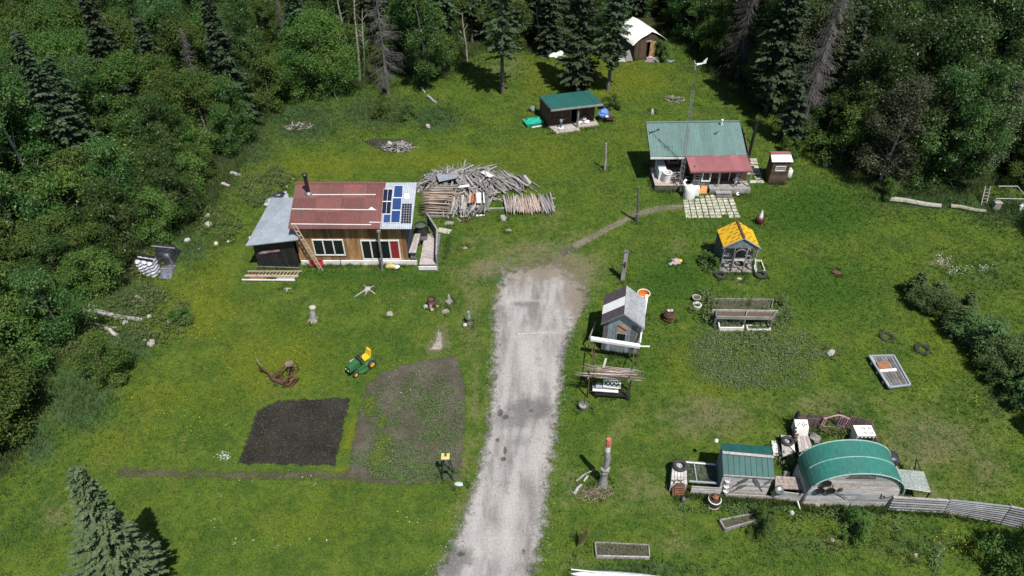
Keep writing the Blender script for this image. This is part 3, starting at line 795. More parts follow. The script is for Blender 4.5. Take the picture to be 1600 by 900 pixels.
BROAD = [broadleaf(11, 10.5, 2.7, 90, 26000, 0.115, .05, m_leafA), broadleaf(12, 9.0, 2.6, 85, 25000, 0.11, .04, m_leafB), broadleaf(13, 11.5, 2.5, 90, 26000, 0.115, .06, m_leafA),
         broadleaf(14, 8.0, 2.7, 80, 24000, 0.11, .04, m_leafB), broadleaf(15, 12.0, 2.4, 90, 26000, 0.115, .12, m_leafA, m_birch), broadleaf(16, 10.0, 2.4, 90, 22000, 0.11, .08, m_leafC, m_birch)]
BUSH = [broadleaf(21, 4.2, 1.9, 40, 11000, 0.095, .03, m_leafB), broadleaf(22, 3.2, 1.7, 34, 9000, 0.09, .05, m_leafB), broadleaf(23, 5.0, 2.1, 46, 13000, 0.095, .03, m_leafA), broadleaf(24, 2.2, 1.2, 22, 5000, 0.085, .05, m_leafB)]
ROUND = broadleaf(25, 7.2, 3.0, 120, 34000, 0.10, .02, m_leafB)
SPRUCE = [conifer(31, 14.0, 1.9, .34, 7, .50, .10), conifer(32, 11.5, 1.8, .33, 7, .48, .05), conifer(33, 13.0, 1.5, .36, 6, .50, .2, dens=.8), conifer(34, 9.0, 1.6, .30, 7, .42, .04)]
OPEN_SPRUCE = conifer(35, 15.5, 2.35, .46, 6, .46, .25, dens=.62, power=.6, droop=.30)
DEADT = [conifer(41, 15.0, 1.9, .36, 6, .34, .10, dead=1, droop=.75, power=.7, dens=.8), conifer(42, 13.0, 1.7, .33, 6, .32, .28, dead=1, droop=.95, power=.85, dens=.8), conifer(43, 11.0, 1.7, .42, 5, .32, .12, dead=1, droop=.5, dens=.7)]

def plant_tree(name, pair, label, cat, loc, sc=1.0, rz=None, group=None, tilt=(0, 0), sz=None):
    t = thing(name, label, cat, loc, R.uniform(0, 6.28) if rz is None else rz, group)
    t.rotation_euler.x += tilt[0]; t.rotation_euler.y += tilt[1]
    t.scale = (sc, sc, sz or sc)
    link('trunk' if pair[1] is not None else 'branches', pair[0], t)
    if pair[1] is not None: link('crown', pair[1], t)
    return t

# single trees that can be told apart
ONE = [
 ('spruce_tree', OPEN_SPRUCE, 'thin open spruce standing alone on the back lawn left of the green roofed woodshed', 785, 146, 1.0),
 ('spruce_tree', SPRUCE[1], 'dense dark spruce behind the green roofed woodshed', 902, 139, 1.12),
 ('spruce_tree', SPRUCE[2], 'tall spruce with a bare lower trunk in front of the white roofed cabin', 950, 141, 1.05),
 ('spruce_tree', SPRUCE[0], 'full spruce at the right edge of the back lawn behind the cottage', 1196, 176, 1.06),
 ('spruce_tree', SPRUCE[1], 'spruce with dark trunk close beside the leaning dead tree', 1228, 222, .72),
 ('spruce_tree', SPRUCE[3], 'small spruce at the wood edge left of the white tarpaulin in the back lawn', 858, 84, 1.0),
]
for nm, pr, lab, x, y, s in ONE: plant_tree(nm, pr, lab, 'tree', G(x, y), s)
plant_tree('dead_tree', DEADT[0], 'large grey dead spruce behind the mast at the back of the right lawn', 'tree', G(1150, 122), 1.0)
plant_tree('dead_tree', DEADT[1], 'leaning grey dead spruce on a bare trunk behind the small outhouse', 'tree', G(1237, 224), 1.0, 0.0, None, (0, .045))
plant_tree('dead_tree', DEADT[2], 'drooping dead spruce on the left side of the back lawn', 'tree', G(607, 148), 1.15)
plant_tree('dead_tree', DEADT[2], 'bare dead tree in the woods at the right edge of the picture', 'tree', G(1575, 235), 1.2)
plant_tree('broadleaf_tree', ROUND, 'wide round bushy tree at the left end of the back lawn', 'tree', G(508, 146), 1.0)
plant_tree('broadleaf_tree', BROAD[2], 'dark leafy tree jutting into the back lawn right of the drooping dead spruce', 'tree', G(668, 128), .95)
plant_tree('bush', BUSH[1], 'dark round bush alone in the long grass on the left lawn edge', 'bush', G(168, 588), .82)
plant_tree('bush', BUSH[0], 'large round bush at the left picture edge beside the long grass', 'bush', G(18, 655), 1.05)
plant_tree('bush', BUSH[1], 'bush low at the left picture edge above the lawn corner', 'bush', G(-8, 712), 1.0)
plant_tree('bush', BUSH[0], 'large bush at the bottom right below the slatted fence', 'bush', G(1592, 885), .75)
plant_tree('bush', BUSH[3], 'small green shrub left of the yellow roofed greenhouse', 'bush', G(1108, 418), .55)
plant_tree('bush', BUSH[3], 'small dark shrub beside the big boulder on the left lawn edge', 'bush', G(284, 502), .5)
plant_tree('bush', BUSH[3], 'little bush behind the blue covered barrel at the woodshed', 'bush', G(952, 170), .65)
plant_tree('bush', BUSH[3], 'small bush in front of the white roofed cabin', 'bush', G(1033, 92), .9)
plant_tree('bush', BUSH[3], 'green shrub at the foot of the leaning dead spruce', 'bush', G(1232, 240), .7)
plant_tree('bush', BUSH[3], 'shrub at the left end of the log border under the right woods', 'bush', G(1385, 308), .7)
plant_tree('bush', BUSH[3], 'low dark shrub in the long grass of the back lawn', 'bush', G(595, 182), .7)
plant_tree('bush', BUSH[3], 'low shrub in the long grass nearest to the ash heap', 'bush', G(636, 186), .7)
plant_tree('bush', BUSH[3], 'small weed bush behind the tilted planter box', 'bush', G(1190, 826), .55)
plant_tree('bush', BUSH[3], 'weed bush in front of the arched hut wall', 'bush', G(1335, 832), .6)

# evergreen hedge on the right
m_hedge = leaf_mat('hedge_needles', [(0.038, 0.088, 0.024), (0.066, 0.128, 0.036), (0.095, 0.155, 0.045)], 0.22, 0.1, 0.6)
HEDGE = [conifer(51, 2.9, 1.25, .16, 10, .22, .02, m_hedge, .1, 1.0, 0, .55), conifer(52, 2.4, 1.2, .16, 10, .21, .02, m_hedge, .1, 1.0, 0, .5), broadleaf(53, 2.3, 1.25, 36, 12000, .07, .03, m_hedge)]
spots = [(1425, 462, .8), (1448, 484, .85), (1472, 498, .9), (1492, 520, 1.0), (1512, 532, 1.0), (1532, 556, 1.05), (1552, 566, 1.1), (1572, 596, 1.1), (1595, 604, 1.15), (1618, 640, 1.2), (1500, 496, .8), (1545, 530, .85), (1585, 560, .85), (1460, 470, .8), (1640, 620, 1.2)]
for i, (x, y, s) in enumerate(spots):
    plant_tree('hedge_shrub', HEDGE[(0, 2, 2, 1, 2)[i % 5]], 'dense dark evergreen shrub in the diagonal hedge on the right lawn', 'shrub', G(x, y), s * .84, None, 'evergreen shrubs of the diagonal hedge')
for x, y, s in ((1720, 700, 1.1), (1735, 760, 1.0)):
    plant_tree('spruce_tree', SPRUCE[3], 'spruce outside the right picture edge that shades the lawn', 'tree', G(x, y), s, None, 'spruces past the right edge')

# pale bare trunks at the wood edge
def pole_tree(base, top_px, r, label, group=None):
    b_ = G(*base); t = thing('bare_trunk', label, 'tree', b_, 0, group)
    p = V(top_px[0], top_px[1], b_.y)
    mb = MB(); d = p - b_
    mb.tube([Vector((0, 0, 0)), d * .3 + Vector((.06, 0, 0)), d * .7 + Vector((-.05, 0, 0)), d], [r, r * .85, r * .6, r * .3], 7)
    part('trunk', mb, m_birch, t)
    tw = MB()
    for i in range(9):
        k = R.uniform(.35, .98); a = R.uniform(0, 6.28)
        tw.tube([d * k, d * k + Vector((math.cos(a) * .7, math.sin(a) * .7, R.uniform(.1, .6)))], [r * .22, .008], 4)
    part('branches', tw, m_birch, t)['kind'] = 'stuff'
pole_tree((545, 90), (524, -20), .13, 'leaning pale birch trunk above the wide bushy tree')
pole_tree((562, 128), (552, -20), .12, 'thick pale trunk left of the drooping dead spruce')
pole_tree((569, 118), (566, 14), .09, 'slim pale trunk just beside the thick pale one')
pole_tree((34, 196), (2, 118), .11, 'white slanting birch trunk at the far left edge')
pole_tree((60, 250), (38, 218), .07, 'short pale stick of a trunk at the left among the bushes')
pole_tree((730, 96), (722, 20), .11, 'grey trunk in the gap of the woods behind the back lawn')
pole_tree((845, 74), (838, 10), .10, 'dim grey trunk in the shade of the back woods')
pole_tree((1352, 60), (1402, -20), .09, 'thin white trunk in the woods right of the dead spruces')

# the woods: scattered at random outside the clearing
def dart(n, x0, x1, y0, y1, fn, sep, have):
    out = []
    for _ in range(n):
        x = R.uniform(x0, x1); y = R.uniform(y0, y1); s = fn(x, y)
        if s is None: continue
        if all((x - a) ** 2 + (y - b_) ** 2 > (s * sep) ** 2 for a, b_ in have):
            have.append((x, y)); out.append((x, y))
    return out
have = [(o.location.x, o.location.y) for o in COL.objects if o.get('category') in ('tree',)]
def wood_spacing(x, y):
    P1 = np.array([x]); Q1 = np.array([y])
    if inside(CLEAR, P1, Q1)[0]: return None
    px, py = project(x, y)
    if px < -190 or px > 1790 or py < -60 or py > 740 or (px > 1600 and py > 430): return None
    e = edge_dist(CLEAR, P1, Q1)[0]
    if e < 0.35: return None
    if px < 420 and py > 255: return 1.75
    return 2.0 if e < 3 else (2.6 if px < 500 else 2.9)
pts = dart(9000, -75, 75, 18, 97, wood_spacing, 1.0, have)
nt = 0
for x, y in pts:
    e = float(edge_dist(CLEAR, np.array([x]), np.array([y]))[0]); px, py = project(x, y)
    side = 'left' if px < 480 else ('right' if px > 1120 else 'back')
    where = {'left': 'left of the clearing', 'back': 'behind the back lawn', 'right': 'right of the clearing'}[side]
    u = R.random()
    low = side == 'left' and py > 255 and (e < 9 and u < .92)
    if low or e < 1.5 and side == 'left' or (e < 1.2 and u < .75):
        k = R.randrange(3)
        plant_tree('bush', BUSH[k], 'leafy bush along the edge of the woods ' + where, 'bush', (x, y, 0), R.uniform(.75, 1.1) * (1.0 if e < 3 else 1.2), None, 'bushes edging the woods ' + where)
    elif (side == 'back' and u < .50) or (side == 'right' and u < .22) or (side == 'left' and u < .10):
        k = R.randrange(4)
        plant_tree('spruce_tree', SPRUCE[k], 'dark green spruce in the woods ' + where, 'tree', (x, y, 0), R.uniform(.8, 1.1), None, 'spruces in the woods ' + where)
    elif u > .97:
        plant_tree('dead_tree', DEADT[2], 'grey dead tree deep in the woods ' + where, 'tree', (x, y, 0), R.uniform(.7, .95), None, 'dead trees in the woods ' + where)
    else:
        if side == 'left': k = R.choice([0, 1, 3, 1, 3, 0, 4]); s = R.uniform(.55, .8) if e < 5 else R.uniform(.7, .95)
        elif side == 'right': k = R.choice([0, 2, 5, 4, 0, 2, 5]); s = R.uniform(.72, .98) if e < 3 else R.uniform(.85, 1.1)
        else: k = R.choice([0, 1, 2, 4]); s = R.uniform(.75, 1.05)
        plant_tree('broadleaf_tree', BROAD[k], 'leafy broadleaf tree in the woods ' + where, 'tree', (x, y, 0), s, None, 'broadleaf trees in the woods ' + where)
    nt += 1
# undergrowth that closes the gaps between the trunks
def under_spacing(x, y):
    P1 = np.array([x]); Q1 = np.array([y])
    if inside(CLEAR, P1, Q1)[0]: return None
    px, py = project(x, y)
    if px < -60 or px > 1660 or py < 5 or py > 700 or (px > 1600 and py > 430): return None
    e = edge_dist(CLEAR, P1, Q1)[0]
    if e < 1.0 or e > 16: return None
    return 1.35 if e < 6 else 1.7
hv = [(o.location.x, o.location.y) for o in COL.objects if o.get('category') in ('tree', 'bush')]
uw = dart(5000, -60, 60, 18, 90, under_spacing, 1.0, hv)
R.shuffle(uw)
for x, y in uw[:190]:
    px, py = project(x, y); where = 'left of the clearing' if px < 480 else ('right of the clearing' if px > 1120 else 'behind the back lawn')
    plant_tree('bush', BUSH[R.randrange(3)], 'leafy undergrowth bush between the trees of the woods ' + where, 'bush', (x, y, 0), R.uniform(.6, 1.0), None, 'undergrowth in the woods ' + where)
print('woods', nt, len(uw))

# close spruce at the bottom left
b_ = G(218, 938); tipp = V(119, 727, b_.y); hh = (tipp - b_).length
BIG = conifer(61, hh, 1.85, .19, 10, .17, .03, m_needleB, .22, 1.0, 0, .92, fine=.36, lop=.35)
plant_tree('spruce_tree', BIG, 'big blue green spruce in the bottom left corner', 'tree', b_, 1.0, 0.0, None, (0, math.atan2(tipp.x - b_.x, tipp.z)))

# ------------------------------------------------------------------ materials of the built things
m_redroof = M('red_roof_metal', (0.19, 0.072, 0.064), (0.15, 0.072, 0.064), 0.5, 1.6, (1.4, .4, 1), 0.2, 0.0, 0.15, fine=0.16)
m_pinkroof = M('faded_red_metal', (0.30, 0.11, 0.115), (0.25, 0.09, 0.095), 0.5, 1.5, (1, 1, 1), 0.12, 0.0, 0.1, fine=0.1)
m_silver = M('silver_roof_metal', (0.50, 0.54, 0.57), (0.40, 0.44, 0.48), 0.45, 1.5, (1, 1, 1), 0.06, 0.2, 0.1, fine=0.1)
m_leanroof = M('pale_blue_grey_roof', (0.33, 0.37, 0.41), (0.26, 0.30, 0.335), 0.55, 1.0, (1, 1, 1), 0.08, 0.1, 0.15, fine=0.1)
m_greenroof = M('green_roof_metal', (0.125, 0.215, 0.195), (0.12, 0.175, 0.16), 0.5, 1.6, (1.6, .3, 1), 0.1, 0.0, 0.15, fine=0.14)
m_darkgreen = M('dark_green_roof', (0.02, 0.115, 0.098), (0.016, 0.09, 0.078), 0.55, 1.2, (1, 1, 1), 0.1, 0.0, 0.1, fine=0.12)
m_coopgreen = M('green_ribbed_metal', (0.018, 0.095, 0.085), (0.014, 0.075, 0.068), 0.65, 1.0, (1, 1, 1), 0.08, 0.0, 0.1, fine=0.14)
m_archgreen = M('teal_green_sheet', (0.03, 0.185, 0.145), (0.042, 0.15, 0.125), 0.5, 1.6, (1, .35, 1), 0.06, 0.0, 0.15, fine=0.14)
m_whitepaint = M('white_paint', (0.78, 0.78, 0.75), (0.62, 0.62, 0.58), 0.5, 2, (1, 1, 1), 0.06, 0, 0.1, fine=0.1)
m_white = M('white_enamel', (0.80, 0.80, 0.78), (0.72, 0.72, 0.70), 0.35, 2, (1, 1, 1), 0.05, 0, 0.05, fine=0.05)
m_cedar = M('orange_brown_planks', (0.36, 0.20, 0.085), (0.20, 0.105, 0.045), 0.75, 2.0, (2.5, 2, .3), 0.42, 0, 0.3, fine=0.25)
m_brownw = M('dark_brown_planks', (0.115, 0.072, 0.045), (0.075, 0.048, 0.032), 0.8, 2.0, (1, 1, .4), 0.3, 0, 0.3)
m_redbrown = M('red_brown_boards', (0.15, 0.07, 0.04), (0.09, 0.045, 0.028), 0.8, 2.0, (1, 1, 1), 0.3, 0, 0.3)
m_blackw = M('black_wall_boards', (0.012, 0.012, 0.014), (0.02, 0.02, 0.022), 0.6, 2.0, (1, 1, .5), 0.3, 0, 0.2)
m_greyw = M('weathered_grey_wood', (0.34, 0.325, 0.31), (0.22, 0.21, 0.20), 0.85, 2.2, (1, 1, 1), 0.28, 0, 0.35)
m_palegrey = M('bleached_grey_boards', (0.52, 0.50, 0.485), (0.34, 0.325, 0.315), 0.85, 2.4, (.5, 2, 3), 0.18, 0, 0.35)
m_darkgreyw = M('dark_grey_wood', (0.17, 0.165, 0.16), (0.10, 0.098, 0.095), 0.85, 2.2, (1, 1, 1), 0.3, 0, 0.35)
m_palew = M('pale_bare_wood', (0.46, 0.37, 0.28), (0.34, 0.27, 0.20), 0.8, 2.2, (1, 1, 1), 0.2, 0, 0.3)
m_pinkw = M('pinkish_grey_deck_wood', (0.44, 0.39, 0.37), (0.33, 0.295, 0.28), 0.85, 2.2, (1, 1, 1), 0.16, 0, 0.3)
m_tanlog = M('tan_peeled_poles', (0.40, 0.30, 0.225), (0.30, 0.225, 0.17), 0.85, 2.2, (1, 1, 1), 0.28, 0, 0.3)
m_greylog = M('grey_old_poles', (0.285, 0.265, 0.255), (0.17, 0.158, 0.15), 0.9, 2.6, (1, 1, 1), 0.35, 0, 0.35)
m_brownlog = M('brown_firewood', (0.30, 0.225, 0.17), (0.16, 0.12, 0.095), 0.9, 3, (1, 1, 1), 0.35, 0, 0.35)
m_bluegrey = M('blue_grey_paint', (0.24, 0.285, 0.32), (0.18, 0.215, 0.245), 0.7, 2, (1, 1, .4), 0.18, 0, 0.2)
m_black = M('black_metal', (0.012, 0.012, 0.012), (0.022, 0.02, 0.019), 0.5, 4, rand=0.2, bump=0.1)
m_rubber = M('black_rubber', (0.022, 0.022, 0.023), (0.04, 0.04, 0.04), 0.75, 5, rand=0.2, bump=0.1)
m_rust = M('rusty_iron', (0.105, 0.05, 0.03), (0.055, 0.03, 0.022), 0.85, 5, rand=0.3)
m_rustor = M('orange_rust', (0.30, 0.125, 0.045), (0.17, 0.07, 0.03), 0.85, 4, rand=0.3)
m_steel = M('dull_grey_steel', (0.30, 0.31, 0.32), (0.22, 0.22, 0.23), 0.45, 3, rand=0.15, metal=0.6, bump=0.1)
m_lightgal = M('galvanised_lattice', (0.42, 0.44, 0.45), (0.30, 0.31, 0.32), 0.5, 3, rand=0.1, metal=0.3, bump=0.05)
m_yellow = M('yellow_tarp', (0.72, 0.42, 0.015), (0.62, 0.35, 0.012), 0.5, 3, rand=0.1, bump=0.15, fine=0.12)
m_yelplastic = M('yellow_plastic', (0.74, 0.50, 0.02), (0.66, 0.44, 0.02), 0.4, 3, rand=0.05, bump=0.0, fine=0.05)
m_tgreen = M('tractor_green_paint', (0.022, 0.125, 0.038), (0.05, 0.11, 0.045), 0.35, 5, rand=0.05, bump=0.0, fine=0.15)
m_orange = M('orange_plastic', (0.62, 0.20, 0.03), (0.52, 0.17, 0.03), 0.5, 3, rand=0.05, bump=0.1)
m_redpl = M('red_plastic', (0.50, 0.03, 0.03), (0.40, 0.025, 0.03), 0.4, 3, rand=0.05, bump=0.1)
m_curtain = M('red_curtain', (0.26, 0.012, 0.018), (0.20, 0.01, 0.014), 0.8, 6, (3, 3, .2), 0.05, bump=0.3)
m_bluecloth = M('pale_blue_curtain', (0.25, 0.28, 0.38), (0.17, 0.19, 0.28), 0.8, 6, rand=0.05)
m_turq = M('turquoise_plastic', (0.025, 0.45, 0.30), (0.02, 0.37, 0.25), 0.4, 3, rand=0.05, bump=0.05, fine=0.08)
m_blue = M('blue_tarp', (0.05, 0.16, 0.48), (0.16, 0.28, 0.58), 0.5, 4, rand=0.05, bump=0.3)
m_bluepl = M('blue_plastic', (0.035, 0.085, 0.40), (0.03, 0.07, 0.34), 0.4, 3, rand=0.05, bump=0.05)
m_tarp = M('white_tarp', (0.82, 0.82, 0.79), (0.70, 0.70, 0.68), 0.5, 1.5, rand=0.05, bump=0.35)
m_greytarp = M('silver_grey_tarp', (0.40, 0.42, 0.44), (0.28, 0.29, 0.32), 0.45, 2.5, rand=0.15, bump=0.6)
m_darktarp = M('black_tarp', (0.018, 0.019, 0.025), (0.05, 0.052, 0.062), 0.3, 2.5, rand=0.1, bump=0.6)
m_whitebag = M('white_wrapped_bags', (0.55, 0.57, 0.60), (0.42, 0.44, 0.48), 0.4, 4, rand=0.15, bump=0.4)
m_stone = M('pale_stone', (0.40, 0.38, 0.35), (0.28, 0.27, 0.25), 0.9, 3, rand=0.25, bump=0.5)
m_paver = M('pale_concrete_pavers', (0.50, 0.48, 0.39), (0.38, 0.37, 0.30), 0.9, 3, rand=0.16, bump=0.3)
m_soilbox = M('planter_soil', (0.06, 0.048, 0.038), (0.085, 0.085, 0.045), 0.95, 6, rand=0.1, bump=0.8)
m_pink = M('pink_paint', (0.50, 0.27, 0.30), (0.42, 0.22, 0.27), 0.6, 4, rand=0.12, bump=0.1)
m_magenta = M('purple_pink_slats', (0.32, 0.14, 0.30), (0.26, 0.11, 0.25), 0.6, 4, rand=0.2, bump=0.1)
m_fence = M('dark_brown_pickets', (0.15, 0.112, 0.098), (0.09, 0.068, 0.06), 0.85, 4, (1, 1, .4), 0.3)
m_glass = glass_mat('window_glass', (0.012, 0.016, 0.018))
m_clear = glass_mat('clear_sheet', (0.30, 0.33, 0.32), 0.95)
m_pane = glass_mat('greenhouse_pane', (0.10, 0.11, 0.11), 0.88)
m_corrclear = M('milky_ribbed_plastic', (0.42, 0.47, 0.43), (0.34, 0.38, 0.35), 0.35, 2, rand=0.05, bump=0.1)
m_panelblue = M('blue_solar_cells', (0.032, 0.07, 0.205), (0.026, 0.055, 0.165), 0.15, 6, rand=0.1, bump=0.0, fine=0.05)
m_paneldark = M('dark_solar_cells', (0.012, 0.016, 0.035), (0.018, 0.02, 0.042), 0.15, 6, rand=0.1, bump=0.0, fine=0.05)
m_maroon = M('maroon_pot', (0.10, 0.022, 0.03), (0.07, 0.018, 0.025), 0.5, 4, rand=0.1)
m_redend = M('weathered_red_paint', (0.55, 0.13, 0.09), (0.42, 0.16, 0.12), 0.7, 5, rand=0.05)
m_stumpw = M('silvery_stump_wood', (0.40, 0.385, 0.37), (0.22, 0.21, 0.20), 0.9, 5, (1, 1, .3), 0.15, 0, 0.5)
m_mossy = M('mossy_grey_log', (0.27, 0.265, 0.215), (0.17, 0.18, 0.12), 0.95, 3, rand=0.2, bump=0.5)
m_ash = M('charred_wood', (0.30, 0.28, 0.27), (0.03, 0.028, 0.027), 0.95, 4, rand=0.45, bump=0.3)
m_patgrn = M('green_patina_paint', (0.22, 0.30, 0.24), (0.15, 0.21, 0.17), 0.7, 6, rand=0.1)

def plank_wall(parent, x0, x1, y, z0, z1, n, mat, th=0.04, holes=(), name='plank', horiz=False, top=None):
    "boards in the plane y, each a part; holes: x0, x1, z0, z1"
    if horiz:
        for i in range(n):
            a = z0 + (z1 - z0) * i / n; b_ = z0 + (z1 - z0) * (i + 1) / n - 0.008
            segs = [(x0, x1)]
            for h in holes:
                if h[2] < b_ and h[3] > a:
                    segs = [s for u in segs for s in ((u[0], min(u[1], h[0])), (max(u[0], h[1]), u[1])) if s[1] - s[0] > 0.03]
            for u, v in segs: cube(name, parent, u, v, y - th - R.uniform(0, .012), y, a, b_, mat)
    else:
        for i in range(n):
            a = x0 + (x1 - x0) * i / n; b_ = x0 + (x1 - x0) * (i + 1) / n - 0.008
            segs = [(z0, z1 if top is None else top((a + b_) / 2))]
            for h in holes:
                if h[0] < (a + b_) / 2 < h[1]:
                    segs = [s for u in segs for s in ((u[0], min(u[1], h[2])), (max(u[0], h[3]), u[1])) if s[1] - s[0] > 0.03]
            for u, v in segs: cube(name, parent, a, b_, y - th - R.uniform(0, .012), y, u, v, mat)

def window_y(parent, x0, x1, z0, z1, y, n, frame_mat, fw=0.07, th=0.07, pane_mats=None, rows=1):
    "window in the plane y facing -y: frame with panes as sub-parts"
    mb = MB()
    mb.box(x0, x1, y - th, y, z0, z0 + fw); mb.box(x0, x1, y - th, y, z1 - fw, z1)
    w = (x1 - x0 - fw) / n
    for i in range(n + 1): mb.box(x0 + w * i, x0 + w * i + fw, y - th, y, z0 + fw + .001, z1 - fw - .001)
    f = part('window', mb, frame_mat, parent)
    for i in range(n):
        pm = (pane_mats or {}).get(i, m_glass)
        cube('pane', f, x0 + w * i + fw, x0 + w * (i + 1), y - th * .45, y - th * .3, z0 + fw, z1 - fw, pm)
    return f

def tyre(parent_or_none, c, r, q, label, rz=0, group=None, axis=(0, 0, 1)):
    t = thing('tyre', label, 'tyre', c, 0, group)
    mb = MB(); mb.torus((0, 0, 0), r, q, axis, 22, 8, 0.9)
    part('tread', mb, m_rubber, t, smooth=True)
    mb = MB(); mb.torus(Vector(axis) * q * .15, r - q * .9, q * .18, axis, 22, 5)
    part('bead', mb, m_black, t)
    return t

def lump(name, label, cat, loc, r, mat, seed, group=None, jit=.3):
    mb = MB(); mb.blob((0, 0, r[2] * .55), r, seed, jit)
    o = part(name, mb, mat); o.location = loc; o.rotation_euler.z = seed
    return tag(o, label, cat, group)

# ------------------------------------------------------------------ the long house
H0 = Vector((-10.6, 37.02, 0))
house = thing('house', 'plank house with a faded red metal roof and solar panels left of the driveway', 'house', H0)
def rel(v): return Vector(v) - H0
hx0, hx1 = -14.25 + 10.6, -6.95 + 10.6
FL, FR, RL, RR = (Vector(p) - H0 for p in ((-14.34, 36.58, 3.31), (-6.44, 36.58, 3.31), (-14.60, 40.55, 4.13), (-6.45, 40.55, 4.13)))
BL, BR = (Vector(p) - H0 for p in ((-14.5, 40.7, 4.0), (-6.45, 40.7, 4.0)))
Yw = 37.02
wa = [V(493, 398, Yw), V(536, 373, Yw)]; wb = [V(568, 404.5, Yw), V(623.5, 374, Yw)]
hole1 = (wa[0].x + 10.6, wa[1].x + 10.6, wa[0].z, wa[1].z); hole2 = (wb[0].x + 10.6, wb[1].x + 10.6, wb[0].z, wb[1].z)
plank_wall(house, hx0, hx1, 0, 0.30, 3.38, 24, m_cedar, 0.04, (hole1, hole2))
mb = MB(); mb.box(hx0 + .02, hx1 - .02, 0.03, 3.3, 0.3, 3.1)
for x in (hx0 + .02, hx1 - .14):
    mb.hexa([(x, .05, 3.1), (x + .12, .05, 3.1), (x + .12, 3.3, 3.1), (x, 3.3, 3.1)], [(x, .05, 3.28), (x + .12, .05, 3.28), (x + .12, 3.3, 3.95), (x, 3.3, 3.95)])
part('wall', mb, M('slate_blue_wall', (0.06, 0.075, 0.10), (0.045, 0.055, 0.075), 0.8, 2, rand=0), house, 'dark slate end wall')
window_y(house, *hole1[:2], *hole1[2:], -0.02, 3, m_whitepaint, .075, .09)
window_y(house, *hole2[:2], *hole2[2:], -0.02, 4, m_whitepaint, .085, .09, {3: m_curtain})
mb = MB(); mb.slab([(hole1[0] + .62, -.05, hole1[2] + .1), (hole1[0] + .95, -.05, hole1[2] + .1), (hole1[0] + .85, -.05, hole1[3] - .1), (hole1[0] + .55, -.05, hole1[3] - .1)], .01)
part('curtain', mb, m_bluecloth, house)
for h_, u0, u1, f_ in ((hole1, .06, .16, .8), (hole1, .84, .94, .55), (hole2, .06, .13, .6), (hole2, .40, .46, .9), (hole2, .3, .42, .25)):
    w_ = h_[1] - h_[0]; cube('curtain', house, h_[0] + u0 * w_, h_[0] + u1 * w_, -.045, -.04, h_[2] + .1, h_[2] + .1 + (h_[3] - h_[2] - .2) * f_, m_pinkw)
for k, (a, b_) in enumerate(((471, 532), (533, 594), (595, 652))):
    p = V(a, 411, Yw - .12); q = V(b_, 411, Yw - .12)
    piece('skirting_board', house, (p.x + 10.6 + .02, -.12, .18 + .01 * k), (q.x + 10.6, -.12, .19), .09, .36, m_whitepaint)
cube('foundation', house, hx0 + .05, hx1 - .05, -.02, 3.25, 0, .3, m_darkgreyw)
# roof
e1 = (RL - FL).normalized(); nrm = (FR - FL).cross(RL - FL).normalized()
def roofpt(u, v, lift=0.0): return FL.lerp(FR, u).lerp(RL.lerp(RR, u), v) + nrm * lift
def roofpx(px, py, lift=0.0): return PL(px, py, FL + H0 + nrm * lift, nrm) - H0
us = 0.752
mb = MB(); mb.slab([FL - nrm * .03, FR - nrm * .03, RR - nrm * .03, RL - nrm * .03], .06)
part('roof_deck', mb, m_darkgreyw, house)
cols = [0, .20, .40, .59, us]; rows = [0, .36, .68, 1.0]
for i in range(4):
    for j in range(3):
        mb = MB(); a, b_, c_, d = cols[i], cols[i + 1] + .003, rows[j] - (.02 if j else .03), rows[j + 1]
        l = .012 + .008 * (2 - j) + .004 * (i % 2)
        mb.corrug(roofpt(a, c_, l + .01), roofpt(b_, c_, l + .01), roofpt(b_, d, l), roofpt(a, d, l), 9, .007, .006, 4)
        part('roof_sheet', mb, m_redroof, house)
for i in range(2):
    mb = MB(); a, b_ = us + (1 - us) * .5 * i - .004, us + (1 - us) * .5 * (i + 1) + .004 * i
    mb.corrug(roofpt(a, -.035, .05), roofpt(b_, -.035, .05), roofpt(b_, 1.005, .05), roofpt(a, 1.005, .05), 8, .016, .008, 4)
    part('roof_sheet', mb, m_silver, house, 'bright corrugated silver roof sheet')
mb = MB(); mb.bar(RL + Vector((0, 0, .03)), RL.lerp(RR, us) + Vector((0, 0, .03)), .22, .03)
part('ridge_cap', mb, m_redroof, house)
for (a, b_) in (((488, 304.3), (587, 304)), ((456, 326.6), (588, 328)), ((454.5, 350), (580, 351.3)), ((577, 347.3), (594, 347.6))):
    p = roofpx(*a, .05); q = roofpx(*b_, .05)
    piece('snow_rail', house, p, q, .05, .05, m_whitepaint, nrm)
p = roofpx(580, 328, .06); mb = MB(); mb.slab([p + Vector((-.25, 0, 0)), p + Vector((.3, 0, 0)), p + e1 * .28], .04)
part('roof_flashing', mb, m_whitepaint, house)
# stove pipe
p = roofpx(482.5, 303, 0); top = V(480, 273, p.y + H0.y).z
mb = MB(); mb.tube([p - Vector((0, 0, .1)), Vector((p.x, p.y, top - .1))], .13, 12); mb.lathe([(.2, 0), (.2, .05), (.06, .16)], 12, (p.x, p.y, top - .03)); mb.lathe([(.16, 0), (.16, .06)], 12, (p.x, p.y, top - .14))
part('stove_pipe', mb, m_black, house)
mb = MB(); mb.lathe([(.3, -.02), (.26, .08), (.15, .2)], 12, tuple(p)); part('pipe_flashing', mb, m_steel, house)
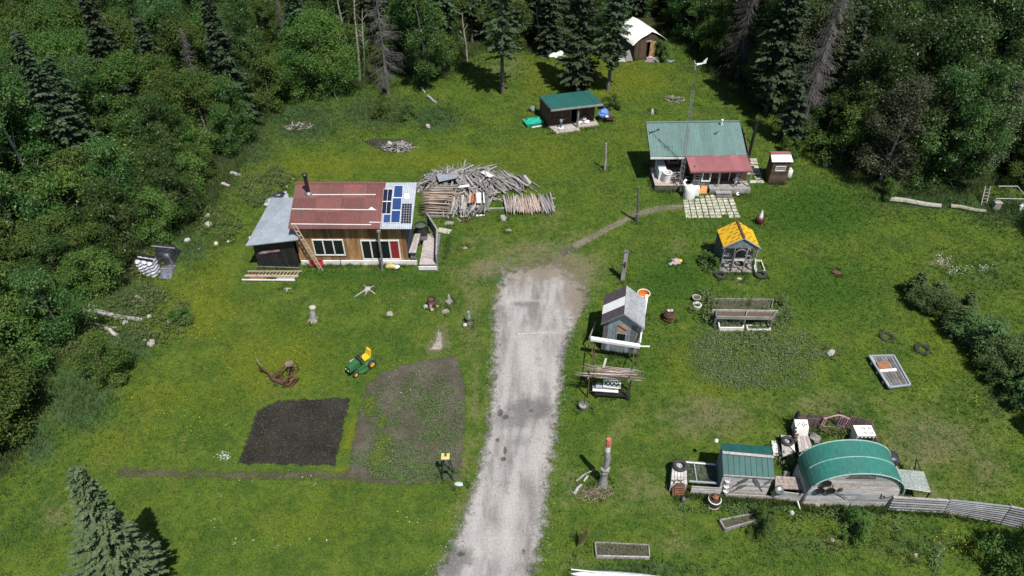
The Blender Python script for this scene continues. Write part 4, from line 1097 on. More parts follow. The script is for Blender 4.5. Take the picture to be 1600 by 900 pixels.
# solar panels
def solar(c, mat, nu, nv, lab):
    mx_ = sum(p[0] for p in c) / 4; my_ = sum(p[1] for p in c) / 4; q = [roofpx(x + (.55 if x > mx_ else -.55), y + (.5 if y > my_ else -.5), .11) for x, y in c]        # corners: bottom left, bottom right, top right, top left
    mb = MB(); mb.slab(q, .035); o = part('solar_panel', mb, m_whitepaint, house, lab)
    for i in range(nu):
        for j in range(nv):
            g = .035 if nu * nv < 4 else .03
            def at(u, v): return q[0].lerp(q[1], u).lerp(q[3].lerp(q[2], u), v) + nrm * .004
            mb2 = MB(); mb2.slab([at((i + g) / nu, (j + g) / nv), at((i + 1 - g) / nu, (j + g) / nv), at((i + 1 - g) / nu, (j + 1 - g) / nv), at((i + g) / nu, (j + 1 - g) / nv)], .003)
            part('cell', mb2, mat, o)
solar([(598.4, 314.2), (611, 314.2), (613.3, 295.5), (600, 295.5)], m_paneldark, 2, 1, 'dark solar panel')
solar([(596.7, 334), (609.5, 334), (611, 315.2), (598.4, 315.2)], m_paneldark, 2, 1, 'dark solar panel')
solar([(599, 347.8), (609, 347.8), (610.2, 335.2), (600.2, 335.2)], m_panelblue, 1, 1, 'small blue solar panel')
solar([(614.8, 308.4), (628.2, 308.4), (629.4, 290), (616.7, 290)], m_panelblue, 1, 1, 'blue solar panel')
solar([(612.6, 327.8), (626, 327.8), (627.3, 309.4), (614, 309.4)], m_panelblue, 1, 1, 'blue solar panel')
solar([(611.1, 347.8), (624.2, 347.8), (625.6, 329), (612.2, 329)], m_panelblue, 1, 1, 'blue solar panel')
solar([(626.6, 348.4), (641.6, 348.4), (643.4, 318.6), (629, 318.6)], m_paneldark, 4, 8, 'solar panel with a white cell grid')
q = [roofpx(x, y, .09) for x, y in ((632, 309.8), (639, 309.8), (639.4, 302.4), (632.4, 302.4))]
mb = MB(); mb.slab(q, .05); part('vent_box', mb, m_whitepaint, house)
# lean-to
A_, B_, C_, D_ = G(383.5, 384, 2.2), G(466, 374.5, 2.62), G(459, 308.5, 3.05), G(425, 309, 2.55)
mb = MB(); mb.slab([A_ - H0, B_ - H0, C_ - H0, D_ - H0], .07); lr = part('lean_to_roof', mb, m_leanroof, house, 'pale grey lean-to roof')
ln = (B_ - A_).cross(D_ - A_).normalized()
for k in (.25, .5, .75):
    piece('seam', lr, A_.lerp(D_, k) - H0 + ln * .01, B_.lerp(C_, k) - H0 + ln * .01, .03, .012, m_leanroof, ln)
def leanz(x, y): return A_.z - ((x - A_.x) * ln.x + (y - A_.y) * ln.y) / ln.z - .09
lx0, lx1 = -16.98, -14.30
for i in range(9):
    a = lx0 + (lx1 - lx0) * i / 9; b_ = lx0 + (lx1 - lx0) * (i + 1) / 9
    mb = MB(); y = 36.62 - R.uniform(0, .015); mb.hexa([(a, y, .05), (b_ - .01, y, .05), (b_ - .01, y + .05, .05), (a, y + .05, .05)], [(a, y, leanz(a, y)), (b_ - .01, y, leanz(b_, y)), (b_ - .01, y + .05, leanz(b_, y)), (a, y + .05, leanz(a, y))])
    part('board', mb, m_blackw, house, None, True)
mb = MB(); mb.hexa([(lx0 + .05, 36.7, .05), (lx1 - .05, 36.7, .05), (lx1 - .05, 41, .05), (lx0 + .5, 41, .05)], [(lx0 + .05, 36.7, leanz(lx0, 36.7)), (lx1 - .05, 36.7, leanz(lx1, 36.7)), (lx1 - .05, 41, leanz(lx1, 41)), (lx0 + .5, 41, leanz(lx0 + .5, 41))])
part('lean_to_wall', mb, m_blackw, house, 'black lean-to wall', True)
p = V(405, 397, 36.6); q = V(437, 390, 36.6)
mb = MB(); mb.slab([(p.x, 36.57, p.z), (q.x, 36.57, q.z - .12), (q.x, 36.57, q.z + .02), (p.x + .3, 36.57, q.z - .06), (p.x, 36.57, p.z + .13)], .01)
part('torn_flap', mb, M('torn_pink_paper', (0.20, 0.09, 0.09), (0.40, 0.34, 0.32), 0.8, 6, rand=0), house, 'torn pinkish patch', True)
piece('drain_pipe', house, G(402, 416.5, .12), G(468, 418.5, .12), .045, .045, m_steel, kind='rod', world=True)
# ladder, sled, pole and small things along the front
lad = thing('ladder', 'orange wooden ladder leaning on the left front corner of the plank house', 'ladder', G(502, 423))
la0, la1 = G(499.5, 422), G(504.5, 423); lb0, lb1 = V(455.5, 351, 36.5), V(461, 351, 36.5)
for a, b_ in ((la0, lb0), (la1, lb1)): piece('rail', lad, a, b_, .045, .08, m_palew, world=True)
for i in range(11):
    k = (i + .6) / 11.2; piece('rung', lad, la0.lerp(lb0, k), la1.lerp(lb1, k), .025, .025, m_palew, kind='rod', world=True)
sl = thing('sled', 'red plastic sled propped against the white skirting of the plank house', 'sled', G(492, 416))
a = V(482, 415, 36.72); b_ = V(506, 414, 36.72)
mb = MB(); mb.slab([(a.x, 36.70, .10), (b_.x, 36.70, .12), (b_.x - .06, 36.84, .50), (a.x + .16, 36.84, .46)], .03); part('shell', mb, m_redpl, sl, None, True)
mb = MB(); mb.bar((a.x + .05, 36.69, .12), (b_.x - .05, 36.69, .14), .06, .06); mb.bar((a.x + .2, 36.8, .47), (b_.x - .1, 36.8, .51), .05, .05); part('rim', mb, m_redpl, sl, None, True)
po = thing('post', 'crooked grey pole standing in front of the right house window', 'post', G(597, 423))
tp = V(592, 361, 36.45); mb = MB(); b0 = G(597, 423); mb.tube([b0, b0.lerp(tp, .4) + Vector((.04, 0, 0)), b0.lerp(tp, .75) - Vector((.05, 0, 0)), tp], [.08, .075, .07, .06], 8); part('shaft', mb, m_darkgreyw, po, None, True)
mb = MB(); mb.box(tp.x - .12, tp.x + .1, 36.38, 36.52, tp.z - .1, tp.z + .06); part('cap', mb, m_greyw, po, None, True)
lump('yellow_sack', 'yellowish sack lying at the foot of the crooked pole', 'sack', G(611, 418), (.34, .22, .16), M('yellow_sacking', (0.55, 0.47, 0.18), (0.42, 0.38, 0.16), .8, 4, rand=0), 3)
lump('white_cloth', 'white crumpled cloth beside the yellowish sack', 'cloth', G(620.5, 418), (.2, .15, .1), m_tarp, 4)
lump('dark_stone', 'dark lump on the house corner by the deck', 'stone', G(637, 411) + Vector((0, .1, 0)), (.2, .2, .22), m_darkgreyw, 5)
# deck
deck = thing('deck', 'grey plank deck with a railing at the right end of the plank house', 'deck', G(668, 412))
dz = .5
dk = [G(655, 413, dz), G(682.5, 413, dz), G(683, 376, dz), G(664.5, 364, dz)]
nb = 15
for i in range(nb):
    v0 = i / nb; v1 = (i + .94) / nb
    mb = MB(); mb.slab([dk[0].lerp(dk[3], v0), dk[1].lerp(dk[2], v0), dk[1].lerp(dk[2], v1), dk[0].lerp(dk[3], v1)], .04)
    part('deck_board', mb, m_pinkw, deck, None, True)
cube('beam', deck, dk[0].x - .05, dk[1].x, dk[0].y - .1, dk[0].y - .02, .08, .36, m_whitepaint, True, 'white front beam')
cube('skirt', deck, dk[0].x, dk[1].x - .02, dk[0].y, dk[3].y, .02, .44, m_darkgreyw, True)
rt = [V(682.8, 396, dk[1].y), G(684, 367, 1.5), G(665.3, 347, 1.5)]
rt[0] = Vector((dk[1].x + .03, dk[1].y, 1.35)); rt[1] = Vector((dk[2].x + .06, dk[2].y + .05, 1.42)); rt[2] = Vector((dk[3].x + .1, dk[3].y + 1.0, 1.45))
for a, b_ in ((rt[0], rt[1]), (rt[1], rt[2])):
    piece('hand_rail', deck, a, b_, .12, .05, m_greyw, world=True)
    n = 9
    for i in range(n):
        p = a.lerp(b_, (i + .5) / n); q = a.lerp(b_, (i + 1.4) / n)
        piece('baluster', deck, (p.x, p.y, dz - .05), (p.x, p.y, p.z - .03), .02, (b_ - a).length / n * .94, m_darkgreyw, ((b_ - a).normalized()), world=True)
for p in (rt[0], rt[1], rt[2]): piece('post', deck, (p.x, p.y, 0), (p.x, p.y, p.z + .02), .1, .1, m_greyw, world=True)
be = thing('bench', 'pinkish plank bench along the house end on the deck', 'bench', G(645, 392, dz))
bz = 1.0
bq = [G(638.3, 394.5, bz), G(650, 394.5, bz), G(657, 365, bz), G(648.5, 365, bz)]
for i in range(3):
    mb = MB(); a, b_ = i / 3 + .01, (i + 1) / 3 - .01
    mb.slab([bq[0].lerp(bq[1], a), bq[0].lerp(bq[1], b_), bq[3].lerp(bq[2], b_), bq[3].lerp(bq[2], a)], .05); part('seat_board', mb, m_pinkw, be, None, True)
for k in (.08, .9):
    p = bq[0].lerp(bq[3], k); q = bq[1].lerp(bq[2], k); cube('leg', be, p.x + .05, q.x - .05, p.y, p.y + .08, .3, bz - .05, m_darkgreyw, True)
bi = thing('bin', 'dark green tub at the back of the house deck', 'bin', G(658, 362, .3)); mb = MB(); mb.lathe([(.32, -.3), (.42, .55), (.46, .58), (.46, .64), (.40, .64), (.38, .45)], 16); part('tub', mb, M('dark_green_tub', (0.03, 0.05, 0.035), (0.04, 0.06, 0.045), .6, 4, rand=0), bi); mb = MB(); mb.lathe([(.38, .48), (.05, .56)], 14); part('lid', mb, M('grey_green_lid', (0.07, 0.09, 0.07), (0.10, 0.11, 0.09), .7, 4, rand=0), bi)
cr = thing('crate', 'dark wooden crate on the deck between bench and railing', 'crate', G(662, 373, dz))
mb = MB(); mb.box(-.3, .25, -.2, .3, 0, .42); part('box', mb, m_darkgreyw, cr); mb = MB(); mb.slab([(-.32, -.22, .44), (.27, -.22, .44), (.27, .32, .47), (-.32, .32, .47)], .03); part('lid', mb, m_black, cr)
pl = thing('pallet', 'stretcher-like frame of orange and white ladders lying on the grass before the black lean-to', 'pallet', G(425, 431))
c0, c1, c2, c3 = G(378, 437, .12), G(461, 438, .12), G(472, 424, .12), G(387, 424, .12)
for k in (0, .38, .5, 1.0): piece('rail', pl, c0.lerp(c3, k), c1.lerp(c2, k), .08, .08, (m_whitepaint, m_palew, m_greyw, m_palew)[int(k * 3)], world=True)
for i in range(15):
    k = (i + .7) / 15.5; piece('rung', pl, c0.lerp(c1, k).lerp(c3.lerp(c2, k), .5), c3.lerp(c2, k), .04, .035, m_palew if i > 2 else m_rustor, world=True)
for k, mt in ((.1, m_rustor), (.62, m_greyw)):
    mb = MB(); mb.slab([c0.lerp(c1, k).lerp(c3.lerp(c2, k), .1) - Vector((0, 0, .05)), c0.lerp(c1, k + .33).lerp(c3.lerp(c2, k + .33), .1) - Vector((0, 0, .05)), c0.lerp(c1, k + .33).lerp(c3.lerp(c2, k + .33), .6) - Vector((0, 0, .05)), c0.lerp(c1, k).lerp(c3.lerp(c2, k), .6) - Vector((0, 0, .05))], .02); part('board', mb, mt, pl, None, True)
# loose sheets behind the lean-to
sh = thing('metal_sheets', 'crumpled silver roofing sheets behind the grey lean-to', 'metal sheets', G(430, 312))
for k, (a, b_, c_, d) in enumerate((((412, 321), (425, 322), (432, 306), (418, 309)), ((424, 314), (452, 312), (450, 302), (428, 304)), ((432, 308), (446, 306), (449, 299), (436, 300)))):
    z = .06 + .08 * k; mb = MB(); mb.corrug(G(*a, z), G(*b_, z + .12), G(*c_, z + .2), G(*d, z), 5, .03, .01); part('sheet', mb, m_silver, sh, None, True)
lump('black_tarpaulin', 'black bundle on top of the crumpled silver sheets', 'tarpaulin', G(435, 307, .35), (.55, .3, .2), m_darktarp, 7)

# ------------------------------------------------------------------ wood piles
def logpile(name, label, spots, parts_label=None):
    return thing(name, label, 'wood pile', spots)
def heap_h(px, py, P, hmax):
    g = G(px, py); X1 = np.array([g.x]); Y1 = np.array([g.y])
    return hmax * min(1.0, float(edge_dist(P, X1, Y1)[0]) / .9)
HP = [(652, 296), (668, 276), (700, 272), (760, 266), (785, 274), (822, 280), (832, 286), (818, 294), (775, 300), (760, 306), (755, 318), (725, 322), (700, 316), (668, 306)]
HPm = poly_px(HP)
pile = logpile('wood_pile', 'big jumbled heap of grey poles and slabs behind the plank house', G(735, 300))
cnt = 0
mb = MB(); cc = HPm.mean(0)
vs = [tuple(p) + (0,) for p in HPm] + [(cc[0] + (p[0] - cc[0]) * .55, cc[1] + (p[1] - cc[1]) * .55, .38) for p in HPm] + [(cc[0], cc[1], .5)]
n = len(HPm); mb.add(vs, [(i, (i + 1) % n, n + (i + 1) % n, n + i) for i in range(n)] + [(n + i, n + (i + 1) % n, 2 * n) for i in range(n)])
part('core', mb, m_greylog, pile, None, True)
while cnt < 285:
    px = R.uniform(652, 832); py = R.uniform(266, 320); g = G(px, py)
    if not inside(HPm, np.array([g.x]), np.array([g.y]))[0]: continue
    hz = heap_h(px, py, HPm, .62 if px < 765 else .4)
    if py < 274 and px < 765: ang = R.gauss(0.25, .35); L = R.uniform(.8, 1.6)
    elif px > 765: ang = R.gauss(2.25, .22); L = R.uniform(.9, 1.7)
    elif px < 700: ang = R.gauss(1.2, .6); L = R.uniform(.7, 1.7)
    else: ang = R.choice([R.gauss(1.9, .35), R.gauss(1.2, .4), R.gauss(2.4, .3)]); L = R.uniform(.8, 2.2)
    d = Vector((math.cos(ang), math.sin(ang), R.gauss(0, .07))) * L / 2
    c0 = Vector((g.x, g.y, .1 + hz + R.uniform(-.12, .12)))
    a, b_ = c0 - d, c0 + d
    a.z = max(a.z, .06); b_.z = max(b_.z, .06)
    u = R.random()
    if u < .72: piece('log', pile, a, b_, R.uniform(.035, .075), R.uniform(.035, .07), m_greylog, kind='log', world=True)
    else: piece('slab', pile, a, b_, R.uniform(.1, .2), .03, m_greyw, world=True)
    cnt += 1
for (a, b_, w) in (((716, 292), (733, 290), .28), ((728, 274), (739, 289), .14), ((684, 297), (697, 306), .12), ((754, 268), (768, 276), .4), ((757, 266), (760, 276), .15), ((712, 304), (726, 299), .14), ((808, 278), (818, 288), .12), ((765, 303), (782, 300), .12)):
    piece('board', pile, G(*a, 1.0 if a[0] < 800 else .35), G(*b_, 1.05 if b_[0] < 770 else .3), w, .03, m_whitepaint if w > .2 else m_pinkw, world=True)
ms_ = thing('metal_sheet', 'pale blue metal sheet laid over the left top of the wood heap', 'metal sheet', G(699, 278))
mb = MB(); mb.corrug(G(686, 284, 1.1), G(714, 278, 1.15), G(717, 271.5, 1.15), G(681, 272, 1.1), 9, .02, .01); part('sheet', mb, m_leanroof, ms_, None, True)
# firewood stack against the house
st = logpile('firewood_stack', 'brown split firewood stacked lengthways against the right house end', G(669, 330))
for j in range(13):
    for i in range(6):
        z = .1 + .12 * j
        y0 = G(670, 341).y + i * .33 + R.uniform(-.04, .04) + j * .03
        xl = -6.2 + R.uniform(-.05, .1) + (.05 * i); L = R.uniform(1.05, 1.6)
        if i > 0 and 3 < j < 11 and R.random() < .55: continue
        piece('log', st, (xl, y0, z), (xl + L, y0 + R.uniform(-.08, .08), z + R.uniform(-.03, .03)), R.uniform(.05, .08), R.uniform(.045, .07), R.choice([m_brownlog, m_brownlog, m_tanlog, m_greylog]), kind='log', world=True)
# upright slabs in the middle
sg = logpile('slab_pile', 'low pile of grey slabs with reddish boards in front of the big wood heap', G(725, 335))
for i in range(95):
    px = R.uniform(690, 762); g0 = G(px, 336 + R.uniform(-5, 3) - (4 if px > 740 else 0)); L = R.uniform(.9, 1.7)
    z = .1 + R.uniform(0, .5)
    lean = R.gauss(0.05 + (px - 720) * .004, .16)
    piece(*('slab' if R.random() < .5 else 'log', sg, (g0.x, g0.y, z), (g0.x + lean * L, g0.y + L, z + R.gauss(.05, .1))), R.uniform(.06, .13), R.uniform(.03, .05), R.choice([m_greylog, m_greyw, m_darkgreyw, m_greylog, m_pinkw]), kind='box' if i % 2 else 'log', world=True)
for px, mt, w in ((733, m_tanlog, .16), (737, m_rustor, .14), (741, M('red_board', (0.32, 0.08, 0.05), (0.22, 0.07, 0.05), .8, 4, rand=0), .1), (748, m_whitepaint, .34), (697, m_whitepaint, .12), (756, m_whitepaint, .09)):
    g0 = G(px + 1, 332); piece('board', sg, (g0.x, g0.y, .85), (g0.x + R.gauss(.1, .15), g0.y + 1.2, .95), w, .03, mt, world=True)
# poles on two rails
pp = logpile('pole_stack', 'neat row of tan and grey poles laid across two rails right of the wood heap', G(828, 327))
for yy, nm in ((312, 0), (326, 1)):
    a = G(760, yy, .08); b_ = G(868, yy - 2, .08); piece('rail', pp, a, b_, .09, .1, m_greyw, world=True)
for k in range(62):
    u = k / 61; px = 790 + 76 * u + R.uniform(-1, 1)
    g0 = G(px, 329 + R.uniform(-2.5, 2) - 2 * u, .16); L = R.uniform(1.15, 1.55)
    mt = R.choice([m_tanlog, m_tanlog, m_pinkw]) if .08 < u < .72 else R.choice([m_greylog, m_greyw, m_greylog])
    piece('pole', pp, (g0.x, g0.y, .17 + R.uniform(0, .16)), (g0.x + R.gauss(-.18 if u < .7 else -.3, .12), g0.y + L, .17 + R.uniform(0, .2)), R.uniform(.045, .085), R.uniform(.04, .07), mt, kind='log', world=True)
for i, (x, y, w, d, mt, lab) in enumerate(((702, 349, .75, .5, m_stone, 'round pale flagstone on the lawn nearest to the slab pile'), (694, 361, .95, .55, m_paver, 'pale square flagstone on the lawn beside the deck railing'), (787, 341, .42, .75, m_greyw, 'upright grey board lying on the lawn below the pole stack'),
      (795, 360, .5, .2, m_stone, 'small pale stone on the lawn below the grey board'), (727, 388, .3, .12, m_stone, 'faint pale stone on the grass above the driveway end'))):
    mb = MB()
    if mt is m_stone: mb.blob((0, 0, 0), (w / 2, d / 2, .09), i, .25)
    else: mb.box(-w / 2, w / 2, -d / 2, d / 2, 0, .05)
    o = part('flagstone' if i < 2 else ('board' if i == 2 else 'stone'), mb, mt); o.location = G(x, y); o.rotation_euler.z = (.1, -.35, .03, 0, 0)[i]; tag(o, lab, 'flagstone' if i < 2 else ('board' if i == 2 else 'stone'))
jn = thing('scrap_boards', 'white and red scrap boards lying below the slab pile', 'boards', G(727, 341))
for (a, b_, w, mt) in (((718, 338), (734, 337), .18, m_whitepaint), ((743, 337), (757, 336), .16, m_whitepaint), ((741, 331), (754, 331), .12, m_pinkw), ((720, 345), (733, 344), .3, m_rust), ((714, 341), (720, 346), .1, m_greyw)):
    piece('board', jn, G(*a, .06), G(*b_, .06), w, .04, mt, world=True)

# ------------------------------------------------------------------ woodshed with a dark green roof
S0 = Vector((3.12, 56.25, 0))
shed = thing('woodshed', 'open brown woodshed with a dark green lean roof in the back lawn', 'shed', S0, math.radians(14.5))
mb = MB(); mb.slab([(-.12, -1.25, 2.28), (4.55, -1.25, 2.24), (4.55, 2.35, 1.78), (-.12, 2.35, 1.80)], .05); rf = part('roof', mb, m_darkgreen, shed)
for i in range(1, 8): piece('seam', rf, (-.12 + 4.67 * i / 8, -1.25, 2.262), (-.12 + 4.67 * i / 8, 2.35, 1.795), .04, .012, m_darkgreen)
piece('fascia', shed, (-.14, -1.29, 2.16), (4.57, -1.29, 2.12), .05, .16, m_greyw)
piece('fascia', shed, (-.15, -1.25, 2.18), (-.15, 2.3, 1.72), .04, .12, m_brownw)
plank_wall(shed, 0, 2.1, 0, 0, 1.95, 9, m_brownw)
plank_wall(shed, 2.75, 4.3, 0, 0, 1.95, 7, m_brownw)
plank_wall(shed, 0, 2.0, -.06, 0.02, .72, 6, m_redbrown, .05, name='board', horiz=True)
plank_wall(shed, 2.8, 4.2, -.06, 0.02, .72, 6, m_redbrown, .05, name='board', horiz=True)
for i in range(8):
    y = i * .29; cube('plank', shed, -.04 - R.uniform(0, .01), .0, y, y + .28, 0, 2.0 - y * .1, m_brownw); cube('plank', shed, 4.3, 4.34 + R.uniform(0, .01), y, y + .28, 0, 2.0 - y * .1, m_brownw)
mb = MB(); mb.box(0, 4.3, 2.3, 2.36, 0, 1.75); part('back_wall', mb, m_brownw, shed)
for k, x in enumerate((2.12, 2.7)): piece('door_post', shed, (x, -.03, 0), (x, -.03, 1.95), .08, .08, m_darkgreyw)
mb = MB(); mb.tube([(2.42, -1.05, 0), (2.44, -1.04, 1.2), (2.42, -1.05, 2.18)], [.11, .1, .09], 8); part('porch_post', mb, m_greyw, shed)
for i in range(4):
    y0 = -1.55 + i * .38
    cube('floor_board', shed, 0.35 - i * .1, 2.5, y0, y0 + .36, 0.02, .14 + R.uniform(0, .015), m_pinkw)
for i in range(3):
    y0 = -1.05 + i * .33
    cube('floor_board', shed, 2.52, 4.4, y0, y0 + .31, 0.02, .15 + R.uniform(0, .015), m_pinkw)
def at(root, p): return root.matrix_basis @ Vector(p)
bpy.context.view_layer.update()
def onto(o, root, p): o.location = root.matrix_world @ Vector(p); o.rotation_euler.z = root.rotation_euler.z; return o
t = thing('sandbags', 'heap of pale sacks leaning on the right front wall of the woodshed', 'sacks'); onto(t, shed, (3.1, -.45, .16))
for i, (x, z, r) in enumerate(((-.3, .1, .3), (.05, .12, .32), (.4, .1, .28), (-.05, .34, .24), (.15, .42, .2))):
    mb = MB(); mb.blob((x, .1 * (i % 2), z), (r, .22, .16), i, .3); part('sack', mb, m_pinkw if i % 2 else m_whitepaint, t)
t = thing('hand_pump', 'small blue grey pump on the planks left of the woodshed door', 'pump'); onto(t, shed, (.95, -.9, .14))
mb = MB(); mb.lathe([(.16, 0), (.16, .06), (.09, .1), (.09, .6), (.13, .64), (.13, .8), (.04, .9)], 12); part('body', mb, m_bluegrey, t); mb = MB(); mb.tube([(0, 0, .75), (.3, -.05, .9)], .025, 6); mb.tube([(0, -.05, .6), (-.02, -.3, .55), (-.02, -.32, .45)], .03, 6); part('handle', mb, m_steel, t)
mb = MB(); mb.blob((0, 0, .06), (.3, .25, .09), 3); part('white_base', mb, m_whitepaint, t)
t = thing('plastic_boat', 'turquoise plastic play boat lying left of the woodshed', 'boat', G(833, 193), math.radians(20))
mb = MB(); L, W = .82, .55
mb.hexa([(-L * .85, -W * .85, 0), (L * .85, -W * .85, 0), (L * .85, W * .85, 0), (-L * .85, W * .85, 0)], [(-L, -W, .3), (L, -W, .3), (L, W, .3), (-L, W, .3)]); part('hull', mb, m_turq, t)
for i, (x0, x1, y0, y1) in enumerate(((-.7, -.1, -.1, .42), (.05, .7, .0, .42), (-.7, .7, -.45, -.2))):
    mb = MB(); mb.box(x0, x1, y0, y1, .30, .36); part('seat', mb, m_turq, t)
mb = MB(); mb.tube([(-.55, .2, .34), (-.5, .25, .5)], .08, 8); mb.tube([(.25, .3, .34), (.5, .3, .46)], .1, 8); part('knob', mb, m_darkgreen, t)
mb = MB(); mb.box(-.4, .6, -.75, -.62, 0, .06); part('runner', mb, m_whitepaint, t)
t = thing('covered_barrel', 'barrel under a crumpled blue tarpaulin right of the woodshed', 'barrel', G(942, 187))
mb = MB(); mb.lathe([(.4, 0), (.42, .4), (.4, .8)], 14); part('barrel', mb, m_darktarp, t); mb = MB(); mb.blob((0, 0, .62), (.5, .48, .42), 9, .35); part('tarpaulin', mb, m_blue, t)
t = thing('fire_box', 'rusty brown box on legs beside the blue covered barrel', 'box', G(951, 190))
mb = MB(); mb.box(-.38, .38, -.25, .25, .3, .62); part('box', mb, m_rust, t)
for x in (-.32, .32):
    for y in (-.2, .2): cube('leg', t, x - .03, x + .03, y - .03, y + .03, 0, .3, m_black)
lump('white_bag', 'white bag on the rusty brown box', 'bag', G(948, 183, .62), (.18, .14, .1), m_tarp, 5)
lump('green_bin_bag', 'grey green bundle at the back left corner of the woodshed', 'bundle', G(832, 174), (.35, .3, .35), M('grey_green_cloth', (0.16, 0.2, 0.17), (0.11, 0.15, 0.12), .8, 4, rand=0), 6)

# ------------------------------------------------------------------ cabin with white tarp roof
K0 = Vector((12.55, 70.55, 0))
cabin = thing('cabin', 'small brown plank cabin under a sagging white tarp roof at the far woods', 'cabin', K0, math.radians(19))
cw, cdp, ez, rz_ = 3.3, 3.9, 1.75, 2.75
gab = lambda x: ez - .02 + (rz_ - ez - .08) * (1 - abs(x - cw / 2) / (cw / 2))
plank_wall(cabin, 0, cw, 0, 0, ez, 15, m_brownw, .05, ((1.35, 2.35, -.1, 1.75),), top=gab)
piece('door_frame', cabin, (1.32, -.06, 0), (1.32, -.06, 1.8), .07, .06, m_brownw); piece('lintel', cabin, (1.2, -.07, 1.78), (1.9, -.07, 1.8), .1, .12, m_palew)
mb = MB(); mb.box(1.72, 2.38, -.12, -.07, .12, 1.72); d = part('door', mb, M('bare_plywood_door', (0.40, 0.26, 0.12), (0.30, 0.19, 0.09), .8, 3, rand=0), cabin); mb = MB(); mb.box(1.78, 1.84, -.16, -.121, .85, .95); part('handle', mb, m_black, d)
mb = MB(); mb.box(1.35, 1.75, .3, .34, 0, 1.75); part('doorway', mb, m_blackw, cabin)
mb = MB(); mb.box(.02, .1, .05, cdp, 0, ez - .03); mb.box(cw - .1, cw - .02, .05, cdp, 0, ez - .03); mb.box(.1, cw - .1, cdp - .08, cdp, 0, ez - .03); part('wall', mb, m_darkgreyw, cabin)
# tarp: curved grid
U = 15; W_ = 11; vs = []; fs = []
for j in range(W_):
    for i in range(U):
        u = i / (U - 1) * 2 - 1; v = j / (W_ - 1)
        au = abs(u)
        z = rz_ - (rz_ - ez + .18) * (au ** 1.0 * .72 + au ** 2.6 * .28) + .05 * math.sin(v * 9 + u * 3) * au - .07 * math.sin(v * math.pi) * (1 - au)
        vs.append((cw / 2 + u * (cw / 2 + .32) + .04 * math.sin(v * 13), -.22 + v * (cdp + .5) + .06 * math.sin(u * 7), z + .06))
k = len(vs); vs += [(a, b_, c_ - .03) for a, b_, c_ in vs]
for j in range(W_ - 1):
    for i in range(U - 1):
        q = (j * U + i, j * U + i + 1, (j + 1) * U + i + 1, (j + 1) * U + i); fs.append(q); fs.append(tuple(k + z for z in q[::-1]))
for i in range(U - 1): fs.append((i, k + i, k + i + 1, i + 1)); e = (W_ - 1) * U; fs.append((e + i, e + i + 1, k + e + i + 1, k + e + i))
for j in range(W_ - 1): fs.append((j * U, (j + 1) * U, k + (j + 1) * U, k + j * U)); fs.append((j * U + U - 1, k + j * U + U - 1, k + (j + 1) * U + U - 1, (j + 1) * U + U - 1))
mb = MB(); mb.add(vs, fs); part('tarp_roof', mb, m_tarp, cabin, None, False, True)
mb = MB(); mb.slab([(.0, 2.5, 2.07), (.55, 2.5, 2.42), (.55, 3.3, 2.42), (.0, 3.3, 2.07)], .03); part('roof_patch', mb, m_greytarp, cabin, 'grey roof patch')
t = thing('corrugated_sheets', 'white sheets leaning at the left wall of the white roofed cabin', 'sheets', G(978, 93))
mb = MB(); mb.slab([G(966, 96, .05), G(978, 97, .05), G(978, 88, .5), G(968, 88, .4)], .03); part('sheet', mb, m_greytarp, t, None, True)
mb = MB(); mb.slab([G(977, 96, .1), G(989, 95, .1), G(984, 78, 1.2), G(979, 80, 1.1)], .04); part('sheet', mb, m_greyw, t, None, True)
mb = MB(); mb.box(-.2, .9, -.35, -.1, 0, .3); part('box', mb, m_black, t)
t = thing('door_step', 'pinkish plank step before the cabin door', 'step', G(1017, 93)); cube('tread', t, -.5, .6, -.4, .1, .08, .2, m_pinkw); cube('tread', t, -.7, .7, -.75, -.42, .0, .1, m_greyw); mb = MB(); mb.blob((-.1, -.15, .3), (.3, .2, .14), 4); part('rug', mb, m_pink, t)
t = thing('white_boards', 'loose white boards in the grass right of the cabin', 'boards', G(1047, 95))
for a, b_ in (((1040, 93), (1051, 96)), ((1047, 97), (1054, 94)), ((1042, 95.5), (1049, 97.5))): piece('board', t, G(*a, .08), G(*b_, .1), .2, .05, m_leanroof, world=True)
t = thing('white_tarpaulin', 'rumpled white tarpaulin lying at the wood edge of the back lawn', 'tarpaulin', G(867, 88)); mb = MB(); mb.blob((-.1, 0, .1), (.75, .4, .24), 12, .45); mb.blob((.5, .15, .15), (.4, .2, .35), 5, .4); part('cloth', mb, m_tarp, t); mb = MB(); mb.bar((-1.6, .1, .06), (1.3, -.1, .06), .15, .06); part('board', mb, m_pinkw, t)

# ------------------------------------------------------------------ cottage
C0 = Vector((14.6, 46.0, 0))
cot = thing('cottage', 'cottage with a pale green metal roof and a red porch roof right of the clearing', 'house', C0)
PEl, PEr = G(1079, 268, 1.98), G(1176, 266.5, 1.98)
PTl, PTr = G(1072, 245, 2.5), G(1166, 242, 2.5)
GEl = G(1016.5, 245.5, 2.46)
GRl, GRr = G(1009.5, 191.5, 3.55), G(1155.5, 189.5, 3.55)
nR = 17
def strip(nm, a, b_, c_, d, n, amp, mat, per, lab=None):
    for i in range(per):
        u, v = i / per, (i + 1) / per + .002 * (i < per - 1)
        mb = MB(); dz_ = Vector((0, 0, .004 * (i % 2)))
        mb.corrug(a.lerp(b_, u) + dz_, a.lerp(b_, v) + dz_, d.lerp(c_, v) + dz_, d.lerp(c_, u) + dz_, n, amp, .008)
        part(nm, mb, mat, cot, lab, True)
strip('roof_sheet', GEl, PTr + Vector((.05, 0, .0)), GRr, GRl, 4, .016, m_greenroof, 9)
strip('porch_roof_sheet', PEl, PEr, PTr + Vector((.0, 0, .015)), PTl + Vector((0, 0, .015)), 3, .016, m_pinkroof, 7, 'faded red porch roof sheet')
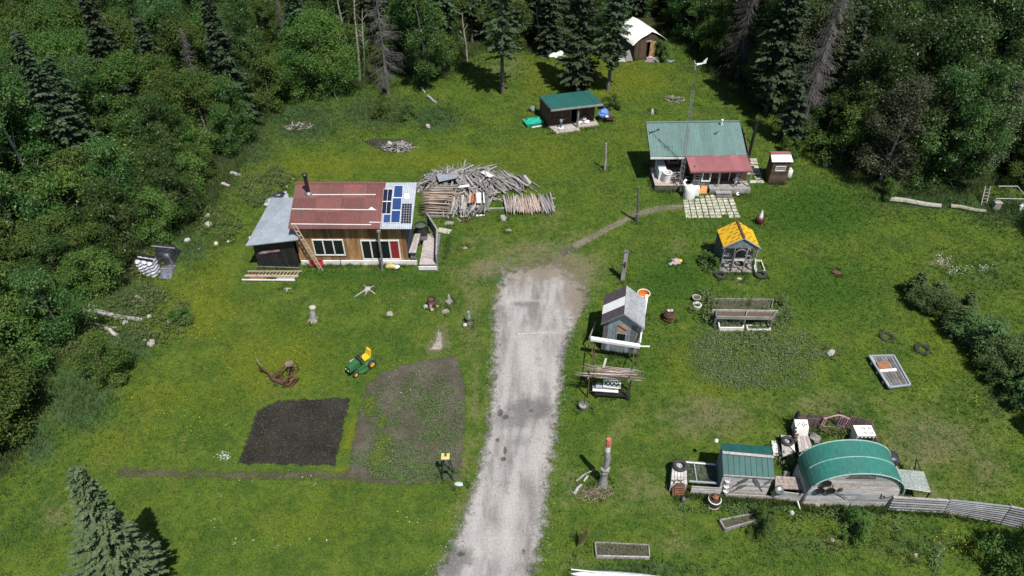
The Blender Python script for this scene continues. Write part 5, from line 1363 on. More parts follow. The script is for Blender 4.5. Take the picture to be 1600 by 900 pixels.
piece('ridge_cap', cot, GRl + Vector((0, 0, .03)), GRr + Vector((0, 0, .03)), .2, .04, m_greenroof, world=True)
piece('fascia', cot, GEl + Vector((0, -.02, -.09)), Vector((PTl.x - .1, GEl.y - .0, GEl.z - .09)), .05, .14, m_whitepaint, world=True)
piece('fascia', cot, PEl + Vector((0, .02, -.1)), PEr + Vector((0, .02, -.1)), .05, .14, m_greyw, world=True)
piece('barge_board', cot, GEl + Vector((.02, 0, -.1)), GRl + Vector((.02, 0, -.1)), .05, .16, m_blackw, world=True)
piece('gutter', cot, PEl + Vector((0, -.05, -.04)), PEr + Vector((0, -.05, -.04)), .05, .06, m_pinkroof, world=True)
piece('barge_board', cot, PEr + Vector((-.02, 0, -.1)), PTr + Vector((-.02, 0, -.1)), .05, .12, m_redbrown, world=True)
fz = .4; WY = 46.78; SY = 45.92; cxl, cxm, cxr = 11.15, 13.72, 18.15
mb = MB()
mb.box(cxm, cxr, WY + .05, 50.1, 0, 2.2); mb.box(cxl, cxm - .02, 48.6, 50.1, 0, 2.3)
for x in (cxl, cxr - .08): mb.hexa([(x, 47.6, 2.2), (x + .08, 47.6, 2.2), (x + .08, 50.1, 2.2), (x, 50.1, 2.2)], [(x, 47.6, 2.58), (x + .08, 47.6, 2.58), (x + .08, 50.1, 3.36), (x, 50.1, 3.36)])
part('wall', mb, m_brownw, cot, None, True)
def wcot(fn):
    global C0
    return fn
# recessed wall boards of the porch (local coordinates)
o = lambda x: x - C0.x
oy = lambda y: y - C0.y
plank_wall(cot, o(15.1), o(cxr), oy(WY), fz, 2.15, 8, m_redbrown, .04, ((o(16.0), o(16.75), fz, 1.95),), horiz=True, name='board')
mb = MB(); mb.box(o(16.03), o(16.72), oy(WY) - .02, oy(WY) + .02, fz, 1.93); d = part('door', mb, M('dark_maroon_door', (0.05, 0.012, 0.014), (0.04, 0.01, 0.012), .5, 4, rand=0), cot); mb = MB(); mb.box(o(16.62), o(16.67), oy(WY) - .06, oy(WY) - .021, 1.1, 1.18); part('handle', mb, m_steel, d)
for x in (15.95, 16.76): cube('door_frame', cot, o(x), o(x) + .08, oy(WY) - .07, oy(WY) - .0, fz, 2.0, m_whitepaint)
cube('window_shade', cot, o(16.95), o(17.75), oy(WY) - .06, oy(WY) - .045, 1.15, 1.85, m_glass)
# sunroom bay on the left of the porch
plank_wall(cot, o(cxm), o(15.1), oy(SY), 0, .92, 8, m_darkgreyw, .04)
mb = MB(); mb.box(cxm, cxm + .06, SY - .02, WY, 0, 2.2); mb.box(15.04, 15.1, SY + .02, WY, 0, 2.0); part('bay_wall', mb, m_blackw, cot, 'dark side wall', True)
cube('bay_back', cot, o(cxm) + .07, o(15.04), oy(SY) + .3, oy(SY) + .34, .1, 2.0, m_blackw)
window_y(cot, o(cxm) + .08, o(14.33), .95, 1.9, oy(SY) - .01, 1, m_greyw, .06, .06)
window_y(cot, o(14.4), o(15.1), .90, 1.92, oy(SY) - .02, 1, m_whitepaint, .10, .09)
for z in (1.2, 1.45, 1.68): cube('louvre', cot, o(cxm) + .15, o(14.28), oy(SY) - .06, oy(SY) - .045, z, z + .05, m_greyw)
for x in (15.75, 17.0, 18.1): cube('porch_post', cot, o(x), o(x) + .08, oy(45.86), oy(45.94), fz, 1.85, m_greyw)
for i in range(7):
    y = 45.55 + i * .175; cube('deck_board', cot, o(15.12), o(18.25), oy(y), oy(y) + .165, fz - .05, fz + R.uniform(0, .01), m_greyw)
for i in range(7): cube('skirt_board', cot, o(15.12) + i * .447, o(15.12) + i * .447 + .43, oy(45.53), oy(45.56), 0.02, fz - .04, m_greyw)
for k in range(2): cube('step', cot, o(15.55), o(16.75), oy(45.2) - .32 * k, oy(45.5) - .32 * k, .16 * (1 - k) + .02, .28 - .14 * k, m_darkgreyw if k else m_greyw)
# left porch
plank_wall(cot, o(cxl), o(cxm) - .03, oy(48.58), fz, 2.3, 10, m_redbrown, .04, ((o(12.35), o(13.15), .9, 2.1),), horiz=True, name='board')
window_y(cot, o(12.35), o(13.15), .9, 2.1, oy(48.57), 1, m_greyw, .06, .07)
for i in range(13):
    y = 45.95 + i * .2; cube('deck_board', cot, o(10.98), o(13.55), oy(y), oy(y) + .19, fz + .05, fz + .1 + R.uniform(0, .01), m_pinkw if i > 2 else m_palew)
cube('skirt_board', cot, o(11.05), o(13.5), oy(45.97), oy(46.01), .05, fz + .04, m_darkgreyw)
cube('skirt_board', cot, o(11.0), o(11.04), oy(46.0), oy(48.5), .05, fz + .04, m_darkgreyw)
mb = MB(); mb.slab([(11.9, 46.85, fz + .13), (13.3, 47.0, fz + .13), (13.35, 48.3, fz + .15), (12.3, 48.2, fz + .14)], .02); part('floor_mat', mb, m_greytarp, cot, 'grey sheet on the left porch floor', True)
piece('porch_post', cot, (13.3, 46.7, fz), (13.3, 46.75, 2.4), .1, .1, m_brownw, world=True)
# pipes on the roof
nr = (PTr - GEl).cross(GRl - GEl).normalized()
p = PL(1127, 196, GEl, nr); mb = MB(); mb.tube([p, p + Vector((0, 0, .45))], .07, 10); mb.lathe([(.1, .42), (.1, .5)], 10, tuple(p)); part('vent_pipe', mb, m_white, cot, 'white vent pipe', True)
mb = MB(); b0 = Vector((18.62, 48.6, 0)); tpz = V(1165, 188, 48.6).z; mb.tube([b0 + Vector((-.5, 0, 1.0)), b0 + Vector((0, 0, 1.0)), b0 + Vector((0, 0, tpz))], .11, 10); mb.lathe([(.17, tpz - .06), (.17, tpz + .03)], 10, tuple(b0)); part('stove_pipe', mb, m_black, cot, 'tall black stove pipe', True)
piece('pipe_brace', cot, b0 + Vector((0, 0, 2.6)), PL(1150, 202, GEl, nr), .03, .03, m_black, world=True)
p = PL(1119, 208, GEl, nr); mb = MB(); mb.slab([p + nr * .05 + Vector(v) for v in ((-.25, -.12, -.05), (.0, .02, .0), (.28, .16, .07), (.05, .0, .0), (.0, -.15, -.06))], .02); part('dark_bird_shape', mb, m_black, cot, 'small flat dark shape like a bird', True)  # flat black bird outline laid just above the roof sheets
# mast
mz = Vector((13.0, 46.25, 0)); t = thing('mast', 'slim lattice mast with a small white wind turbine rising over the cottage roof', 'mast', mz)
lt = 8.2; q = [(0, .17), (-.15, -.09), (.15, -.09)]
lean_ = Vector((-.35, 0, 0))
for x, y in q: piece('leg', t, (x, y, 0), (x * .6 + lean_.x, y * .6, lt), .012, .012, m_lightgal, kind='rod')
nz = 20
for i in range(nz):
    z0, z1 = lt * i / nz, lt * (i + 1) / nz
    f0 = lambda k, z: Vector((q[k][0] * (1 - .4 * z / lt) + lean_.x * z / lt, q[k][1] * (1 - .4 * z / lt), z))
    mb = MB()
    for a in range(3):
        mb.bar(f0(a, z0), f0((a + 1) % 3, z0), .012, .012); mb.bar(f0(a, z0), f0((a + 1) % 3, z1), .008, .008)
    part('brace', mb, m_lightgal, t)
piece('pole', t, (lean_.x, 0, lt - .6), (lean_.x - .02, 0, 10.0), .022, .022, m_steel, kind='rod')
mb = MB(); mb.tube([(lean_.x - .15, -.1, 10.02), (lean_.x + .35, .1, 10.02)], [.09, .05], 10); mb.slab([(lean_.x + .3, .08, 10.0), (lean_.x + .62, .2, 9.98), (lean_.x + .68, .22, 10.38), (lean_.x + .45, .13, 10.2)], .03); tb_ = part('turbine', mb, m_white, t)
for k in range(3):
    a = 2.1 * k + .5; d = Vector((.2 * math.cos(a) * -.35, math.cos(a) * .6, math.sin(a) * .6)); c_ = Vector((lean_.x - .17, -.11, 10.02)); piece('blade', tb_, c_, c_ + d * .55, .1, .015, m_white, (1, .4, 0))
mb = MB(); mb.bar((-.5, 0, 6.2), (.3, 0, 6.2), .03, .03); mb.bar((-.12, -.4, 6.15), (-.12, .3, 6.15), .02, .02)
for k in range(5): mb.bar((-.5 + .2 * k - .1, -.22, 6.22), (-.5 + .2 * k - .1, .22, 6.22), .012, .012)
part('antenna', mb, m_steel, t)
t = thing('chest_freezer', 'long white chest freezer on the left cottage porch', 'freezer', G(1030, 268, fz + .1) - Vector((0, .3, 0)))
mb = MB(); mb.box(-.28, .28, -.95, .95, 0.0, .75); part('body', mb, m_white, t); mb = MB(); mb.box(-.3, .3, -.97, .0, .75, .83); part('lid', mb, m_white, t); mb = MB(); mb.box(-.3, .3, .01, .97, .75, .825); part('lid', mb, m_white, t)
t = thing('tub', 'round white tub standing right of the chest freezer', 'tub', G(1041, 283, fz + .1)); mb = MB(); mb.lathe([(.3, 0), (.33, .75), (.36, .76), (.36, .8), (.28, .8), (.26, .5)], 16); part('shell', mb, m_white, t); mb = MB(); mb.lathe([(.27, .6), (.01, .62)], 14); part('lid', mb, m_pinkw, t)
t = thing('firewood', 'tangle of brown sticks and odds and ends on the cottage porch floor', 'firewood', G(1055, 284, fz + .1))
for i in range(26):
    a = R.uniform(0, 6.28); L = R.uniform(.25, .5); c_ = Vector((R.gauss(0, .3), R.gauss(0, .2), .1 + R.uniform(0, .45))); d = Vector((math.cos(a), math.sin(a), R.uniform(-.3, .6))) * L
    piece('stick', t, c_ - d, c_ + d, .03, .03, R.choice([m_rust, m_brownlog, m_pinkw, m_greylog, m_black]), kind='log')
lump('white_pail', 'white rag bundle among the sticks at the porch edge', 'bundle', G(1058, 288, fz + .12), (.16, .14, .14), m_white, 8)
t = thing('water_tank', 'white upright tank with a rounded top standing in front of the cottage nook', 'tank', G(1076, 309)); mb = MB(); mb.lathe([(.42, 0), (.44, .1), (.44, .8), (.38, .98), (.2, 1.08), (.12, 1.1), (.12, 1.18)], 18); part('shell', mb, m_white, t, None, False, True); mb = MB(); mb.box(.3, .75, .05, .5, .1, .8); part('side_box', mb, m_white, t); mb = MB(); mb.tube([(-.35, .2, .95), (-.5, .35, 1.15), (-.3, .5, 1.3)], .1, 8); part('spout', mb, m_white, t)
t = thing('bucket', 'black bucket between the white tank and the orange board', 'bucket', G(1088, 300)); mb = MB(); mb.lathe([(.2, 0), (.27, .5), (.29, .5), (.29, .54), (.25, .54), (.22, .2)], 14); part('pail', mb, m_black, t); mb = MB(); mb.torus((0, 0, .54), .27, .012, (0, .5, 1), 14, 5); part('handle', mb, m_steel, t)
t = thing('orange_board', 'orange panel leaning at the bay wall of the cottage', 'board', G(1096, 303)); mb = MB(); mb.slab([(-.42, .0, .02), (.4, .0, .02), (.4, .3, .55), (-.36, .3, .55)], .04); part('panel', mb, M('orange_ply', (0.62, 0.30, 0.10), (0.52, 0.25, 0.09), .7, 4, rand=0), t); mb = MB(); mb.box(-.3, .3, .32, .36, 0, .5); part('leg', mb, m_palew, t)
# white and dark figure-like garden ornament with the shovel
t = thing('garden_scarecrow', 'thin white and black dressed scarecrow at the right end of the cottage porch', 'scarecrow', G(1150, 298))
mb = MB(); mb.tube([(-.05, .2, .6), (.0, .05, .02)], [.06, .05], 7); mb.tube([(-.2, .3, .65), (-.28, .3, .02)], [.06, .05], 7); part('legs', mb, m_black, t)
mb = MB(); mb.tube([(-.1, .25, .6), (-.08, .25, .85), (-.06, .25, 1.1)], [.12, .15, .12], 9); mb.tube([(-.06, .25, 1.05), (.2, .2, .9), (.42, .15, .85)], [.05, .045, .04], 6); mb.tube([(-.12, .25, 1.05), (-.35, .2, .8)], [.05, .04], 6); part('shirt', mb, m_whitepaint, t)
mb = MB(); mb.blob((-.05, .25, 1.27), (.11, .11, .14), 2, .1); part('head', mb, m_pinkw, t)
mb = MB(); mb.lathe([(.2, 1.36), (.19, 1.38), (.1, 1.4), (.09, 1.47)], 12, (-.05, .25, 0)); part('hat', mb, m_whitepaint, t)
t = thing('white_pipe', 'white pipe lying slantwise on the grass before the porch end', 'pipe', G(1153, 303)); piece('tube', t, G(1150, 304, .05), G(1160, 293, .25), .07, .07, m_white, kind='rod', world=True); piece('elbow', t, G(1150, 304, .06), G(1155, 305, .06), .08, .08, m_white, kind='rod', world=True); piece('arm', t, G(1160, 293, .25), G(1165, 295, .2), .06, .06, m_white, kind='rod', world=True)
# paver patio and path
pat = thing('paver_patio', 'patio of pale square pavers with grassy joints before the cottage', 'patio', G(1110, 322))
c0, c1, c2, c3 = G(1071, 341), G(1158, 341), G(1143, 302), G(1066, 308)
for i in range(9):
    for j in range(8):
        if R.random() < .06 or (j == 7 and i < 3): continue
        u0, u1 = (i + .07) / 9, (i + .93 - R.uniform(0, .08)) / 9; v0, v1 = (j + .1) / 8, (j + .88 - R.uniform(0, .06)) / 8
        f = lambda u, v: c0.lerp(c1, u).lerp(c3.lerp(c2, u), v) + Vector((R.uniform(-.02, .02), R.uniform(-.02, .02), .035 + R.uniform(0, .015)))
        mb = MB(); mb.slab([f(u0, v0), f(u1, v0), f(u1, v1), f(u0, v1)], .05); part('paver', mb, m_paver, pat, None, True)
pth = thing('stepping_stones', 'double row of pale stepping slabs between cottage and outhouse', 'path', G(1182, 268))
for k, (x, y) in enumerate(((1177, 250), (1178, 255), (1179, 261), (1181, 266.5), (1183, 272), (1185, 278), (1187, 284), (1173, 262), (1170, 271), (1176, 284))):
    g = G(x, y); w = .3 if k < 7 else .27; a = R.uniform(-.1, .1)
    mb = MB(); mb.box(-w, w, -.2, .2, -.01, .04); o_ = part('slab', mb, m_paver, pth); o_.location = g - pth.location; o_.rotation_euler.z = a

# ------------------------------------------------------------------ outhouse
O0 = Vector((20.72, 47.05, 0)); oh = thing('outhouse', 'small brown board outhouse with a white and red roof', 'outhouse', O0)
ow, od = .68, 1.05
plank_wall(oh, -ow, ow, 0, 0.02, 1.95, 11, m_brownw, .04, ((-.42, .38, 1.12, 1.55),), horiz=True, name='board')
window_y(oh, -.42, .38, 1.12, 1.55, -.02, 1, m_whitepaint, .05, .06, {0: M('mottled_grey_pane', (0.20, 0.21, 0.26), (0.35, 0.36, 0.40), .2, 9, rand=0, bump=0)})  # pane coloured in two mottled greys
mb = MB(); mb.box(-ow + .01, -ow + .05, 0.02, od, 0.02, 1.95); mb.box(ow - .05, ow - .01, 0.02, od, .02, 1.95); mb.box(-ow + .05, ow - .05, od - .04, od, .02, 1.9); part('wall', mb, m_brownw, oh)
mb = MB(); mb.slab([(-.86, -.18, 2.0), (.76, -.18, 2.0), (.70, .62, 2.32), (-.82, .62, 2.32)], .04); part('roof', mb, m_tarp, oh, 'white front half of the roof')
mb = MB(); mb.slab([(-.82, .63, 2.33), (.70, .63, 2.33), (.70, 1.25, 2.1), (-.82, 1.25, 2.1)], .04); part('roof', mb, m_pinkroof, oh, 'faded red back half of the roof')
piece('ridge', oh, (-.83, .62, 2.335), (.71, .62, 2.335), .36, .035, m_pinkroof)
t = thing('white_jug', 'rounded white jerrycan at the right wall of the outhouse', 'jug', G(1231, 277)); mb = MB(); mb.lathe([(.2, 0), (.26, .1), (.26, .6), (.2, .72), (.08, .78), (.08, .86)], 14); part('body', mb, m_white, t, None, False, True); mb = MB(); mb.tube([(-.1, -.02, .75), (0, -.2, .82), (.08, -.05, .75)], .03, 6); part('handle', mb, m_white, t)
t = thing('white_bag', 'two white plastic bags on the lawn right of the outhouse', 'bags', G(1292, 259)); 
for k, x in enumerate((-.15, .25)): mb = MB(); mb.blob((x, .1 * k, .1), (.22 - .06 * k, .15, .12), k, .3); part('bag', mb, m_tarp, t)

# ------------------------------------------------------------------ greenhouse with the yellow roof
gh0 = Vector((14.87, 36.15, 0)); gh = thing('greenhouse', 'little glazed greenhouse under a bright yellow roof', 'greenhouse', gh0)
hw, dp, ez, rz_ = 1.12, 1.85, 2.1, 2.86
def gq(x, y, z): return (x, y, z)
for s, lab in ((-1, 'l'), (1, 'r')):
    mb = MB(); a = [(s * (hw + .06), -.08, ez), (s * (hw + .06), dp, ez), (0, dp, rz_), (0, -.08, rz_)]
    mb.slab(a if s > 0 else a[::-1], .03); part('roof', mb, m_yellow, gh)
    sd = (Vector((0, 0, rz_)) - Vector((s * (hw + .06), 0, ez))); n_ = Vector((s * (rz_ - ez), 0, hw + .06)).normalized()
    for j in range(6):
        for i in range(3):
            if R.random() < .12: continue
            f = (j + .6) / 6.4; c_ = Vector((s * (hw + .06), 0, ez)) + sd * f + n_ * .012
            y = .12 + i * .58 + .29 * (j % 2); y = min(y, dp - .25)
            if R.random() < .25: piece('slat_gap', gh, c_ + Vector((0, y + .1, 0)), c_ + Vector((0, y + .2, 0)) + sd * .14, .035, .02, m_rust, n_)
            elif s < 0: piece('slat_gap', gh, c_ + Vector((-.1, y, -.06)), c_ + Vector((.12, y + .03, .08)), .04, .02, m_rust, n_)
            else: piece('slat_gap', gh, c_ + Vector((-.1, y, .06)), c_ + Vector((.1, y + .03, -.06)), .04, .02, m_rust, n_)
piece('ridge_board', gh, (0, -.1, rz_ + .03), (0, dp, rz_ + .03), .14, .03, m_rust)
mb = MB(); mb.add([(-hw - .05, -.06, ez + .02), (hw + .05, -.06, ez + .02), (0, -.06, rz_ - .02), (-hw - .05, -.02, ez + .02), (hw + .05, -.02, ez + .02), (0, -.02, rz_ - .02)], [(0, 1, 2), (5, 4, 3), (0, 3, 4, 1), (1, 4, 5, 2), (2, 5, 3, 0)]); part('gable', mb, m_bluegrey, gh)
for s in (-1, 1): piece('barge_board', gh, (s * (hw + .12), -.1, ez - .05), (0, -.1, rz_ - .02), .04, .1, m_bluegrey, (0, -1, 0))
for x in (-hw, -.42, .42, hw - .06): cube('post', gh, x, x + .07, -.07, .0, .12, ez, m_bluegrey if abs(x) > .5 else m_greyw)
for z in (.12, 1.0, ez - .07): cube('rail', gh, -hw, hw, -.05, -.01, z, z + .06, m_greyw)
mb = MB()
for k in range(9):
    a0, a1 = math.pi * k / 9, math.pi * (k + 1) / 9
    mb.bar((.04 + .36 * math.cos(a0), -.1, 1.62 + .34 * math.sin(a0)), (.04 + .36 * math.cos(a1), -.1, 1.62 + .34 * math.sin(a1)), .05, .05)
for x in (-.34, .42): mb.box(x - .03, x + .03, -.13, -.08, .15, 1.62)
for z in (.5, 1.2): mb.box(-.31, .39, -.12, -.08, z, z + .05)
dr = part('door', mb, m_greyw, gh, 'arched door frame')
cube('door_panel', dr, -.3, .38, -.12, -.09, 1.03, 1.2, m_whitepaint)
for x0, x1 in ((-hw + .07, -.42), (.49, hw - .07)):
    cube('pane', gh, x0, x1, -.035, -.028, .2, .98, m_pane); cube('pane', gh, x0, x1, -.035, -.028, 1.07, ez - .08, m_pane)
mb = MB(); mb.box(-hw, -hw + .03, .02, dp, .1, ez); part('side_wall', mb, M('grey_green_side_boards', (0.12, 0.135, 0.11), (0.08, 0.09, 0.075), .8, 3, rand=0), gh)  # left wall boards in a dark grey green
mb = MB(); mb.box(hw - .03, hw, .02, dp, .1, ez); part('side_wall', mb, m_pane, gh); mb = MB(); mb.box(-hw + .03, hw - .03, dp - .03, dp, .1, ez); part('back_wall', mb, m_darkgreyw, gh)
cube('sill', gh, -hw - .05, hw + .05, -.1, dp, 0, .12, m_pinkw)
for z in (.55, 1.15):
    cube('shelf', gh, -hw + .06, -.5, .2, dp - .1, z, z + .04, m_greyw); cube('shelf', gh, .5, hw - .08, .2, dp - .1, z, z + .04, m_greyw)
for k in range(16):
    s = -1 if k % 2 else 1; t = thing('flower_pot', 'clay pot with seedlings on the greenhouse shelves', 'pot', gh0 + Vector((s * R.uniform(.6, .95), R.uniform(.25, 1.0), R.choice([.12, .59, 1.19]))), 0, 'pots in the greenhouse')
    mb = MB(); mb.lathe([(.07, 0), (.1, .17), (.11, .17), (.11, .2), (.08, .2)], 10); part('pot', mb, R.choice([m_pinkw, m_rustor, m_white, m_greyw]), t)
    Cc = np.array([(R.gauss(0, .07), R.gauss(0, .07), .25 + R.uniform(0, .18)) for _ in range(14)]); Vv, Ff = leaf_quads(Cc, unit_rows(NR.normal(size=Cc.shape) + np.array([0, 0, 1.])), np.full(14, .07)); link('seedling', mesh_np('seedling', Vv, Ff, m_weed, {'tint': np.full(56, .5)}), t)
t = thing('washing_pail', 'pale basin on the greenhouse floor behind the arched door', 'basin', gh0 + Vector((.05, .4, .12))); mb = MB(); mb.lathe([(.18, 0), (.26, .22), (.28, .22), (.28, .25), (.22, .25), (.2, .12)], 14); part('bowl', mb, m_pinkw, t)
tyre(None, G(1125, 431.5) + Vector((0, 0, .11)), .29, .11, 'old tyre on the grass at the left front corner of the greenhouse')
tyre(None, G(1187.5, 430.5) + Vector((0, 0, .12)), .32, .12, 'old tyre on the grass at the right front corner of the greenhouse')
t = thing('cold_frame', 'empty white wooden frame lying beside the greenhouse', 'frame', G(1187, 418))
for a, b_ in (((1179, 422), (1195, 424)), ((1195, 424), (1189, 408)), ((1189, 408), (1178, 407)), ((1178, 407), (1179, 422))): piece('board', t, G(*a, .1), G(*b_, .1), .05, .16, m_whitepaint, world=True)
piece('board', t, G(1181, 425, .2), G(1180, 404, 1.2), .12, .05, m_whitepaint, world=True)
piece('edge_board', thing('edging_board', 'pale edging board in front of the shrub left of the greenhouse', 'board', G(1118, 424)), G(1110, 424, .08), G(1128, 424, .08), .05, .14, m_whitepaint, world=True)
t = thing('garden_cone', 'maroon pot crowned by a white cone on the lawn behind the greenhouse', 'ornament', G(1186, 349)); mb = MB(); mb.lathe([(.2, 0), (.3, .2), (.31, .45), (.24, .58)], 14); part('pot', mb, m_maroon, t, None, False, True); mb = MB(); mb.lathe([(.16, .58), (.14, .7), (.03, 1.15)], 12); part('cone', mb, m_whitepaint, t); mb = MB(); mb.tube([(.05, 0, .6), (.35, .1, .75), (.4, .1, .5)], .04, 6); part('arm', mb, m_maroon, t)
lump('stone', 'tiny pale stone on the grass in front of the greenhouse', 'stone', G(1155, 436), (.14, .09, .06), m_paver, 3)

# ------------------------------------------------------------------ posts and small things on the lawns
def post_thing(base, top, r, mat, label, name='post', extra=None, n=8, square=False):
    b_ = G(*base); p = V(top[0], top[1], b_.y); t = thing(name, label, 'post', b_)
    d = p - b_
    mb = MB()
    if square: mb.bar((0, 0, 0), d, r * 2, r * 2)
    else: mb.tube([Vector((0, 0, 0)), d * .4 + Vector((.02, 0, 0)), d * .75, d], [r, r * .95, r * .9, r * .85], n)
    part('shaft', mb, mat, t)
    if extra: extra(t, d)
    return t
def knots(t, d):
    for k in (.25, .5, .72):
        mb = MB(); mb.blob(d * k, (.13, .13, .1), int(k * 10), .2, 1); part('knot', mb, m_darkgreyw, t)
post_thing((995.5, 347), (998.5, 292), .085, m_darkgreyw, 'tall dark knotted pole beside the footpath', 'post', knots)
post_thing((945, 265), (947, 224), .10, m_greyw, 'grey weathered pole between the woodshed and the cottage', 'post', lambda t, d: piece('stake', t, d * .75 + Vector((.03, .1, 0)), d + Vector((.14, .1, .9)), .02, .02, m_steel, kind='rod'))
def cross(t, d):
    mb = MB(); mb.blob(d * .62 + Vector((-.1, -.14, 0)), (.2, .07, .08), 3, .2, 1); mb.tube([d * .62 + Vector((-.32, -.16, .02)), d * .62 + Vector((.05, -.16, .0))], .05, 6); mb.tube([d * .6 + Vector((0, -.16, .2)), d * .6 + Vector((.02, -.16, -.18))], .06, 6); part('carved_bird', mb, m_rust, t)
    mb = MB(); mb.box(d.x - .14, d.x + .14, d.y - .14, d.y + .14, d.z - .02, d.z + .05); part('cap', mb, m_steel, t)
    piece('wire', t, d, d + Vector((.3, .1, .55)), .012, .012, m_steel, kind='rod')
post_thing((972.5, 437), (978.5, 393), .13, m_greyw, 'thick grey square post with a dark carved bird on its front', 'post', cross, square=True)
t = thing('rusty_barrel', 'rusty brown barrel standing alone on the lawn right of the grey shed', 'barrel', G(1044, 500)); mb = MB(); mb.lathe([(.26, 0), (.32, .2), (.34, .42), (.31, .7), (.27, .72), (.25, .66)], 16); part('shell', mb, m_rust, t, None, False, True)
mb = MB(); mb.blob((-.08, 0, .78), (.12, .1, .1), 1); mb.blob((.12, .05, .76), (.1, .1, .08), 2); part('stones', mb, m_pinkw, t)
for z in (.2, .5): mb = MB(); mb.torus((0, 0, z), .335, .014, n=18, m=5); part('hoop', mb, m_rustor, t)
t = thing('flower_stump', 'stump with pinkish and yellow flowers and a stone at its foot on the middle lawn', 'stump', G(1056, 412)); mb = MB(); mb.blob((0, 0, .16), (.34, .28, .22), 4, .3); part('stump', mb, m_pinkw, t); mb = MB(); mb.blob((.22, -.05, .3), (.16, .16, .12), 6, .3); part('yellow_flowers', mb, m_yelplastic, t); mb = MB(); mb.blob((-.4, -.12, .06), (.16, .12, .09), 5, .3); part('stone', mb, m_stone, t); mb = MB(); mb.blob((-.05, .02, .34), (.2, .14, .07), 9, .4); part('pink_flowers', mb, m_pink, t)
lump('mole_hill', 'small reddish brown mound on the right lawn', 'mound', G(1306, 427), (.32, .22, .12), m_rust, 6)
lump('stone', 'flat pale stone on the lawn right of the leafy patch', 'stone', G(1298, 552), (.35, .18, .1), m_stone, 7)
for k, (x, y, r) in enumerate(((1385, 527, .36), (1440, 546, .36))):
    tyre(None, G(x, y) + Vector((0, 0, .04)), r, .09, ('left one' if k == 0 else 'right one') + ' of the two old tyres sunk in the grass above the plank mat')
# plank mat
t = thing('plank_mat', 'tilted grey plank raft with a brown cushion lying on the right lawn', 'raft', G(1390, 582))
q = [G(1389, 606, .25), G(1422, 602, .25), G(1396, 556, .25), G(1358, 557, .25)]
for i in range(7):
    mb = MB(); a, b_ = i / 7 + .012, (i + 1) / 7 - .008; mb.slab([q[0].lerp(q[1], a), q[0].lerp(q[1], b_), q[3].lerp(q[2], b_), q[3].lerp(q[2], a)], .05); part('plank', mb, m_greyw if i in (0, 6) else m_darkgreyw, t, None, True)
for a, b_ in ((0, 1), (1, 2), (2, 3), (3, 0)): piece('frame_board', t, q[a] + Vector((0, 0, .03)), q[b_] + Vector((0, 0, .03)), .1, .1, m_leanroof, world=True)
for k in (.2, .5, .8): piece('bearer', t, q[0].lerp(q[3], k) - Vector((.1, 0, .15)), q[1].lerp(q[2], k) - Vector((0, 0, .15)), .12, .2, m_darkgreyw, world=True)
mb = MB(); mb.slab([G(1374, 577, .34), G(1393, 575, .34), G(1386, 563, .34), G(1370, 566, .34)], .09); part('cushion', mb, M('brown_cushion', (0.33, 0.16, 0.07), (0.24, 0.11, 0.05), .9, 4, rand=0), t, None, True)
mb = MB(); mb.slab([G(1375, 581, .33), G(1402, 579, .33), G(1400, 575, .33), G(1373, 577.5, .33)], .05); part('towel', mb, m_tarp, t, None, True)
# small white-ish pots by the beds
for x, y, lab in ((1088, 482, 'white bucket in the weeds left of the lower raised bed'), (1087, 470, 'grey round planter left of the raised bed table')):
    t = thing('bucket', lab, 'bucket', G(x, y)); mb = MB(); mb.lathe([(.2, 0), (.26, .3), (.28, .3), (.28, .34), (.22, .34), (.2, .2)], 14); part('pail', mb, m_white if y > 475 else m_greyw, t); mb = MB(); mb.lathe([(.21, .22), (.02, .26)], 12); part('soil', mb, m_soilbox, t)
# raised bed table
t = thing('raised_bed', 'long grey raised planter table with brown soil and thin corner rods', 'planter', G(1165, 500))
z = .85; f0, f1, f2, f3 = G(1118, 499.5, z), G(1208, 500, z), G(1212, 488.5, z), G(1116, 488, z)
f0, f1 = G(1119, 496, z), G(1207, 497.5, z); f3, f2 = G(1118, 485.5, z), G(1213, 487, z)
piece('front_board', t, f0, f1, .06, .22, m_greyw, world=True); piece('back_board', t, f3 - Vector((.2, 0, 0)), f2 + Vector((.1, 0, 0)), .06, .22, m_greyw, world=True); piece('end_board', t, f0, f3, .06, .2, m_darkgreyw, world=True); piece('end_board', t, f1, f2, .06, .2, m_darkgreyw, world=True)
fm = f0.lerp(f1, .52); bm_ = f3.lerp(f2, .52); piece('divider', t, fm, bm_, .06, .2, m_greyw, world=True)
mb = MB(); mb.slab([f0 - Vector((0, 0, .03)), f1 - Vector((0, 0, .03)), f2 - Vector((0, 0, .03)), f3 - Vector((0, 0, .03))], .12); part('soil', mb, M('brown_peat', (0.12, 0.075, 0.05), (0.08, 0.075, 0.045), .95, 5, rand=0, bump=.8), t, None, True)
for p in (f0, fm, f1, f2, f3): piece('leg', t, (p.x, p.y, 0), (p.x, p.y, z - .1), .12, .1, m_darkgreyw, world=True)
for p in (f3, bm_, f2): piece('rod', t, (p.x, p.y + .04, .1), (p.x + .03, p.y + .05, 2.0), .016, .016, m_black, kind='rod', world=True)
t = thing('garden_bed', 'low boarded bed of seedlings behind the raised planter table', 'garden bed', G(1160, 474))
q = [G(1107, 482, .12), G(1205, 482, .12), G(1208, 469, .12), G(1107, 468, .12)]
for a, b_ in ((2, 3), (3, 0), (1, 2)): piece('board', t, q[a], q[b_], .05, .2, m_greyw, world=True)
mb = MB(); mb.slab([v - Vector((0, 0, .06)) for v in q], .05); part('soil', mb, m_soilbox, t, None, True)
weeds('bed_seedlings', [(1160, 475, 48, 6, 1)], 420, .07, .25, 'seedlings in the low bed behind the planter table', None, 40)
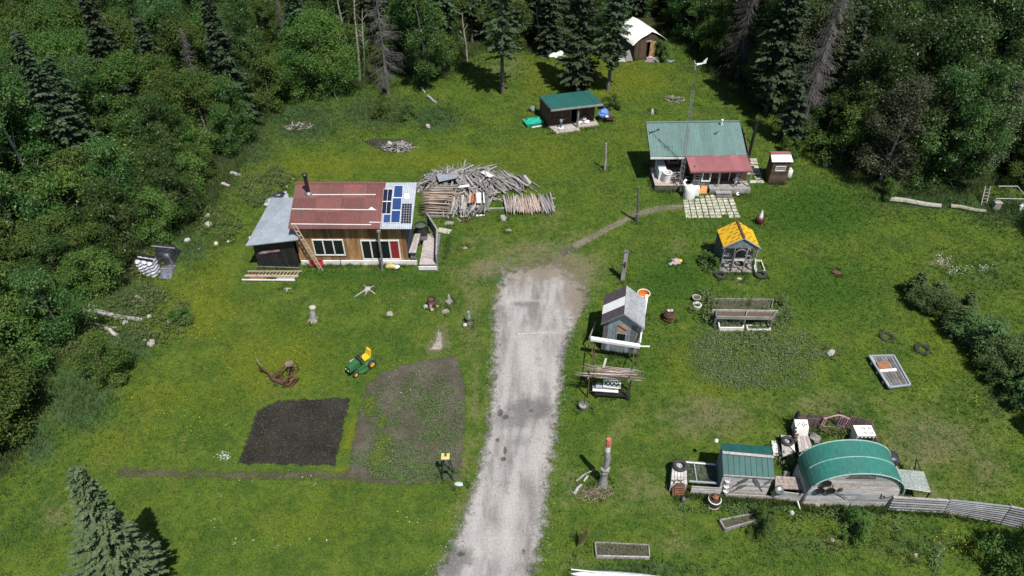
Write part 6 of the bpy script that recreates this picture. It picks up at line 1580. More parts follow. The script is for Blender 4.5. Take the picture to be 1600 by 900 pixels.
for x0, x1, yf, yb, lab, hh in ((1123, 1160, 517, 506, 'white trough planter with leafy greens below the left of the planter table', .3), (1168, 1203, 516.5, 510, 'shallow white tub sunk in greens below the right of the planter table', .12)):
    t = thing('trough', lab, 'planter', G((x0 + x1) / 2, yf)); a, b_, c_, d = G(x0, yf, .0), G(x1, yf, .0), G(x1 - 1, yb, .0), G(x0 - 2, yb, .0)
    for u, v in ((a, b_), (b_, c_), (c_, d), (d, a)): piece('side', t, u + Vector((0, 0, hh / 2)), v + Vector((0, 0, hh / 2)), .07, hh, m_whitepaint, world=True)
    mb = MB(); mb.slab([v + Vector((0, 0, hh * .7)) for v in (a, b_, c_, d)], .03); part('soil', mb, m_soilbox, t, None, True)
    weeds('trough_greens', [((x0 + x1) / 2 + 2, (yf + yb) / 2 - 3, (x1 - x0) / 2.6, 4, 1)], 260, .09, .45, 'leafy greens growing in the ' + ('white trough' if hh > .2 else 'shallow white tub'), None, 12)

# ------------------------------------------------------------------ grey shed by the driveway
W0 = Vector((6.28, 28.75, 0)); ws = thing('garden_shed', 'narrow grey board shed with a steep two tone roof right of the driveway', 'shed', W0, math.radians(-10))
hw, dp, ez, rz_ = 1.06, 1.95, 2.45, 3.3
gabw = lambda x: ez - .03 + (rz_ - ez - .1) * (1 - abs(x) / hw)
for i in range(8):
    a = -hw + 2 * hw * i / 8; b_ = a + 2 * hw / 8 - .01; zz = ez - .12
    segs = [(.05, zz)] if not 3 <= i <= 4 else [(.05, .75), (1.62, 1.66)]
    for u, v in segs: cube('plank', ws, a, b_, -.04 - R.uniform(0, .012), 0, u, v, (m_darkgreyw, m_bluegrey, m_bluegrey, m_greyw, m_bluegrey, m_bluegrey, m_darkgreyw, m_greyw)[i])
mb = MB(); mb.add([(-hw, -.05, ez - .11), (hw, -.05, ez - .11), (0, -.05, rz_ - .06), (-hw, 0, ez - .11), (hw, 0, ez - .11), (0, 0, rz_ - .06)], [(0, 1, 2), (5, 4, 3), (0, 3, 4, 1), (1, 4, 5, 2), (2, 5, 3, 0)]); part('gable', mb, m_bluegrey, ws)
mb = MB(); mb.slab([(-.28, -.055, 1.66), (.28, -.055, 1.66), (.28, -.055, 2.32), (-.28, -.055, 2.32)], .02); part('plywood_patch', mb, M('pinkish_ply', (0.42, 0.27, 0.19), (0.34, 0.21, 0.15), .8, 4, rand=0), ws); piece('brace', ws, (-.26, -.08, 2.25), (.26, -.08, 1.9), .03, .04, m_rust)
window_y(ws, -.3, .28, .75, 1.62, -.01, 1, m_bluegrey, .05, .06)
mb = MB(); mb.box(-hw, -hw + .04, .01, dp, .05, ez - .1); mb.box(hw - .04, hw, .01, dp, .05, ez - .1); mb.box(-hw + .04, hw - .04, dp - .04, dp, .05, ez - .1); part('wall', mb, m_darkgreyw, ws)
mshingle = M('purple_brown_shingle', (0.085, 0.07, 0.075), (0.06, 0.05, 0.055), .8, 3, rand=.06); mgreyroof = M('light_grey_roof_boards', (0.33, 0.34, 0.36), (0.25, 0.26, 0.275), .7, 2, rand=.1)  # purple brown shingle for the left slope, grey boards for the right
sl_ = Vector((-hw - .16, 0, ez - .1)); rg_ = Vector((0, 0, rz_))
for k, (y0, y1, mt) in enumerate(((-.22, .55, mshingle), (.55, 1.3, m_white), (1.3, 2.2, mshingle))):
    mb = MB(); l = Vector((0, 0, .012 * (k == 1))); mb.slab([sl_ + Vector((0, y1, 0)) + l, sl_ + Vector((0, y0, 0)) + l, rg_ + Vector((0, y0, 0)) + l, rg_ + Vector((0, y1, 0)) + l], .035); part('roof_sheet', mb, mt, ws)
sr_ = Vector((hw + .16, 0, ez - .1))
for k in range(5):
    u, v = k / 5, (k + 1) / 5 + .01; mb = MB(); l = Vector((0, 0, .01 + .012 * (4 - k) * .5)); mb.slab([sr_.lerp(rg_, u) + Vector((0, -.22, 0)) + l * 1.5, sr_.lerp(rg_, u) + Vector((0, 2.2, 0)) + l * 1.5, sr_.lerp(rg_, v) + Vector((0, 2.2, 0)) + l, sr_.lerp(rg_, v) + Vector((0, -.22, 0)) + l], .03); part('roof_board', mb, mgreyroof, ws)
for s in (-1, 1): piece('barge_board', ws, (s * (hw + .16), -.25, ez - .12), (0, -.25, rz_ - .02), .04, .1, m_darkgreyw, (0, -1, 0))
t = thing('garden_ornament', 'little dark windmill ornament in a yellow ring on the grey shed roof', 'ornament'); onto(t, ws, (.62, .25, ez + .38)); mb = MB(); mb.torus((0, 0, .06), .22, .05, (.55, 0, 1), 16, 6); part('ring', mb, m_yelplastic, t); mb = MB(); mb.lathe([(.14, 0), (.08, .3), (.05, .55)], 10); part('tower', mb, m_rust, t); mb = MB()
for k in range(4): a = .6 + 1.57 * k; mb.bar((0, -.08, .55), (.3 * math.cos(a), -.08, .55 + .3 * math.sin(a)), .07, .02, (0, 1, 0))
part('sails', mb, m_black, t)
t = thing('gutter', 'white gutter beam on posts in front of the grey shed', 'beam', G(966, 560)); zz = 1.55; a, b_ = G(923, 529, zz), G(1000, 541, zz)
piece('beam', t, a, b_, .24, .16, m_white, world=True); piece('end_bracket', t, b_, b_ + Vector((.55, .0, -.02)), .06, .06, m_white, world=True)
for p in (a.lerp(b_, .1), a.lerp(b_, .97)): piece('post', t, (p.x, p.y, 0), (p.x, p.y, zz - .05), .06, .06, m_brownw, world=True)
t = thing('eaves_pipe', 'long white gutter pipe running down the right side of the grey shed', 'pipe', G(1008, 500)); a, b_ = G(1011, 461, 2.3), G(1003, 513, 2.15); piece('channel', t, a, b_, .16, .1, m_white, world=True); piece('downpipe', t, b_, G(1000, 535, 1.45), .06, .06, m_white, kind='rod', world=True); piece('bracket', t, G(1003, 520, 1.8), G(1001, 527, .9), .04, .04, m_white, kind='rod', world=True)
t = thing('rain_barrel', 'dark barrel with an orange bucket on top behind the grey shed', 'barrel', G(1006, 457, 2.1) * 1.0); t.location = Vector((G(1006, 458, 2.2).x, G(1006, 458, 2.2).y, 0)); mb = MB(); mb.lathe([(.30, 0), (.32, .8), (.30, 1.78)], 14); part('drum', mb, m_darktarp, t)
t2 = thing('orange_bucket', 'orange bucket with a pale rim on the dark barrel behind the grey shed', 'bucket', t.location + Vector((0, 0, 1.78))); mb = MB(); mb.lathe([(.3, 0), (.36, .38), (.39, .38), (.39, .42), (.34, .42), (.3, .12)], 18); part('pail', mb, m_orange, t2); mb = MB(); mb.torus((0, 0, .42), .37, .025, n=20, m=6); part('rim', mb, m_whitepaint, t2)
t = thing('side_rail', 'grey hand rail along the left side of the grey shed', 'rail', G(925, 530)); piece('rail', t, G(921, 528, 1.0), G(931, 503, 1.0), .05, .05, m_greyw, kind='rod', world=True)
for x, y in ((921, 528), (931, 503)): g = G(x, y, 1.0); piece('post', t, (g.x, g.y, 0), (g.x, g.y, 1.02), .05, .05, m_darkgreyw, world=True)
# arbour with the bench
ab = thing('arbour', 'rustic stick arbour with a roof of brown branches in front of the grey shed', 'arbour', G(955, 610))
za = 1.75; q = [G(918, 600, za), G(987, 606, za), G(993, 582, za), G(928, 576, za)]; q = [G(921, 588, za), G(984, 593, za), G(988, 579, za), G(928, 574, za)]
for p in q: piece('post', ab, (p.x, p.y, 0), (p.x, p.y, za), .05, .05, m_brownw, kind='log', world=True)
for a, b_ in ((0, 1), (3, 2), (0, 3), (1, 2)): piece('beam', ab, q[a], q[b_], .045, .045, m_greyw, kind='log', world=True)
for i in range(26):
    u = R.random(); p = q[0].lerp(q[3], u); r_ = q[1].lerp(q[2], u); a, b_ = R.uniform(-.03, .3), R.uniform(.7, 1.04)
    piece('branch', ab, p.lerp(r_, a) + Vector((0, R.gauss(0, .1), .05 + R.uniform(0, .1))), p.lerp(r_, b_) + Vector((0, R.gauss(0, .1), .05 + R.uniform(0, .1))), R.uniform(.018, .04), R.uniform(.018, .035), R.choice([m_brownlog, m_rust, m_pinkw, m_greylog, m_brownlog]), kind='log', world=True)
piece('back_pole', ab, G(925, 546, 1.2), q[3], .04, .04, m_brownw, kind='log', world=True); piece('back_pole', ab, G(990, 556, 1.2), q[2], .03, .03, m_brownw, kind='log', world=True)
t = thing('garden_bench', 'dark bench with white boards and a lattice back under the stick arbour', 'bench', G(955, 618))
bx = [G(926, 609, .5), G(966, 612, .5)]
for i in range(3): piece('seat_board', t, bx[0] + Vector((0, .2 * i, 0)), bx[1] + Vector((0, .2 * i, 0)), .16, .04, m_whitepaint if i == 0 else m_darkgreyw, world=True)
for k in (.05, .95):
    for yy in (0, .4): p = bx[0].lerp(bx[1], k); piece('leg', t, (p.x, p.y + yy, 0), (p.x, p.y + yy, .48), .07, .07, m_black, world=True)
piece('pillow', t, G(931, 602, .6), G(941, 603, .6), .3, .12, m_greytarp, world=True)
lt_ = thing('lattice', 'white lattice panel leaning on the bench under the arbour', 'lattice', G(957, 612)); q2 = [G(943, 604, .6), G(969, 607, .6), G(969.5, 595, 1.05), G(944, 592, 1.05)]
for a, b_ in ((0, 1), (1, 2), (2, 3), (3, 0)): piece('frame', lt_, q2[a], q2[b_], .05, .03, m_white, world=True)
def L2(u, v): return q2[0].lerp(q2[1], u).lerp(q2[3].lerp(q2[2], u), v)
for i in range(-1, 4):
    for sg_ in (1, -1):
        u0, u1 = i / 4, (i + 2) / 4; v0, v1 = (0, 1) if sg_ > 0 else (1, 0)
        if u0 < 0: v0 = v0 + (v1 - v0) * (-u0) / (u1 - u0); u0 = 0
        if u1 > 1: v1 = v0 + (v1 - v0) * (1 - u0) / (u1 - u0); u1 = 1
        piece('slat', lt_, L2(u0, v0), L2(u1, v1), .03, .02, m_white, world=True)
t = thing('low_table', 'dark plank table edge in front of the arbour bench', 'table', G(950, 622)); 
for i in range(3): piece('board', t, G(930, 616 - i * 3, .3), G(985, 620 - i * 3, .3), .1, .04, m_blackw, world=True)
for x, y in ((932, 617), (983, 620)): g = G(x, y, .3); piece('leg', t, (g.x, g.y, 0), (g.x, g.y, .3), .06, .06, m_blackw, world=True)
piece('board', thing('pale_plank', 'pale narrow plank lying on the grass between shed and arbour', 'plank', G(943, 570)), G(942, 578, .05), G(947, 560, .05), .12, .04, M('pale_green_board', (0.45, 0.48, 0.40), (0.36, 0.38, 0.32), .8, 4, rand=0), world=True)
t = thing('lamp_globe', 'white round pot on a stake left of the stick arbour', 'lamp', G(917, 600)); mb = MB(); mb.tube([(0, 0, 0), (0, 0, .75)], .025, 6); part('stake', mb, m_black, t); mb = MB(); mb.blob((0, 0, .88), (.15, .15, .15), 0, .02); part('globe', mb, m_white, t, None, False, True); mb = MB(); mb.lathe([(.1, .98), (.09, 1.03)], 10); part('opening', mb, m_black, t)
t = thing('metal_pail', 'grey metal pail with a tall dark stake standing in it below the arbour', 'pail', G(911, 639)); mb = MB(); mb.lathe([(.2, 0), (.25, .32), (.27, .32), (.27, .36), (.22, .36), (.2, .2)], 14); part('pail', mb, m_steel, t); mb = MB(); mb.tube([(.02, 0, .1), (.05, .05, 1.25)], .018, 6); part('stake', mb, m_black, t); mb = MB(); mb.lathe([(.21, .2), (.02, .26)], 12); part('pebbles', mb, m_stone, t)

# ------------------------------------------------------------------ hen yard: board walls, coop, arched hut, fences
def hboards(parent, a, b_, h, n, mat, th=.04, name='board', ends=None):
    "horizontal boards between ground points a, b_"
    for i in range(n):
        z = h * (i + .5) / n; jit = R.uniform(-.015, .015)
        piece(name, parent, a + Vector((0, jit, z)), b_ + Vector((0, jit, z)), th, h / n - .012, mat, world=True)
yd = thing('cold_frame', 'boarded cold frame with a glazed white frame at the left end of the hen yard', 'cold frame', G(1085, 768))
p0, p1 = G(1049, 772), G(1124, 774)
hboards(yd, p0 + Vector((.9, .02, 0)), p1, .62, 4, m_palegrey)
zt = .62; tl = G(1051, 723, zt); tr = G(1073, 725, zt); bl = G(1048, 756, zt); br = G(1074, 754, zt)
for i in range(5):
    u, v = i / 5 + .01, (i + 1) / 5 - .02; mb = MB(); mb.slab([bl.lerp(br, u), bl.lerp(br, v), tl.lerp(tr, v), tl.lerp(tr, u)], .04); part('top_plank', mb, m_palegrey, yd, None, True)
hboards(yd, Vector((bl.x, bl.y - .03, 0)), Vector((br.x, br.y - .03, 0)), .6, 3, m_palegrey); hboards(yd, Vector((bl.x + .02, bl.y, 0)), Vector((tl.x + .02, tl.y, 0)), .58, 3, m_darkgreyw)
g0, g1, g2, g3 = G(1077, 752, zt), G(1120, 755, zt), G(1118, 726, zt), G(1070, 722, zt)
piece('frame_bar', yd, g3, g2, .06, .05, m_whitepaint, world=True); piece('frame_bar', yd, g0, g1, .08, .06, m_leanroof, world=True); piece('frame_bar', yd, g0.lerp(g1, .28), g3.lerp(g2, .30), .05, .05, m_leanroof, world=True)
mb = MB(); mb.slab([v - Vector((0, 0, .05)) for v in (g0, g1, g2, g3)], .006); part('glass_sheet', mb, m_clear, yd, None, True)
piece('back_board', yd, G(1073, 727, .35) + Vector((0, .1, 0)), G(1118, 731, .35) + Vector((0, .1, 0)), .04, .5, m_darkgreyw, world=True)
tyre(None, G(1062.5, 727, zt + .1), .28, .1, 'old black tyre lying on the grey top planks of the cold frame')
t = thing('rusty_grate', 'rusty brown stove grate leaning at the front of the cold frame', 'grate', G(1059, 771)); gy = G(1059, 771).y - .1; gx = G(1059, 771).x
mb = MB(); mb.slab([(gx - .33, gy - .1, .08), (gx + .25, gy - .1, .08), (gx + .3, gy + .12, .5), (gx + .2, gy + .2, .7), (gx - .15, gy + .2, .7), (gx - .32, gy + .1, .45)], .05); part('plate', mb, m_rust, t, None, True)
for k in range(4): piece('rib', t, (gx - .22, gy - .06 + .05 * k - .03, .22 + .11 * k), (gx + .22, gy - .06 + .05 * k - .03, .22 + .11 * k), .03, .03, m_rustor, world=True)
t = thing('horns', 'curved dark antlers lying on the front edge of the cold frame top', 'antlers', G(1058, 750, zt)); mb = MB(); mb.tube([(-.3, 0, .03), (-.15, -.15, .1), (0, -.02, .08), (.15, -.15, .1), (.28, -.0, .03)], .03, 6); mb.tube([(-.15, -.15, .1), (-.2, -.3, .12)], .02, 5); mb.tube([(.15, -.15, .1), (.2, -.28, .12)], .02, 5); part('antler', mb, m_darkgreyw, t)
t = thing('little_can', 'small grey can standing in the grass before the cold frame', 'can', G(1067, 784)); mb = MB(); mb.lathe([(.1, 0), (.1, .26), (.05, .32), (.05, .36)], 10); part('can', mb, m_steel, t); mb = MB(); mb.tube([(.1, 0, .1), (.2, 0, .3)], .02, 5); part('spout', mb, m_steel, t)
t = thing('wooden_keg', 'brown wooden keg with a white rim at the left corner of the coop front', 'keg', G(1114, 789)); mb = MB(); mb.lathe([(.24, 0), (.3, .2), (.31, .4), (.26, .62), (.22, .62), (.2, .5)], 16); part('staves', mb, M('dark_keg', (0.06, 0.035, 0.03), (0.04, 0.025, 0.02), .6, 4, rand=0), t); 
for z, mt in ((.06, m_pinkw), (.5, m_whitepaint)): mb = MB(); mb.torus((0, 0, z), .285, .035, n=18, m=6); part('hoop', mb, mt, t)
mb = MB(); mb.blob((0, 0, .66), (.16, .14, .1), 3, .4); part('filling', mb, m_rustor, t)
# coop
cp = thing('coop', 'small coop with a green ribbed metal roof and a grey board front', 'coop', Vector((11.3, 19.5, 0)))
F0, F1, R0, R1, K0_, K1_ = G(1130.5, 741, 1.75), G(1210.5, 746, 1.75), G(1128.5, 706, 2.2), G(1208, 713, 2.2), G(1125.5, 692, 1.9), G(1206, 697.5, 1.9)
for i in range(9):
    u, v = i / 9, (i + 1) / 9 - .006; mb = MB(); mb.slab([F0.lerp(F1, u), F0.lerp(F1, v), R0.lerp(R1, v), R0.lerp(R1, u)], .03); part('roof_sheet', mb, m_coopgreen, cp, None, True)
    piece('rib', cp, F0.lerp(F1, u) + Vector((0, 0, .02)), R0.lerp(R1, u) + Vector((0, 0, .02)), .03, .03, m_coopgreen, world=True)
for i in range(5):
    u, v = i / 5, (i + 1) / 5 - .004; mb = MB(); mb.slab([R0.lerp(R1, u), R0.lerp(R1, v), K0_.lerp(K1_, v), K0_.lerp(K1_, u)], .03); part('roof_sheet', mb, m_darkgreen, cp, None, True)
piece('ridge_board', cp, R0 + Vector((0, -.06, .04)), R1 + Vector((0, -.06, .04)), .14, .03, m_pinkw, world=True); piece('eaves_board', cp, F0 + Vector((0, -.02, -.05)), F1 + Vector((0, -.02, -.05)), .03, .08, m_palegrey, world=True)
wy = F0.y + .05
for i in range(9):
    z = 1.65 * (i + .5) / 9; piece('board', cp, (F0.x + .04, wy + R.uniform(-.01, .01), z), (F1.x - .02, wy - .14 + R.uniform(-.01, .01), z), .04, 1.65 / 9 - .012, R.choice([m_palegrey, m_palegrey, m_pinkw]), world=True)
mb = MB(); mb.hexa([(F0.x + .06, wy + .05, 0), (F0.x + .14, wy + .05, 0), (K0_.x + .14, K0_.y - .1, 0), (K0_.x + .06, K0_.y - .1, 0)], [(F0.x + .06, wy + .05, 1.70), (F0.x + .14, wy + .05, 1.26), (K0_.x + .14, K0_.y - .1, 1.82), (K0_.x + .06, K0_.y - .1, 1.82)])
part('side_wall', mb, m_bluegrey, cp, None, True); mb = MB()
mb.hexa([(F1.x - .14, wy, 0), (F1.x - .06, wy, 0), (K1_.x - .06, K1_.y - .1, 0), (K1_.x - .14, K1_.y - .1, 0)], [(F1.x - .14, wy, 1.66), (F1.x - .06, wy, 1.22), (K1_.x - .06, K1_.y - .1, 1.82), (K1_.x - .14, K1_.y - .1, 1.82)])
part('side_wall', mb, m_bluegrey, cp, None, True)
mb = MB(); mb.bar((K0_.x + .1, K0_.y - .08, .9), (K1_.x - .1, K1_.y - .08, .9), .04, 1.75); part('back_wall', mb, m_darkgreyw, cp, None, True)
mb = MB(); mb.blob(K0_ + Vector((-.2, .05, .1)), (.1, .1, .12), 2, .15); part('white_finial', mb, m_white, cp, None, True)
# things hung on the coop front
fy = wy - .12
for k, (x, z) in enumerate(((1136, 753.5), (1134, 762), (1133, 769))):
    p = V(x, z, fy + .04); t = thing('white_pot', ('topmost', 'middle', 'lowest')[k] + ' of the three white enamel pots hung on the coop front', 'pot', p, 0, 'white enamel pots on the coop front'); mb = MB(); mb.lathe([(.09, 0), (.12, .12), (.13, .12), (.13, .15), (.11, .15), (.1, .06)], 12); part('pot', mb, m_white, t); mb = MB(); mb.tube([(.12, 0, .12), (.2, 0, .12)], .015, 5); part('handle', mb, m_black, t)
def tool(label, a, b_, head, name='snowshoe'):
    t = thing(name, label, 'tool', V((a[0] + b_[0]) / 2, (a[1] + b_[1]) / 2, fy - .02)); p = V(*a, fy - .03); q = V(*b_, fy - .03); mid = p.lerp(q, head)
    piece('handle', t, p, mid, .02, .02, m_darkgreyw, kind='rod', world=True)
    d = (q - mid); n_ = Vector((0, -1, 0)); s = d.cross(n_).normalized() * .1
    mb = MB(); mb.slab([mid, mid + d * .3 + s, mid + d * .75 + s * .9, q, mid + d * .75 - s * .9, mid + d * .3 - s], .02); part('blade', mb, m_darkgreyw, t, None, True)
tool('old dark snowshoe hung slanting on the left coop front, upper one', (1142, 763), (1171, 747), .35); tool('old dark snowshoe hung slanting on the left coop front, lower one', (1145, 768), (1167, 757), .25)
tool('dark paddle shape hung upright in the middle of the coop front', (1191, 768), (1178, 747), .3); tool('dark paddle shape slanting at the right end of the coop front', (1186, 764), (1208, 748), .3)
# board fence with the table top
bf = thing('board_fence', 'low wall of weathered grey boards between the coop and the arched hut', 'fence', G(1220, 782))
hboards(bf, G(1212, 778) + Vector((-.3, -.06, 0)), G(1262, 787), .75, 5, m_palegrey)
hboards(bf, G(1131, 774) + Vector((0, -.1, 0)), G(1212, 781), .3, 2, m_pinkw)
t = thing('plank_table', 'rough brown plank table top behind the low board wall', 'table', G(1235, 770)); z = .8; q = [G(1211, 763, z), G(1257, 765, z), G(1252, 746, z), G(1212, 743, z)]
for i in range(4):
    u, v = i / 4 + .01, (i + 1) / 4 - .01; mb = MB(); mb.slab([q[0].lerp(q[3], u), q[1].lerp(q[2], u), q[1].lerp(q[2], v), q[0].lerp(q[3], v)], .05); part('plank', mb, M('bleached_planks', (0.36, 0.30, 0.27), (0.19, 0.155, 0.14), .9, 3, (4, .6, 1), .15, 0, .5) if i == 0 else bpy.data.materials['bleached_planks'], t, None, True)
for p in q: p2 = p.lerp(q[0].lerp(q[2], .5), .1); piece('leg', t, (p2.x, p2.y, 0), (p2.x, p2.y, z - .04), .08, .08, m_darkgreyw, world=True)
t = thing('metal_bowl', 'dented grey metal bowl hung on the low board wall', 'bowl', V(1217, 766, G(1217, 780).y - .1)); mb = MB(); mb.lathe([(.22, 0), (.24, .02), (.17, .09), (.05, .12)], 16); part('bowl', mb, m_steel, t, None, False, True); mb = MB(); mb.tube([(0, 0, .1), (.1, -.02, .16)], .015, 5); part('knob', mb, m_black, t); t.rotation_euler = (math.radians(50), 0, 0)
lump('white_boulder', 'round whitish stone in the grass behind the plank table', 'stone', G(1228, 743), (.18, .16, .2), m_paver, 5); lump('stone', 'round grey stone in the grass below the board wall', 'stone', G(1236, 803), (.13, .12, .16), m_stone, 9)
# arched hut
ax, ay0, ay1 = 16.0, 18.60, 20.25
ar = thing('arched_hut', 'arched hut with a curved teal green roof and a grey board end wall', 'hut', (ax, ay0, 0))
hw_, top_, spr = 2.14, 2.76, 1.15
skew = -0.06
def arc(t_, y, lift=0.0):
    return Vector((hw_ * math.cos(t_) * (1 + lift / 2) + 0.05 * (y - ay0), y - ay0 - .02 * (hw_ * math.cos(t_)), spr + (top_ - spr) * max(0, math.sin(t_)) ** .92 + lift))
N = 24
for k, (y0, y1) in enumerate(((ay0 - .12, 19.42), (19.40, ay1 + .1))):
    vs = []; fs = []
    for i in range(N + 1):
        t_ = math.pi * (1 - i / N)
        for y in (y0, y1): vs.append(arc(t_, y, .05 + .012 * (1 - k)))
    for i in range(N + 1):
        t_ = math.pi * (1 - i / N)
        for y in (y0, y1): vs.append(arc(t_, y, .02))
    n2_ = 2 * (N + 1)
    for i in range(N):
        fs += [(2 * i, 2 * i + 1, 2 * i + 3, 2 * i + 2)[::-1], (n2_ + 2 * i, n2_ + 2 * i + 1, n2_ + 2 * i + 3, n2_ + 2 * i + 2), (2 * i, 2 * i + 2, n2_ + 2 * i + 2, n2_ + 2 * i), (2 * i + 1, 2 * i + 3, n2_ + 2 * i + 3, n2_ + 2 * i + 1)[::-1]]
    mb = MB(); mb.add(vs, fs); part('roof_sheet', mb, m_archgreen, ar)
m_arctrim = M('pale_green_trim', (0.35, 0.50, 0.45), (0.25, 0.40, 0.36), .5, 3, rand=0)
for y, a0, a1, w in ((ay0 - .12, 0, 1, .03), (19.41, .12, .8, .02), (ay1 + .1, .05, .95, .03)):
    mb = MB(); mb.tube([arc(math.pi * (1 - (a0 + (a1 - a0) * i / 22)), y, .065) for i in range(23)], w, 6); part('edge_trim', mb, m_arctrim, ar)
nb = 13
for i in range(nb):
    z0, z1 = .0 + top_ * i / nb, top_ * (i + 1) / nb - .012; zm = min((z0 + z1) / 2 + .02, top_ - .02)
    w = hw_ * math.cos(math.asin(min(1, max(0, (zm - spr) / (top_ - spr)) ** (1 / .92)))) - .03
    if w < .1: continue
    cut = R.uniform(-.5, .9)
    for a, b_ in ((-w, cut - .005), (cut + .005, w)):
        if b_ - a > .05: piece('board', ar, (a, -.02 * a - R.uniform(0, .012), (z0 + z1) / 2), (b_, -.02 * b_ - R.uniform(0, .012), (z0 + z1) / 2), .04, z1 - z0, R.choice([m_palegrey, m_palegrey, m_pinkw, m_leanroof]))
mb = MB(); mb.slab([(-.72, -.07, 2.38), (.62, -.09, 2.38), (.5, -.09, 2.63), (-.5, -.07, 2.63)], .02); part('vent_panel', mb, m_darkgreyw, ar)
back_ = MB(); back_.add([tuple(arc(math.pi * i / N, ay1)) for i in range(N + 1)] + [tuple(arc(math.pi * i / N, ay1) - Vector((0, .05, 0))) for i in range(N + 1)], [tuple(range(N + 1)), tuple(range(2 * N + 1, N, -1))] + [(i, i + 1, N + 2 + i, N + 1 + i) for i in range(N)]); part('back_wall', back_, m_palegrey, ar)
for s_ in (-1, 1):
    for i in range(4): cube('knee_board', ar, min(s_ * hw_, s_ * (hw_ - .05)), max(s_ * hw_, s_ * (hw_ - .05)), .05, ay1 - ay0 - .05, .01 + i * .285, .28 + i * .285, m_palegrey)
for k, (x, y) in enumerate(((1292, 755), (1281.5, 766.5), (1298, 766.5))):
    p = V(x, y, ay0 - .08); t = thing('frying_pan', ('upper', 'lower left', 'lower right')[k] + ' one of the three dark iron pans hung on the arched hut front', 'pan', p, 0, 'iron pans on the arched hut'); mb = MB(); mb.lathe([(.19, 0), (.21, .04), (.21, .05), (.17, .05), (.16, .02)], 16); part('pan', mb, m_black, t); t.rotation_euler = (math.radians(82), 0, 0); mb = MB(); mb.tube([(0, .2, .03), (0, .4, .04)], .02, 6); part('handle', mb, m_black, t)
t = thing('iron_hook', 'dark bent iron tool hung right of the pans on the arched hut front', 'tool', V(1313, 766, ay0 - .07)); p = t.location.copy(); piece('shaft', t, V(1306, 768, ay0 - .09), V(1324, 779, ay0 - .09), .018, .018, m_rust, kind='rod', world=True); mb = MB(); mb.blob((.02, 0, .05), (.1, .05, .13), 2, .4); part('head', mb, m_rust, t)
t = thing('horseshoe', 'dark curled iron piece on the right of the arched hut wall', 'tool', V(1379, 777, ay0 - .07)); mb = MB(); mb.torus((0, 0, 0), .1, .02, (0, 1, 0), 14, 5); mb.tube([(.08, 0, -.06), (.3, 0, -.02), (.36, 0, .12)], .02, 5); mb.tube([(-.08, 0, .06), (-.12, 0, .25)], .018, 5); part('iron', mb, m_black, t)
# rusty slabs leaning in front
t = thing('rusty_plates', 'rusty and tan bark slabs leaning on the foot of the arched hut', 'slabs', G(1275, 792))
for x0, x1, yb, yt, mt in ((1251, 1259, 791, 777, m_rust), (1258, 1270, 792, 776, m_rustor), (1268, 1275, 792, 776, m_rustor), (1274, 1280, 793, 776, m_palew), (1278, 1281, 792, 777, m_yelplastic if False else m_palew), (1291, 1296, 793, 777, m_palew), (1296, 1299, 790, 778, m_rustor)):
    a, b_ = G(x0, yb), G(x1, yb); yy = a.y; c_, d = V(x1, yt, yy + .22), V(x0, yt, yy + .22); mb = MB(); mb.slab([a, b_, c_, d], .04); part('slab', mb, mt, t, None, True)
piece('stake', thing('white_stake', 'leaning white stake at the left foot of the arched hut', 'stake', G(1250, 794)), G(1250, 796), V(1246, 783, G(1250, 790).y), .06, .05, m_white, world=True)
# right side: panel table, drum, slat fence
t = thing('panel_table', 'milky ribbed plastic panel on dark legs right of the arched hut', 'table', G(1428, 775)); z = 1.0; q = [G(1406, 760.5, z), G(1454, 768, z), G(1443.5, 737, z), G(1393, 732, z)]
for k in range(2):
    u, v = (0, .49) if k == 0 else (.5, 1); mb = MB(); mb.corrug(q[0].lerp(q[1], u), q[0].lerp(q[1], v), q[3].lerp(q[2], v), q[3].lerp(q[2], u), 14, .012, .01); part('panel', mb, m_corrclear, t, None, True)
for a, b_ in ((0, 1), (1, 2), (2, 3), (3, 0)): piece('frame_bar', t, q[a] - Vector((0, 0, .04)), q[b_] - Vector((0, 0, .04)), .04, .04, m_palegrey, world=True)
for p in q: piece('leg', t, (p.x, p.y, 0), (p.x, p.y, z - .05), .05, .05, m_blackw, world=True)
piece('stake', t, G(1427, 745, .2), V(1432, 717, G(1427, 745, .2).y + .4), .03, .03, m_black, kind='rod', world=True); piece('stake', t, G(1441, 741, .5), V(1432, 717, G(1427, 745, .2).y + .4), .02, .02, m_black, kind='rod', world=True)
t = thing('black_drum', 'black plastic drum at the right back corner of the arched hut', 'drum', G(1385, 729)); mb = MB(); mb.lathe([(.3, 0), (.34, .1), (.35, .75), (.28, .92), (.1, .95)], 16); part('body', mb, m_darktarp, t, None, False, True); mb = MB(); mb.torus((0, 0, .5), .355, .02, n=18, m=5); part('hoop', mb, m_black, t)
lump('grey_bundle', 'grey crumpled plastic between the black drum and the ribbed panel', 'bundle', G(1395, 732), (.2, .16, .14), m_greytarp, 3)
sf = thing('slat_fence', 'long low fence of weathered horizontal slats at the right end of the hen yard', 'fence', G(1480, 800))
pts_ = [(1386, 797, 775), (1474, 801, 780), (1562, 818, 790), (1640, 836, 806)]
fp = []
for x, yb, yt in pts_:
    b_ = G(x, yb); zt = V(x, yt, b_.y + .12).z; fp.append((b_, Vector((b_.x, b_.y + .12, zt)), zt))
for s in range(3):
    a, b_ = fp[s], fp[s + 1]; n = (6, 9, 9)[s]
    for i in range(n):
        k = (i + .5) / n; w = (a[2] / n) * (.84 if s == 0 else .96)
        piece('slat', sf, a[0].lerp(a[1], k) + Vector((.02, 0, 0)), b_[0].lerp(b_[1], k) - Vector((.02, 0, 0)), .03, w, m_greyw if (i + s) % 3 else m_leanroof, (0, -.9, .25), world=True)
